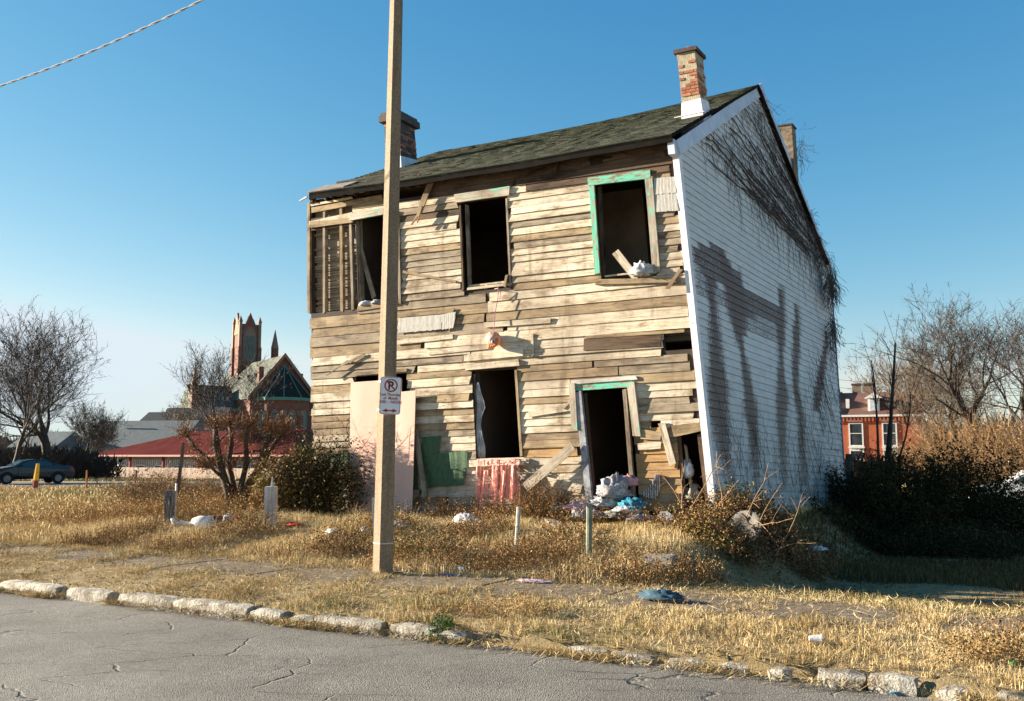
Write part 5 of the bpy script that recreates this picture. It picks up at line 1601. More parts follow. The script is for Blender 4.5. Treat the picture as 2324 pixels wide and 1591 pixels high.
# leaning grey headboard at the left corner, concrete round lid, tyre
mb = MB(); hb = [at_y(x, y, 20.3) for x, y in ((668, 1068), (668, 1012), (678, 990), (697, 975), (708, 985), (706, 1020), (700, 1068))]
mb.prism(hb, Vector((.05, .09, 0))); tag(mb.build('grey_shield_board', plain('grey_board_panel', (.12, .105, .095), (.06, .05, .045), 4)), 'curved dark grey panel leaning at the left corner of the house', 'panel')
disc = on_ground(1694, 1232, .22); mb = MB(); ax_ = Vector((-.5, -.75, .35)).normalized(); u_ = ax_.orthogonal().normalized(); w_ = ax_.cross(u_)
pr = [(0, .0), (.07, -.004), (.17, -.03), (.26, -.07), (.265, -.06), (.17, -.015), (.07, .008)]
for (r1, h1) in pr:
    for i in range(24): a = 2 * math.pi * i / 24; mb.v.append(tuple(disc + (u_ * math.cos(a) + w_ * math.sin(a)) * r1 - ax_ * h1))
for j in range(len(pr) - 1):
    for i in range(24): mb.f.append((j * 24 + i, j * 24 + (i + 1) % 24, (j + 1) * 24 + (i + 1) % 24, (j + 1) * 24 + i))
mb.mi = [0] * len(mb.f)
tag(mb.build('round_lid', plain('dull_grey_lid', (.20, .195, .18), (.11, .105, .095), 5), smooth=True), 'round grey lid leaning in the shade of the corner bush', 'lid')
bk = fplane(1512, 1180, .45); mb = MB(); 
for nm_ in (0,):
    ax_ = Vector((-.4, -.9, .1)).normalized()
bucket = thing('bucket', 'white bucket with a dark band lying in the hollow under the corner', 'bucket')
mb = MB(); mb.tube([bk, bk + ax_ * .12], [.13, .14], 16); mb.build('bucket_body', M_CW, bucket)
mb = MB(); mb.tube([bk + ax_ * .121 - Vector((.13, 0, .012)), bk + ax_ * .121 + Vector((.13, 0, -.012))], .014, 6); mb.build('dark_band', M_CBK, bucket)

# ------------------------------------------------------------------ overhead cable top left
mb = MB(); a, b = at_y(-60, 216, 13.5), at_y(560, -50, 11.0); pts = []
for s_ in (0, 1):
    pts = []
    for i in range(161):
        f = i / 160; c = a + (b - a) * f + Vector((0, 0, -.10 * math.sin(math.pi * f)))
        ang = f * 70 + s_ * math.pi; pts.append(c + Vector((0, math.cos(ang), math.sin(ang))) * .009)
    mb.tube(pts, .008, 5)
tag(mb.build('overhead_cable', plain('weathered_cable', (.46, .44, .44), (.30, .30, .32), 30)), 'twisted grey overhead cable crossing the sky at upper left', 'cable')
# ------------------------------------------------------------------ bare trees
M_BARK = plain('grey_brown_bark', (.055, .042, .033), (.03, .023, .018), 5, bump=.6, dist=.03)
M_BARKL = plain('pale_bark', (.22, .17, .12), (.13, .10, .07), 5, bump=.5, dist=.02)
M_TWIG = plain('winter_twigs', (.07, .052, .04), (.04, .03, .024), 3, bump=0)
M_TWIGL = plain('pale_winter_twigs', (.19, .145, .10), (.12, .09, .065), 3, bump=0)
def tree(label, base, H, seed, spread=.55, trunk_r=.22, fork=.28, mats=(None, None), tw=.018, dens=1.0, lean=(0, 0), levels=5, twig_n=7, name='bare_tree', group=None, narrow=0.0, stems=1):
    rr = random.Random(seed)
    root = thing(name, label, 'tree', group)
    tb, cr = MB(), []
    def grow(p, d, ln, r, lev):
        n = 6 if lev < 3 else 4
        pts = [p]; rad = [r]; dd = d.copy()
        g = .07 + .025 * lev
        for i in range(n):
            dd = (dd + Vector((rr.gauss(0, g), rr.gauss(0, g), rr.gauss(.045, g * .5)))).normalized()
            p = p + dd * ln / n; pts.append(p); rad.append(r * (1 - .5 * (i + 1) / n))
        if lev <= 2: tb.tube(pts, rad, 7 if lev < 2 else 5, cap=False)
        elif lev == 3 and r > tw * .5: tb.tube(pts, rad, 3, cap=False)
        else: cr.append((pts, max(r * 1.6, tw * .7)))
        if lev >= levels: return
        kids = {0: 4, 1: 4, 2: 4, 3: 4}.get(lev, 3)
        kids = max(2, int(round(kids * dens)))
        az0 = rr.uniform(0, 6.283)
        for k in range(kids):
            t_ = 1.0 if k == 0 else (rr.uniform(.55, 1.0) if lev == 0 else rr.uniform(.25, .95))
            i = min(n, max(1, int(round(t_ * n)))); q = pts[i]
            az = az0 + k * 2.4 + rr.uniform(-.4, .4)
            u = dd.orthogonal().normalized(); w = dd.cross(u)
            out = u * math.cos(az) + w * math.sin(az)
            s = spread * (.45 if k == 0 else rr.uniform(.75, 1.25)) * (1 - narrow)
            nd = (dd * (1 - s * .35) + out * s + Vector((0, 0, .16 + narrow * .3))).normalized()
            grow(q, nd, ln * rr.uniform(.66, .84) * (1.0 if lev else 1.05), rad[i] * (.80 if k == 0 else .55), lev + 1)
    for s_ in range(stems):
        b = Vector(base) + (Vector((rr.uniform(-.5, .5), rr.uniform(-.5, .5), 0)) if stems > 1 else Vector((0, 0, 0)))
        d0 = Vector((lean[0] + (rr.uniform(-.25, .25) if stems > 1 else 0), lean[1], 1)).normalized()
        tot = sum(.71 ** i for i in range(levels + 1)) * .93
        L0 = H / tot
        grow(b - Vector((0, 0, .2)), d0, L0 * (fork / .24), trunk_r, 0)
    tb.build('trunk', mats[0] or M_BARK, root, smooth=True)
    # fine twigs as one mesh of thin blades
    V = []; F = []
    for (pts, r) in cr:
        for a, b_ in zip(pts[:-1], pts[1:]):
            d = (b_ - a); s = d.cross(Vector((rr.gauss(0, 1), rr.gauss(0, 1), rr.gauss(0, 1)))).normalized() * r * .5
            k = len(V); V += [a - s, a + s, b_ + s * .7, b_ - s * .7]; F.append((k, k + 1, k + 2)); F.append((k, k + 2, k + 3))
            for _ in range(int(twig_n * rr.uniform(.05, .3))):
                q = a + d * rr.random(); l2 = d.length * rr.uniform(.8, 2.6)
                e = (d.normalized() * .7 + Vector((rr.gauss(0, .6), rr.gauss(0, .6), rr.gauss(.15, .5)))).normalized() * l2
                s = e.cross(Vector((rr.gauss(0, 1), rr.gauss(0, 1), rr.gauss(0, 1)))).normalized() * tw * .28
                k = len(V); V += [q - s, q + s, q + e]; F.append((k, k + 1, k + 2))
    if V: mesh_np('crown', np.array([tuple(v) for v in V]), F, mats[1] or M_TWIG, root, kind='stuff')
    return root
def gpt2(px, Y, dz=0.0):
    x = (px - FW / 2) / FPX * Y * 1.0
    return Vector((x, Y, gzf(x, Y) + dz))
tree('large bare tree with a forked dark trunk standing behind the parked car', gpt2(128, 72), 11.4, 5, .85, .50, .26, tw=.045, twig_n=12, lean=(-.02, 0))
tree('dark bare tree at the left edge with russet seed pods', gpt2(35, 66), 9.8, 8, .55, .24, .26, tw=.04, twig_n=11)
tree('slim bare tree just right of the left edge tree', gpt2(72, 78), 8.8, 12, .5, .2, .26, tw=.04, twig_n=8)
tree('small bare tree spreading right of the large forked tree', gpt2(195, 82), 8.0, 21, .6, .2, .2, tw=.04, twig_n=10)
tree('broad low bare tree beyond the long red roof', gpt2(235, 120), 8.5, 22, .7, .25, .2, tw=.06, twig_n=10)
tree('round topped bare tree left of the church', gpt2(405, 140), 13.0, 31, .75, .35, .2, tw=.07, twig_n=14, mats=(M_BARKL, M_TWIGL))
tree('bushy bare tree growing against the dark roofs', gpt2(395, 112), 5.2, 33, .8, .2, .18, tw=.07, twig_n=16, mats=(M_BARKL, M_TWIGL))
tree('bare tree with crooked limbs in front of the church tower', gpt2(508, 95), 10.5, 37, .62, .36, .3, tw=.045, twig_n=12)
tree('leaning bare tree before the church apse', gpt2(585, 98), 7.5, 44, .75, .3, .22, tw=.05, twig_n=12, lean=(.22, 0))
tree('low twiggy tree above the middle of the red roof', gpt2(620, 100), 4.6, 46, .8, .2, .18, tw=.06, twig_n=14, mats=(M_BARKL, M_TWIGL))
tree('pale fan shaped bare tree behind the red brick house', gpt2(2035, 105), 15.5, 51, .66, .5, .22, tw=.055, twig_n=13, mats=(M_BARKL, M_TWIGL))
tree('tall slim bare tree between the fan shaped tree and the big oak', gpt2(2105, 84), 11.5, 53, .5, .24, .24, tw=.045, twig_n=9, mats=(M_BARKL, M_TWIGL))
tree('many limbed bare tree left of the big oak at right', gpt2(2160, 70), 11.6, 55, .72, .42, .2, tw=.04, twig_n=12, mats=(None, M_TWIGL))
tree('big dark spreading oak at the right edge', gpt2(2235, 58), 12.6, 58, .85, .62, .22, tw=.036, twig_n=15)
tree('dark bare tree cut by the right edge of the view', gpt2(2345, 54), 12.6, 61, .8, .5, .2, tw=.034, twig_n=13)

# ------------------------------------------------------------------ shrubs built from stems, leaves and twigs
def leafmat(name, stops, tr=0.0):
    return grass_mat(name, stops)
M_BRUSH = leafmat('orange_brush', [(0, (.12, .07, .03)), (.4, (.24, .145, .07)), (.75, (.34, .225, .12)), (1, (.50, .37, .22))])
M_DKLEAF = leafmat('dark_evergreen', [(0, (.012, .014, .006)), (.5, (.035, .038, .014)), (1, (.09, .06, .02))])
M_GRLEAF = leafmat('mixed_green_brown_leaves', [(0, (.06, .03, .015)), (.4, (.24, .13, .05)), (.62, (.30, .19, .08)), (.72, (.09, .11, .025)), (.9, (.17, .20, .045)), (1, (.32, .30, .08))])
M_RUST = leafmat('rust_leaves', [(0, (.06, .03, .015)), (.5, (.20, .10, .045)), (1, (.42, .26, .13))])
def brush(name, label, cat, c, rx, ry, h, n, mat, leaf=.06, twig=.5, wtw=.006, seed=1, tint=(.5, .25), stems=0, group=None, leaves=6, base=.0, smat=None):
    """n arching twigs with small leaves filling a dome"""
    r = np.random.default_rng(seed); root = thing(name, label, cat, group)
    th = r.uniform(0, 6.283, n); rad = np.sqrt(r.random(n)); zz = r.random(n) ** .8
    dome = np.sqrt(np.clip(1 - (rad * .92) ** 2, .05, 1))
    lump = 1 + .28 * np.sin(th * 3 + seed) * rad + .15 * np.sin(th * 7 + seed * 2)
    X = c[0] + np.cos(th) * rad * rx * lump; Y = c[1] + np.sin(th) * rad * ry * lump
    Z = gz(X, Y) + base + zz * h * dome * lump
    d = np.stack([np.cos(th) * rad * .8 + r.normal(0, .5, n), np.sin(th) * rad * .8 + r.normal(0, .5, n), .6 + r.normal(0, .4, n)], 1)
    d /= np.linalg.norm(d, axis=1)[:, None]
    A = np.stack([X, Y, Z], 1); Bp = A + d * (twig * r.uniform(.4, 1.2, n))[:, None]
    s = np.cross(d, r.normal(0, 1, (n, 3))); s /= np.linalg.norm(s, axis=1)[:, None]; s *= wtw
    V = np.stack([A - s, A + s, Bp], 1).reshape(-1, 3); F = np.arange(n * 3).reshape(n, 3)
    tv = np.repeat(np.clip(r.normal(tint[0] - .05, tint[1] * .6, n), 0, 1), 3)
    m = n * leaves; ix = np.repeat(np.arange(n), leaves); f = r.random(m)[:, None]
    C = A[ix] * (1 - f) + Bp[ix] * f + r.normal(0, leaf * .6, (m, 3))
    q = r.normal(0, 1, (m, 3)); q /= np.linalg.norm(q, axis=1)[:, None]; p = r.normal(0, 1, (m, 3)); p -= q * (p * q).sum(1)[:, None]; p /= np.linalg.norm(p, axis=1)[:, None]
    sz = (leaf * r.uniform(.4, 1.3, m))[:, None]
    LV = np.stack([C - p * sz * .5, C + q * sz * .35, C + p * sz * .6, C - q * sz * .35], 1).reshape(-1, 3)
    o4 = len(V) + (np.arange(m) * 4)[:, None]
    F2 = np.concatenate([o4 + [0, 1, 2], o4 + [0, 2, 3]], 0)
    tl = np.repeat(np.clip(r.normal(tint[0], tint[1], m) + .18 * np.sin(C[:, 0] * 3) * np.sin(C[:, 2] * 4), 0, 1), 4)
    mesh_np('foliage', np.concatenate([V, LV]), np.concatenate([F, F2]), mat, root, np.concatenate([tv, tl]), kind='stuff')
    if stems:
        rr = random.Random(seed); mb = MB()
        for i in range(stems):
            a = rr.uniform(0, 6.283); q0 = Vector((c[0] + math.cos(a) * rx * .2, c[1] + math.sin(a) * ry * .2, 0)); q0.z = gzf(q0.x, q0.y) - .05
            q1 = q0 + Vector((math.cos(a) * rx * .5, math.sin(a) * ry * .5, h * rr.uniform(.6, 1.05)))
            mid = (q0 + q1) / 2 + Vector((rr.gauss(0, .1), rr.gauss(0, .1), .1)); mb.tube([q0, mid, q1], [.03, .02, .008], 5, cap=False)
        mb.build('stem', smat or M_BARK, root)
    return root
# right side: sunlit orange brush beyond the house shadow
for i, (px, Y, rx, h, n, lb) in enumerate([
    (2175, 42, 1.8, 2.7, 4200, 'tall tawny brush rising beside the red brick house'),
    (2225, 38, 1.9, 2.5, 4200, 'orange brown brush in front of the many limbed tree'),
    (2290, 36, 2.2, 2.7, 4200, 'rust brown brush under the big oak at the right edge'),
    (2090, 47, 1.4, 1.7, 1800, 'lower tawny brush at the foot of the brick house'),
    (2360, 33, 2.0, 2.8, 3400, 'tawny brush cut by the right edge of the view')]):
    q = gpt2(px, Y); brush('brush_thicket', lb, 'brush', q, rx, rx * .8, h, n, M_BRUSH, .045, 1.3, .011, 70 + i, (.42 if i != 2 else .30, .22), 7, 'sunlit brush thickets behind the house', 4)
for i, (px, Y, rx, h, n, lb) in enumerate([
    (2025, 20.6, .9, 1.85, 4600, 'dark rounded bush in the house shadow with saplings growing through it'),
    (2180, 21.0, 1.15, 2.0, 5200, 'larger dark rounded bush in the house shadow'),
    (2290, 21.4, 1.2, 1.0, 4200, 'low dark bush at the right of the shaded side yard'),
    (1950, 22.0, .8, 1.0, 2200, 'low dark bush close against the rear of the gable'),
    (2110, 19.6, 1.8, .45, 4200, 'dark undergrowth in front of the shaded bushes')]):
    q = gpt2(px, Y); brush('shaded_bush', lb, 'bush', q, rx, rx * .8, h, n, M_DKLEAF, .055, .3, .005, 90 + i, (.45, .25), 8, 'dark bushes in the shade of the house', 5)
# saplings
rs = random.Random(14)
for i, (pts, r, lb) in enumerate([
    ([(1993, 1040), (1990, 960), (1985, 880), (1977, 818)], .028, 'thin bare sapling curving up left of the thick one'),
    ([(2018, 1030), (2022, 930), (2028, 840), (2031, 778)], .045, 'thickest bare sapling standing above the dark bush'),
    ([(2010, 1035), (2017, 960), (2026, 900), (2030, 860)], .022, 'bare sapling crowded against the thickest one'),
    ([(2040, 1040), (2055, 990), (2064, 935), (2066, 890)], .024, 'thin bare sapling leaning right over the dark bush')]):
    root = thing('sapling', lb, 'sapling', 'bare saplings above the dark bush')
    P = [at_y(x, y, 20.4 + .1 * i) for x, y in pts]; P = [Vector((P[0].x, P[0].y, gzf(P[0].x, P[0].y)))] + P
    mb = MB(); mb.tube(P, [r * (1.2 - .2 * j) for j in range(5)], 6); mb.build('stem', M_BARK, root, smooth=True)
    mb = MB()
    for j in range(16):
        a = P[2] + (P[4] - P[2]) * rs.random(); d = Vector((rs.gauss(0, .5), rs.gauss(0, .3), 1)).normalized() * rs.uniform(.3, .8); mb.tube([a, a + d * .5 + Vector((0, 0, .03)), a + d], .005, 3, cap=False)
    mb.build('twigs', M_BARK, root, kind='stuff')
root = thing('old_fence_post', 'dark old fence post standing behind the far end of the gable', 'post')
a = at_y(1928, 1120, 25.0); b = at_y(1927, 1030, 25.0); a.z = gzf(a.x, a.y)
mb = MB(); mb.tube([a, b], .10, 6); co = [(v[2], v[0], 1) for v in mb.v]; mb.build('shaft', W_DARKPOST, root, co=co)

# near shrubs ------------------------------------------------------
def pt(px, py): return on_ground(px, py)
q = pt(1690, 1190); brush('corner_bush', 'green and brown leafed bush sprawling at the right front corner of the house', 'bush', (q.x + .2, q.y - .25), .7, .45, .52, 1400, M_GRLEAF, .04, .4, .004, 5, (.42, .3), 22, leaves=6)
q = pt(1770, 1258); brush('rust_shrub', 'low rust brown seed head shrub in front of the gable corner', 'shrub', (q.x, q.y), .75, .5, .50, 1500, M_RUST, .03, .22, .003, 6, (.55, .25), 16, leaves=9)
q = pt(1640, 1240); brush('corner_bush', 'low green leafed bramble spreading in front of the corner hole', 'bush', (q.x, q.y), .6, .45, .36, 900, M_GRLEAF, .035, .3, .003, 7, (.35, .3), 10, leaves=8)
q = gpt2(727, 18.5); brush('evergreen_bush', 'dense dark bush with yellow green leaves at the left corner of the house', 'bush', (q.x, q.y), .58, .45, 1.22, 2200, leafmat('dark_yellow_green_leaves', [(0, (.02, .014, .008)), (.45, (.06, .045, .018)), (.62, (.16, .09, .035)), (.74, (.09, .10, .022)), (.88, (.26, .26, .05)), (1, (.42, .29, .11))]), .045, .62, .005, 8, (.42, .33), 26, leaves=6)
q = gpt2(660, 18.6); brush('evergreen_bush', 'smaller olive bush left of the dense dark bush', 'bush', (q.x, q.y), .5, .45, 1.05, 2200, M_GRLEAF, .045, .4, .004, 9, (.42, .25), 10, leaves=6)
q = pt(395, 1155)
brush('tawny_bush', 'wispy tawny bush beside the leaning rail', 'bush', (pt(350, 1150).x, pt(350, 1150).y), 1.1, .8, .85, 1900, M_BRUSH, .035, .5, .004, 10, (.6, .2), 14, leaves=7)
brush('tawny_bush', 'wispy tawny bush behind the pruned shrub', 'bush', (pt(470, 1140).x, pt(470, 1140).y), 1.3, .8, .6, 2000, M_BRUSH, .035, .5, .004, 12, (.52, .2), 14, leaves=7)
q = pt(1230, 1185); brush('dead_weed_clump', 'dead brown weed clump at the foot of the propped diagonal board', 'weeds', (q.x + .1, q.y + .3), .55, .35, .6, 1100, M_WEED, .022, .35, .003, 13, (.35, .2), 20, leaves=6)
# twigs scratching over the wall at lower left, and bare stems over the corner bush
def stems_thing(name, label, cat, specs, r, mat, seed, side=8):
    root = thing(name, label, cat); rr = random.Random(seed); mb = MB(); tw = MB()
    for (x0, y0, x1, y1, n0, n1) in specs:
        a, b = fplane(x0, y0, n0), fplane(x1, y1, n1); pts = []
        bow = Vector((rr.gauss(0, .06), rr.gauss(0, .05), rr.gauss(.0, .05)))
        for i in range(7):
            f = i / 6; pts.append(a + (b - a) * f + bow * math.sin(math.pi * f) + Vector((rr.gauss(0, .008),) * 3))
        mb.tube(pts, [r * (1 - .65 * i / 6) for i in range(7)], 5, cap=False)
        for k in range(side):
            q = pts[rr.randint(2, 6)]; d = ((b - a).normalized() * .6 + Vector((rr.gauss(0, .6), rr.gauss(0, .4), rr.gauss(.1, .5)))).normalized() * rr.uniform(.1, .32)
            tw.tube([q, q + d * .5 + Vector((0, 0, .01)), q + d], r * .25, 3, cap=False)
    mb.build('stem', mat, root, smooth=True); tw.build('twigs', mat, root, kind='stuff')
    return root
M_STEM = plain('tan_stem', (.36, .22, .12), (.22, .13, .07), 10)
M_STEMD = plain('dark_stem', (.07, .045, .03), (.04, .028, .02), 10)
stems_thing('bare_shoots', 'bare tan shoots rising from the corner bush across the broken corner', 'shoots',
    [(1560, 1165, 1634, 1033, .5, .5), (1552, 1190, 1552, 1060, .35, .2), (1562, 1195, 1480, 1060, .4, .3), (1640, 1150, 1625, 1060, .6, .5), (1600, 1190, 1660, 1110, .7, .8), (1690, 1180, 1740, 1085, .8, .9)], .011, M_STEM, 3)
stems_thing('fallen_branches', 'dead branches poking out of the corner bush toward the side yard', 'branches',
    [(1700, 1195, 1800, 1175, 1.2, 1.6), (1720, 1190, 1775, 1095, 1.0, 1.1), (1690, 1160, 1760, 1230, .9, 1.4), (1760, 1260, 1820, 1120, 1.6, 1.7), (1755, 1250, 1850, 1235, 1.6, 1.9)], .009, M_STEM, 4, 4)
stems_thing('charred_log', 'dark splintered timber lying against the gable foot inside the bush', 'log', [(1685, 1165, 1750, 1240, .9, 1.2)], .035, M_STEMD, 5, 3)
stems_thing('wall_creeper', 'thin brown creeper scratching over the lower left wall planks', 'creeper',
    [(740, 1060, 735, 930, .2, .08), (760, 1070, 770, 930, .2, .08), (800, 1040, 860, 955, .45, .42), (770, 1035, 870, 1010, .45, .45), (830, 1130, 900, 960, .5, .3), (735, 1090, 725, 990, .2, .1), (790, 1110, 780, 880, .3, .1), (850, 1080, 800, 960, .5, .45)], .006, M_STEM, 6, 14)
# pruned multi stem shrub in the left middle distance
root = thing('pruned_shrub', 'knotty multi stemmed shrub with thick pruned trunks left of the house', 'shrub')
mb = MB(); tw = []; rr = random.Random(17); Yp = 19.3
def sp3(x, y, dy=0.0): return at_y(x, y, Yp + dy)
limbs = [([(532, 1165), (515, 1110), (500, 1060), (490, 1010), (488, 965)], .10), ([(535, 1165), (530, 1110), (520, 1050), (528, 1000), (522, 960)], .08),
         ([(545, 1168), (560, 1110), (590, 1060), (602, 1010), (612, 975)], .10), ([(540, 1168), (548, 1100), (558, 1050), (560, 1000), (565, 965)], .07),
         ([(500, 1060), (470, 1040), (440, 1015), (420, 985)], .05), ([(590, 1060), (615, 1020), (635, 990), (648, 975)], .06), ([(530, 1110), (500, 1080), (480, 1060), (460, 1055)], .04)]
ends = []
for k_, (P, r) in enumerate(limbs):
    Q = [sp3(x + rr.uniform(-2, 2), y, .12 * math.sin(k_ * 2) * j) for j, (x, y) in enumerate(P)]
    if P[0][1] > 1150: Q[0].z = gzf(Q[0].x, Q[0].y) - .1
    mb.tube(Q, [r * (1 - .12 * j) for j in range(len(Q))], 7); ends += Q[2:]
    ends += [Q[-1]] * 2
mb.build('trunk', plain('knotty_bark', (.085, .058, .038), (.04, .027, .018), 8, bump=.8, dist=.03), root, smooth=True)
V = []; F = []
for e in ends:
    for _ in range(30):
        d = Vector((rr.gauss(0, .6), rr.gauss(0, .5), rr.gauss(.35, .5))).normalized(); ln_ = rr.uniform(.10, .42); p = e + Vector((rr.gauss(0, .05), rr.gauss(0, .05), rr.gauss(0, .05)))
        for j in range(4):
            d = (d + Vector((rr.gauss(0, .25), rr.gauss(0, .25), rr.gauss(.05, .25)))).normalized(); q_ = p + d * ln_ / 4
            s = d.cross(Vector((rr.gauss(0, 1), rr.gauss(0, 1), rr.gauss(0, 1)))).normalized() * .008 * (1 - j * .2)
            k = len(V); V += [p - s, p + s, q_ + s * .7, q_ - s * .7]; F += [(k, k + 1, k + 2), (k, k + 2, k + 3)]; p = q_
            for _l in range(1):
                c_ = p + Vector((rr.gauss(0, .03),) * 3); a_ = Vector((rr.gauss(0, 1), rr.gauss(0, 1), rr.gauss(0, 1))).normalized() * .018; b_ = a_.orthogonal().normalized() * .010
                k = len(V); V += [c_ - a_, c_ + b_, c_ + a_, c_ - b_]; F += [(k, k + 1, k + 2), (k, k + 2, k + 3)]
mesh_np('twigs', np.array([tuple(v) for v in V]), F, M_RUST, root, np.clip(RNG.normal(.5, .25, len(V)), 0, 1), kind='stuff')
0 and tree('thin bare tree rising behind the pruned shrub', gpt2(512, 24), 4.4, 71, .45, .10, .22, tw=.012, twig_n=9, levels=5, name='bare_tree', mats=(None, M_TWIG))

q = on_ground(1000, 1430); brush('kerb_weed', 'small bright green weed growing over the kerb right of the pole', 'weed', (q.x, q.y), .09, .06, .08, 90, leafmat('fresh_green', [(0, (.03, .07, .015)), (.6, (.05, .12, .025)), (1, (.20, .20, .06))]), .022, .10, .002, 41, (.5, .2), 0, leaves=5)
q = on_ground(2270, 1500); brush('kerb_weed', 'tangled brown weed clump over the kerb at far right', 'weed', (q.x, q.y), .40, .2, .22, 420, M_WEED, .02, .2, .002, 42, (.55, .25), 0, leaves=5)
q = on_ground(1150, 1395); brush('kerb_weed', 'straw coloured weed tuft burying the kerb between the two rows of stones', 'weed', (q.x, q.y), .55, .2, .12, 420, M_WEED, .016, .18, .002, 43, (.7, .15), 0, leaves=4)
for (x, y, sd, lb) in ((880, 1205, 44, 'brown weeds at the right of the pole foot'), (780, 1255, 45, 'brown green weeds left of the pole foot'), (560, 1215, 46, 'brown weeds below the pruned shrub'), (1280, 1250, 47, 'rust brown weeds between the two pipe posts'), (1080, 1225, 48, 'rust brown weeds below the net curtain'), (950, 1270, 49, 'mixed weeds behind the sidewalk right of the pole')):
    q = on_ground(x, y); brush('weed_clump', lb, 'weeds', (q.x, q.y), .55, .3, .34, 520, M_GRLEAF if sd in (45, 49) else M_WEED, .024, .26, .0025, sd, (.40, .28), 0, leaves=6)
# ------------------------------------------------------------------ far buildings
class Fr:
    """local frame: x right along the front, y back, z up"""
    def __init__(s, o, ang):
        s.o = Vector(o); s.x = Vector((math.cos(ang), math.sin(ang), 0)); s.y = Vector((-math.sin(ang), math.cos(ang), 0)); s.z = Vector((0, 0, 1))
    def __call__(s, x, y, z): return s.o + s.x * x + s.y * y + s.z * z
def fbox(fr, x0, x1, y0, y1, z0, z1, name, mat, parent, mb=None):
    m = mb or MB()
    m.hexa([fr(x0, y0, z0), fr(x1, y0, z0), fr(x1, y1, z0), fr(x0, y1, z0), fr(x0, y0, z1), fr(x1, y0, z1), fr(x1, y1, z1), fr(x0, y1, z1)])
    return m if mb else m.build(name, mat, parent)
def fpoly(fr, pts, d, name, mat, parent):
    m = MB(); m.prism([fr(*p) for p in pts], fr.x * d[0] + fr.y * d[1] + fr.z * d[2]); return m.build(name, mat, parent)
M_RB = plain('far_red_brick', (.19, .080, .055), (.13, .055, .04), 1.5, bump=.1)
M_STONE = plain('far_buff_stone', (.25, .18, .12), (.17, .12, .085), 1.5)
M_SLATE = plain('far_green_slate', (.10, .11, .085), (.065, .075, .06), 2)
M_COPPER = plain('verdigris_copper', (.10, .24, .19), (.07, .17, .14), 3)
M_GLASSD = plain('dark_leaded_glass', (.03, .07, .075), (.06, .12, .11), 3, .25, bump=0)
M_GLASS = plain('window_glass', (.06, .07, .08), (.03, .035, .04), 2, .12, bump=0, spec=.6)
M_WHITE = plain('white_paint', (.78, .77, .74), (.68, .67, .64), 3, .6, bump=0)

church = thing('brick_church', 'red brick gothic church with tall square tower and green edged apse roof', 'church')
B_ANG = R(34)
CO = at_z(642, 1080, -2.0); CO = Vector(((642 - FW / 2) / FPX * 215, 215, -1.5))
ch = Fr(CO, B_ANG)
zc = lambda py, Y: EYE + (1035 - py) / FPX * Y * 1.004
pk = 25.5; ev = 16.3; hwn = 7.6
fbox(ch, -hwn, hwn, 0, 36, 0, ev, 'wall', M_RB, church)
fpoly(ch, [(-hwn, 0, ev + .01), (hwn, 0, ev + .01), (0, 0, pk)], (0, .8, 0), 'gable_wall', M_RB, church)
for s in (-1, 1):
    fpoly(ch, [(s * (hwn + .5), -.3, ev - .5), (s * (hwn + .5), -.3, ev - .1), (0, -.3, pk + .5), (0, -.3, pk)], (0, 37, 0), 'roof', M_SLATE, church)
    fpoly(ch, [(s * (hwn + .7), -.7, ev - .9), (s * (hwn + .7), -.7, ev + .1), (0, -.7, pk + 1.0), (0, -.7, pk + .05)], (0, .7, 0), 'gable_coping', plain('brown_coping', (.24, .17, .12)), church)
# apse: half octagon
ar = 6.1; ez = 15.6; api = 23.6
ang_ = [math.pi + math.pi * i / 5 for i in range(6)]
cx = [(ar * math.cos(a), ar * .95 * math.sin(a)) for a in ang_]
m = MB(); m.prism([ch(x, y, 0) for x, y in cx], Vector((0, 0, ez))); m.build('apse_wall', M_RB, church)
m = MB()
for i in range(5): m.add([ch(cx[i][0] * 1.08, cx[i][1] * 1.08, ez + .5), ch(cx[i + 1][0] * 1.08, cx[i + 1][1] * 1.08, ez + .5), ch(0, -.4, api)], [(0, 1, 2)])
m.build('apse_roof', plain('dark_apse_slate', (.030, .034, .034), (.02, .024, .024), 2, .98, spec=.0), church)
m = MB(); m.prism([ch(x * 1.12, y * 1.12, ez - .2) for x, y in cx], Vector((0, 0, .69))); m.build('copper_cornice', M_COPPER, church)
m = MB()
for i in range(6): m.tube([ch(cx[i][0] * 1.09, cx[i][1] * 1.09, ez + .55), ch(0, -.4, api + .05)], .10, 5)
m.build('copper_hip', M_COPPER, church)
def arch(fr, x, y0, w, z0, z1, name, mat, parent, dy=-.15, t=.2, k=6):
    """pointed arch panel on a wall that faces -y of the frame"""
    pts = [(x - w / 2, y0 + dy, z0), (x + w / 2, y0 + dy, z0)]; zs = z1 - w * .9
    for i in range(k + 1): f = i / k; pts.append((x + w / 2 * (1 - f ** 1.6), y0 + dy, zs + (z1 - zs) * math.sin(f * math.pi / 2)))
    for i in range(k - 1, -1, -1): f = i / k; pts.append((x - w / 2 * (1 - f ** 1.6), y0 + dy, zs + (z1 - zs) * math.sin(f * math.pi / 2)))
    return fpoly(fr, pts, (0, t, 0), name, mat, parent)
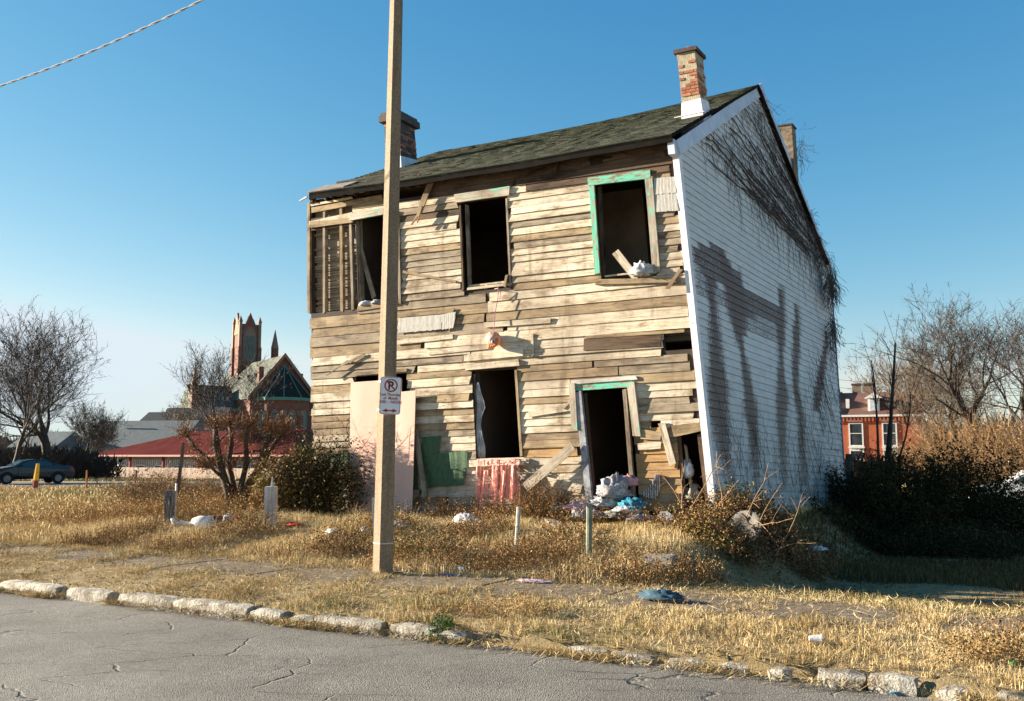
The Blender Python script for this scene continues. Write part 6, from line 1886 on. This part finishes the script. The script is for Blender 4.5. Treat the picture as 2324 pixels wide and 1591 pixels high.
for i in range(5):
    (xa, ya), (xb, yb) = cx[i], cx[i + 1]; mx_, my_ = (xa + xb) / 2, (ya + yb) / 2
    a = ch(mx_, my_, 0); d = (ch(xb, yb, 0) - ch(xa, ya, 0)).normalized(); fr2 = Fr(a, math.atan2(d.y, d.x))
    w_ = bpy.data.objects.new('window', None); link(w_, church)
    arch(fr2, 0, 0, 2.2, 6.5, 13.4, 'stone_surround', M_STONE, w_, -.10); arch(fr2, 0, 0, 1.6, 7, 12.9, 'glass', M_GLASSD, w_, -.16)
    q = fr2(-1.95, -.35, 0); m = MB(); m.box(q - fr2.x * .45 - fr2.y * .4, fr2.x * .9, fr2.y * 1.1, (0, 0, 12.0)); m.build('buttress', M_RB, church)
    m = MB(); m.box(q - fr2.x * .5 - fr2.y * .5 + Vector((0, 0, 12.01)), fr2.x * 1.0, fr2.y * 1.2, (0, 0, 1.1)); m.build('buttress_cap', M_STONE, church)
fbox(ch, 5.6, 7.0, 6, 7.4, ev, 22.5, 'chimney', M_RB, church)
fbox(ch, -5.4, -4.3, 1.0, 2.1, ev, 23.2, 'chimney', M_RB, church)
for (x, y) in ((-3.2, 7), (-3.0, 13), (-3.1, 20)):
    fpoly(ch, [(x - .9, y, 20.6), (x - .9, y + 1.2, 20.6), (x - .9, y + .6, 22.2)], (1.6, 0, 0), 'dormer', M_SLATE, church)
# transept left
fbox(ch, -17, -hwn - .01, 8, 22, 0, 13.5, 'wall', M_RB, church)
fpoly(ch, [(-17.5, 7.5, 13.3), (-17.5, 22.5, 13.3), (-17.5, 15, 19.5)], (10, 0, 0), 'roof', M_SLATE, church)
fbox(ch, -17.4, -hwn - .2, 7.3, 7.7, 13.3, 13.9, 'copper_cornice', M_COPPER, church)
fbox(ch, -18.4, -17.0, 7, 8.4, 0, 19.0, 'turret', M_RB, church)
m = MB(); a0 = ch(-17.7, 7.7, 19.0)
m.add([ch(-18.5, 6.9, 19), ch(-16.9, 6.9, 19), ch(-16.9, 8.5, 19), ch(-18.5, 8.5, 19), ch(-17.7, 7.7, 23.5)], [(0, 1, 4), (1, 2, 4), (2, 3, 4), (3, 0, 4)]); m.build('turret_spire', M_STONE, church)
# tower
TY = 236; tw_ = Fr(((562 - FW / 2) / FPX * TY, TY, -1.5), B_ANG)
hw_ = 2.45
zt = (1035 - 735) / FPX * TY + EYE + 1.5
fbox(tw_, -hw_, hw_, 0, 2 * hw_, 0, zt, 'tower_wall', M_RB, church)
for (x, y) in ((-hw_, 0), (hw_, 0), (-hw_, 2 * hw_), (hw_, 2 * hw_)):
    fbox(tw_, x - .6, x + .6, y - .6, y + .6, 0, zt * .62, 'buttress', M_RB, church)
    fbox(tw_, x - .5, x + .5, y - .5, y + .5, zt * .62, zt * .84, 'buttress', M_RB, church)
    fbox(tw_, x - .36, x + .36, y - .36, y + .36, zt * .84, zt + .5, 'pinnacle', M_STONE, church)
    m = MB(); m.add([tw_(x - .5, y - .5, zt + .5), tw_(x + .5, y - .5, zt + .5), tw_(x + .5, y + .5, zt + .5), tw_(x - .5, y + .5, zt + .5), tw_(x, y, zt + 2.2)], [(0, 1, 4), (1, 2, 4), (2, 3, 4), (3, 0, 4)]); m.build('pinnacle_tip', M_STONE, church)
fpoly(tw_, [(-2.3, -.15, zt - 2.6), (2.3, -.15, zt - 2.6), (0, -.15, zt + 3.0)], (0, .5, 0), 'tower_gable', M_RB, church)
fpoly(tw_, [(-hw_ - .15, .45, zt - 2.6), (-hw_ - .15, 2 * hw_ - .45, zt - 2.6), (-hw_ - .15, hw_, zt + 3.0)], (.5, 0, 0), 'tower_gable', M_STONE, church)
w_ = bpy.data.objects.new('belfry_window', None); link(w_, church)
arch(tw_, 0, 0, 3.5, zt - 9.6, zt - .6, 'stone_surround', plain('dark_stone', (.20, .15, .13)), w_, -.20); arch(tw_, 0, 0, 2.7, zt - 9.2, zt - 1.2, 'tracery', M_STONE, w_, -.30)
for x in (-.62, .62): arch(tw_, x, 0, .95, zt - 8.9, zt - 2.9, 'louvre', M_GLASSD, w_, -.42)
# slim spire
q = Vector(((620 - FW / 2) / FPX * 240, 240, -1.5)); m = MB()
zs1 = (1035 - 828) / FPX * 240; zs2 = (1035 - 790) / FPX * 240; zs3 = (1035 - 748) / FPX * 240
m.tube([q + Vector((0, 0, 15)), q + Vector((0, 0, zs2 + 3))], [.95, .95], 8)
m.build('spire_drum', M_RB, church); m = MB(); m.tube([q + Vector((0, 0, zs2 + 3)), q + Vector((0, 0, zs3 + 3.1))], [1.0, .05], 8); m.build('spire', M_STONE, church)

# long low hall with red roof
hall = thing('red_roofed_hall', 'long low blue walled hall with a broad dull red hipped roof', 'building')
ha = Fr((-46.8, 105, -.85), math.atan2(-.489, .872))
M_RR = plain('dull_red_roof', (.115, .034, .032), (.085, .025, .024), .7, .95, bump=.1, spec=.0)
M_BLUEW = plain('blue_grey_cladding', (.30, .36, .44), (.24, .29, .36), 2)
ez_, rz = 2.55, 5.2; Lh = 46; Dh = 13
fbox(ha, 1.2, Lh - 1.2, 1.4, Dh - 1.2, -.3, ez_ - .02, 'wall', M_BLUEW, hall)
m = MB(); e = [ha(0, 0, ez_), ha(Lh, 0, ez_), ha(Lh, Dh, ez_), ha(0, Dh, ez_)]; r1, r2 = ha(9.5, Dh / 2, rz), ha(Lh - 9, Dh / 2, rz)
m.add(e + [r1, r2], [(0, 1, 5, 4), (2, 3, 4, 5), (3, 0, 4), (1, 2, 5), (0, 3, 2, 1)]); m.build('roof', M_RR, hall)
fbox(ha, -.05, Lh, -.12, -.01, ez_ - .16, ez_ + .03, 'gutter', plain('pale_red_gutter', (.62, .30, .24), rough=.35), hall)
for i in range(9):
    x = 1.3 + i * 5.1; m = MB(); m.box(ha(x, .35, -.3), ha.x * .22, ha.y * .22, (0, 0, ez_ + .25)); m.build('post', plain('dark_red_post', (.20, .03, .04)) if i == 0 else bpy.data.materials['dark_red_post'], hall)
m0 = MB()
for i in range(150): m0.box(ha(1.3 + i * .29, 1.35, .2), ha.x * .12, ha.y * .04, (0, 0, 1.9))
m0.build('cladding_ribs', M_WHITE, hall, kind='stuff')
for i in range(14):
    x = 3.4 + i * 3.0; w_ = bpy.data.objects.new('window', None); link(w_, hall)
    fbox(ha, x, x + 1.5, 1.24, 1.33, .7, 1.55, 'frame', M_WHITE, w_); fbox(ha, x + .15, x + .7, 1.19, 1.235, .82, 1.38, 'pane', M_GLASS, w_); fbox(ha, x + .8, x + 1.35, 1.19, 1.235, .82, 1.38, 'pane', M_GLASS, w_)
# fence in front of it
fn_ = thing('wooden_fence', 'weathered pinkish plank fence running in front of the red roofed hall', 'fence')
M_FN = plain('bleached_fence_plank', (.50, .38, .30), (.38, .29, .22), 3, objvar=.35)
fr_ = Fr((-46.0, 100.5, -.85), math.atan2(-.489, .872)); base_m = None
for i in range(190):
    if base_m is None:
        m = MB(); m.hexa([Vector(p) for p in ((0, 0, 0), (.20, 0, 0), (.20, .03, 0), (0, .03, 0), (0, 0, 1.42), (.20, 0, 1.42), (.20, .03, 1.42), (0, .03, 1.42))]); o = m.build('plank', M_FN, fn_); base_m = o.data
    else: o = bpy.data.objects.new('plank', base_m); link(o, fn_)
    o.location = fr_(i * .21, 0, -.1 + random.uniform(-.02, .02)); o.rotation_euler = (0, 0, math.atan2(-.489, .872))
# other far roofs
def gable_house(label, fr, w, d, h, rh, wall, roof, ridge='x', name='house'):
    t_ = thing(name, label, 'house'); fbox(fr, 0, w, 0, d, 0, h, 'wall', wall, t_)
    if ridge == 'x':
        m = MB(); a = [fr(-.3, -.4, h), fr(w + .3, -.4, h), fr(w + .3, d + .4, h), fr(-.3, d + .4, h), fr(-.3, d / 2, h + rh), fr(w + .3, d / 2, h + rh)]
        m.add(a, [(0, 1, 5, 4), (2, 3, 4, 5), (0, 4, 3), (1, 2, 5), (0, 3, 2, 1)])
    else:
        m = MB(); a = [fr(-.4, -.3, h), fr(w + .4, -.3, h), fr(w + .4, d + .3, h), fr(-.4, d + .3, h), fr(w / 2, -.3, h + rh), fr(w / 2, d + .3, h + rh)]
        m.add(a, [(0, 4, 1), (1, 4, 5, 2), (3, 2, 5), (0, 3, 5, 4), (0, 1, 2, 3)])
    m.build('roof', roof, t_); return t_
M_GREYW = plain('grey_blue_siding', (.26, .31, .35), (.20, .24, .28), 2); M_GREYR = plain('grey_green_roof', (.13, .15, .155), (.10, .115, .12), 1.5); M_DKR = plain('dark_roof', (.045, .05, .06), (.03, .035, .04), 2)
fg = Fr(gpt2(188, 132), R(-12)); g1 = gable_house('grey house with a big pale grey roof behind the long red roof', fg, 15, 9, 3.6, 3.8, M_GREYW, M_GREYR, 'x')
m = MB(); m.tube([fg(4.5, 3, 6.4), fg(4.5, 3, 7.6)], .14, 6); m.build('vent_pipe', M_WHITE, g1)
fbox(fg, -.32, -.2, 1.5, 4.5, .5, 3.5, 'white_gable_trim', M_WHITE, g1)
fg = Fr(gpt2(312, 165), R(-8)); g2 = gable_house('dark roofed brick house left of the bushy bare tree', fg, 12, 9, 7.6, 2.6, M_RB, M_DKR, 'x')
fg2 = Fr(gpt2(352, 158), R(-10)); g3 = gable_house('dark steep roofed brick house between the bushy tree and the church', fg2, 11, 9, 5.6, 5.0, M_RB, M_DKR, 'x')
fg3 = Fr(gpt2(30, 130), R(-14)); gable_house('pale grey house half hidden behind the left edge trees', fg3, 7, 7, 3.6, 2.2, M_GREYW, M_GREYR, 'x')

# red brick house at right
bh = thing('red_brick_house', 'red brick two-storey house with a white dormer and white framed windows', 'house')
M_RB2 = plain('orange_red_brick', (.46, .13, .06), (.36, .10, .05), 2.0, bump=.1)
M_BRR = plain('brown_red_shingle', (.17, .085, .065), (.12, .065, .05), 3)
bY = 86; fb_ = Fr((( 1898 - FW / 2) / FPX * bY, bY, -.6), R(-22))
Wb = 7.0
ze = (1035 - 946) / FPX * bY + EYE + .6
zr = (1035 - 889) / FPX * bY + EYE + .6
fbox(fb_, 0, Wb, 0, 8.5, 0, ze, 'wall', M_RB2, bh)
m = MB(); m.add([fb_(0.1, -.1, ze + .1), fb_(Wb - .1, -.1, ze + .1), fb_(Wb - .1, 2.6, zr), fb_(.1, 2.6, zr), fb_(.1, 8.5, ze + .6), fb_(Wb - .1, 8.5, ze + .6)], [(0, 1, 2, 3), (3, 2, 5, 4)]); m.build('roof', M_BRR, bh)
for x in (-.15, Wb - .15): fpoly(fb_, [(x, -.15, ze), (x, -.15, ze + .35), (x, 2.4, zr + .5), (x, 3.4, zr + .5), (x, 8.5, ze + 1), (x, 8.5, ze)], (.3, 0, 0), 'parapet', M_DKR if x < 0 else M_RB2, bh)
fbox(fb_, -.1, Wb + .1, -.22, -.01, ze - .06, ze + .12, 'cornice', M_WHITE, bh)
for i in range(22): fbox(fb_, .15 + i * .31, .30 + i * .31, -.16, -.012, ze - .48, ze - .08, 'dentil', M_RB2, bh)
fbox(fb_, 0, Wb, -.08, -.013, ze - .62, ze - .52, 'string_course', M_RB2, bh)
def sash(fr, x, z, w, h, par, brok=False):
    w_ = bpy.data.objects.new('window', None); link(w_, par)
    for (a, b, c, d) in ((x - .12, x, z - .05, z + h + .1), (x + w, x + w + .12, z - .05, z + h + .1), (x, x + w, z - .05, z + .06), (x, x + w, z + h - .25, z + h + .1), (x, x + w, z + h * .5 - .03, z + h * .5 + .03)):
        fbox(fr, a, b, -.07, -.015, c, d, 'frame', M_WHITE, w_)
    fbox(fr, x, x + w, -.045, -.005, z + .061, z + h * .5 - .031, 'pane', M_GLASS, w_); fbox(fr, x, x + w, -.04, -.005, z + h * .5 + .031, z + h - .251, 'pane', M_GLASS if not brok else M_RB2, w_)
    fbox(fr, x - .18, x + w + .18, -.16, -.075, z - .2, z - .06, 'sill', M_WHITE, w_)
zw = (1035 - 1012) / FPX * bY + EYE + .6
for x in (1.05, 3.85): sash(fb_, x, zw, 1.0, 2.2, bh)
for x in (1.05, 3.85): sash(fb_, x, .9, 1.0, 2.0, bh)
dm = bpy.data.objects.new('dormer', None); link(dm, bh)
fbox(fb_, 2.62, 3.62, .35, 2.4, ze + .40, ze + 1.62, 'dormer_wall', M_WHITE, dm); fbox(fb_, 2.80, 3.44, .30, .345, ze + .5, ze + 1.5, 'pane', plain('pale_pane', (.62, .66, .70), bump=0), dm)
fpoly(fb_, [(2.35, .15, ze + 1.63), (3.9, .15, ze + 1.63), (3.125, .15, ze + 2.1)], (0, 2.4, 0), 'dormer_roof', M_WHITE, dm)
fbox(fb_, .75, 1.05, .6, 1.9, ze + .75, ze + 1.6, 'skylight_trim', M_WHITE, bh)
for x in (1.25, 2.3): 
    fbox(fb_, x, x + .75, 3.2, 4.0, zr - .6, zr + .75, 'chimney', M_STONE, bh); fbox(fb_, x - .07, x + .82, 3.13, 4.07, zr + .751, zr + .9, 'chimney_cap', M_CAP, bh)
# neighbour slice behind and building at the far right edge
fg = Fr((((1878) - FW / 2) / FPX * 92, 92, -.6), R(-22)); gable_house('brick house mostly hidden behind the far end of the gable', fg, 2.6, 8, 6.2, 2.2, M_RB2, M_DKR, 'y')
fg = Fr(gpt2(2300, 66), R(-15)); fr_b = gable_house('red brick building glimpsed at the right edge through the brush', fg, 9, 8, 3.0, .8, M_RB2, M_DKR, 'x')

# ------------------------------------------------------------------ car
car = thing('parked_car', 'dark teal blue sedan parked facing left under the bare trees', 'car')
M_PAINT = plain('dark_teal_paint', (.004, .018, .028), (.003, .014, .022), 1, .22, bump=0, metal=.3, spec=.6)
M_TINT = plain('tinted_glass', (.015, .035, .045), (.012, .03, .04), 1, .06, bump=0, spec=.8)
M_TYRE = plain('tyre_rubber', (.02, .02, .022), rough=.9); M_RIM = plain('alloy_rim', (.20, .21, .23), (.12, .125, .14), 3, .35, metal=.5, bump=0)
cY = 56.5; cz = gzf(-29, cY) + .02
cf = Fr(((74 - FW / 2) / FPX * cY, cY, cz), R(44))     # x right (rear), -x front
# profile (x, z) front at -2.3
prof = [(-2.30, .35), (-2.34, .55), (-2.22, .78), (-1.95, .90), (-1.30, 1.00), (-.95, 1.05), (-.35, 1.38), (.15, 1.45), (.75, 1.42), (1.35, 1.14), (1.75, 1.08), (2.20, 1.05), (2.32, .80), (2.30, .45), (2.2, .30), (-2.2, .28)]
m = MB(); n = len(prof); W2 = .88
secs = [(-W2, .93, 0), (-W2 + .05, 1.0, 1), (W2 - .05, 1.0, 1), (W2, .93, 0)]
def half(z): return W2 - (max(0, z - .85) * .34) - (.05 if z < .4 else 0)
ringL = [cf(x, -half(z), z) for x, z in prof]; ringR = [cf(x, half(z), z) for x, z in prof]
m.add(ringL + ringR, [tuple(range(n)), tuple(range(2 * n - 1, n - 1, -1))] + [(i, i + n, (i + 1) % n + n, (i + 1) % n) for i in range(n)])
body = m.build('body', M_PAINT, car)
bv = body.modifiers.new('b', 'BEVEL'); bv.width = .05; bv.segments = 2
def side_poly(pts, name, mat, off=.012, t=.01, par=car):
    mm = MB()
    a = [cf(x, -half(z) - off, z) for x, z in pts]; mm.prism(a, cf.y * t); return mm.build(name, mat, par)
side_poly([(-.82, 1.05), (-.30, 1.32), (.12, 1.38), (.16, 1.03)], 'window', M_TINT)
side_poly([(.22, 1.03), (.20, 1.38), (.72, 1.34), (1.12, 1.10)], 'window', M_TINT)
mm = MB(); mm.add([cf(-1.0, -.70, 1.065), cf(-1.0, .70, 1.065), cf(-.36, .60, 1.40), cf(-.36, -.60, 1.40)], [(0, 1, 2, 3)]); q_ = mm.build('windscreen', M_TINT, car); q_.location = cf.x * -.02 + Vector((0, 0, .015))
mm = MB(); mm.add([cf(.82, -.60, 1.41), cf(.82, .60, 1.41), cf(1.33, .70, 1.165), cf(1.33, -.70, 1.165)], [(0, 1, 2, 3)]); q_ = mm.build('rear_window', M_TINT, car); q_.location = cf.x * .02 + Vector((0, 0, .01))
for x in (-1.42, 1.38):
    for sy in (-1, 1):
        wh = bpy.data.objects.new('wheel', None); link(wh, car)
        c_ = cf(x, sy * .80, .33); m = MB(); m.tube([c_ - cf.y * .10, c_ + cf.y * .10], .33, 20); m.build('tyre', M_TYRE, wh)
        o_ = cf.y * (sy * .105); m = MB(); m.tube([c_ + o_ * .9, c_ + o_ * 1.06], .19, 16)
        for s5 in range(5):
            a = s5 * 2 * math.pi / 5; d = cf.x * math.cos(a) + Vector((0, 0, math.sin(a))); m.box(c_ + o_ * 1.06, d * .2, d.cross(cf.y) * .05, cf.y * sy * .015)
        m.build('rim', M_RIM, wh)
    a_ = [(x + .40 * math.cos(t_), .33 + .40 * math.sin(t_)) for t_ in [math.pi * i / 10 for i in range(11)]]
    side_poly(a_ + [(x - .4, .25), (x + .4, .25)], 'wheel_arch', M_TYRE, .006, .01)
side_poly([(-2.24, .62), (-2.14, .76), (-1.85, .80), (-1.90, .66)], 'headlight', plain('headlight_lens', (.55, .60, .62), rough=.15, bump=0), .015)
side_poly([(2.28, .70), (2.22, .92), (1.98, .90), (2.02, .74)], 'tail_light', plain('tail_light_lens', (.30, .02, .02), rough=.2, bump=0), .015)
side_poly([(-.86, 1.06), (-.62, 1.14), (-.60, 1.02), (-.84, .98)], 'wing_mirror', M_PAINT, .10, .09)
side_poly([(.165, 1.0), (.185, 1.0), (.185, .42), (.165, .42)], 'door_gap', M_TYRE, .008)
side_poly([(-.80, 1.0), (-.78, 1.0), (-.84, .42), (-.86, .42)], 'door_gap', M_TYRE, .008)
# car corner at the far right edge
c2_ = thing('parked_car', 'white car glimpsed at the right edge behind the brush', 'car'); cg = Fr(gpt2(2345, 31), R(-20))
prof2 = [(-1.9, .35), (-1.95, .75), (-1.6, .95), (-.9, 1.02), (-.3, 1.42), (1.2, 1.45), (2.0, 1.0), (2.2, .9), (2.2, .35)]
m = MB(); m.prism([cg(x, 0, z) for x, z in prof2], cg.y * 1.7); m.build('body', plain('white_car_paint', (.7, .72, .74), rough=.25, bump=0), c2_)
for x in (-1.2, 1.4):
    m = MB(); m.tube([cg(x, -.05, .33), cg(x, .15, .33)], .33, 16); m.build('wheel', M_TYRE, c2_)
m = MB(); m.prism([cg(-.75, -.02, 1.04), cg(-.25, -.02, 1.36), cg(1.1, -.02, 1.38), cg(1.6, -.02, 1.06)], cg.y * .01); m.build('window', M_TINT, c2_)

# ------------------------------------------------------------------ bollards and chain across the lot entrance
M_YEL = plain('yellow_paint', (.72, .42, .03), (.55, .30, .03), 6); M_ORP = plain('rusty_orange_paint', (.52, .20, .04), (.35, .12, .03), 6); M_DRP = plain('dark_red_paint', (.25, .05, .03), (.16, .04, .03), 6)
def boll(label, px, y0, y1, Y, w, mat, lean=0, low=None):
    t_ = thing('bollard', label, 'post'); a = at_y(px, y1, Y); a.z = gzf(a.x, Y) - .1; b = at_y(px + lean, y0, Y)
    m = MB(); m.tube([a if not low else a + (b - a) * .42, b], [w, w * .6], 8); m.build('shaft', mat, t_)
    if low: m = MB(); m.tube([a, a + (b - a) * .419], [w * 1.02, w], 8); m.build('lower_shaft', low, t_)
boll('leaning bollard with a yellow top and rusty foot in front of the car', 79, 1052, 1098, 44, .13, M_YEL, 7, M_DRP)
boll('slim orange post in the field left of the chain', 197, 1067, 1098, 44, .06, M_ORP)
boll('short dark red post holding the chain at its right end', 309, 1067, 1096, 44, .075, M_DRP)
a, b = at_y(310, 1070, 44), at_y(197, 1085, 44); m = MB(); pts = []
for i in range(25):
    f = i / 24; p = a + (b - a) * f; p.z = max(p.z - 1.05 * math.sin(math.pi * min(1, f * 1.15)) ** 1.0 * .8, gzf(p.x, p.y) + .05); pts.append(p)
m.tube(pts, .025, 4); tag(m.build('chain', plain('rusty_chain', (.16, .12, .08))), 'rusty chain sagging between the orange and dark red posts', 'chain')
# distant wood closing the horizon
def far_wood(name, label, x0, x1, Y, h, n, seed, mat, dens=2.2):
    r = np.random.default_rng(seed); X = r.uniform(x0, x1, n); Yv = Y + r.uniform(-6, 6, n)
    top = h * (.65 + .35 * fbm(X, X * 0 + seed, 2.2 / h, seed)); Z0_ = gz(X, Yv) + r.random(n) * top
    L_ = r.uniform(.6, 2.4, n) * h / 8; d = np.stack([r.normal(0, .45, n), r.normal(0, .2, n), np.abs(r.normal(.8, .3, n))], 1)
    A = np.stack([X, Yv, Z0_], 1); B_2 = A + d * L_[:, None]; s = np.stack([r.uniform(.3, 1, n), np.zeros(n), r.uniform(-.4, .4, n)], 1) * (.010 + .0006 * Y) * dens
    V = np.stack([A - s, A + s, B_2], 1).reshape(-1, 3)
    tag(mesh_np(name, V, np.arange(n * 3).reshape(n, 3), mat, kind='stuff'), label, 'trees')
far_wood('distant_wood', 'low brown winter wood along the horizon behind the parked car', -75, -42, 92, 3.2, 14000, 3, M_TWIG)
far_wood('distant_wood', 'hazy line of far bare trees between the large tree and the church', -110, -62, 190, 8, 12000, 4, M_TWIGL)
far_wood('distant_wood', 'far bare trees closing the horizon at the right', 38, 90, 120, 8, 12000, 5, M_TWIGL)
far_wood('hedge_row', 'dark tangled hedge behind the car and the bare trees', -46, -33.5, 76, 3.0, 16000, 6, M_BARK)
far_wood('hedge_row', 'tangled hedge in the shaded ground behind the side yard', 8, 26, 46, 1.6, 9000, 7, M_BARK)
# power lines at right
for i, (y0, y1, lb) in enumerate(((859, 880, 'upper thin power line crossing behind the red brick house'), (877, 896, 'lower thin power line crossing behind the red brick house'))):
    a, b = at_y(1880, y0, 70), at_y(2420, y1, 52); m = MB(); pts = [a + (b - a) * (j / 20) - Vector((0, 0, .3 * math.sin(math.pi * j / 20))) for j in range(21)]; m.tube(pts, .022, 4); tag(m.build('power_line', M_DARK), lb, 'power line')
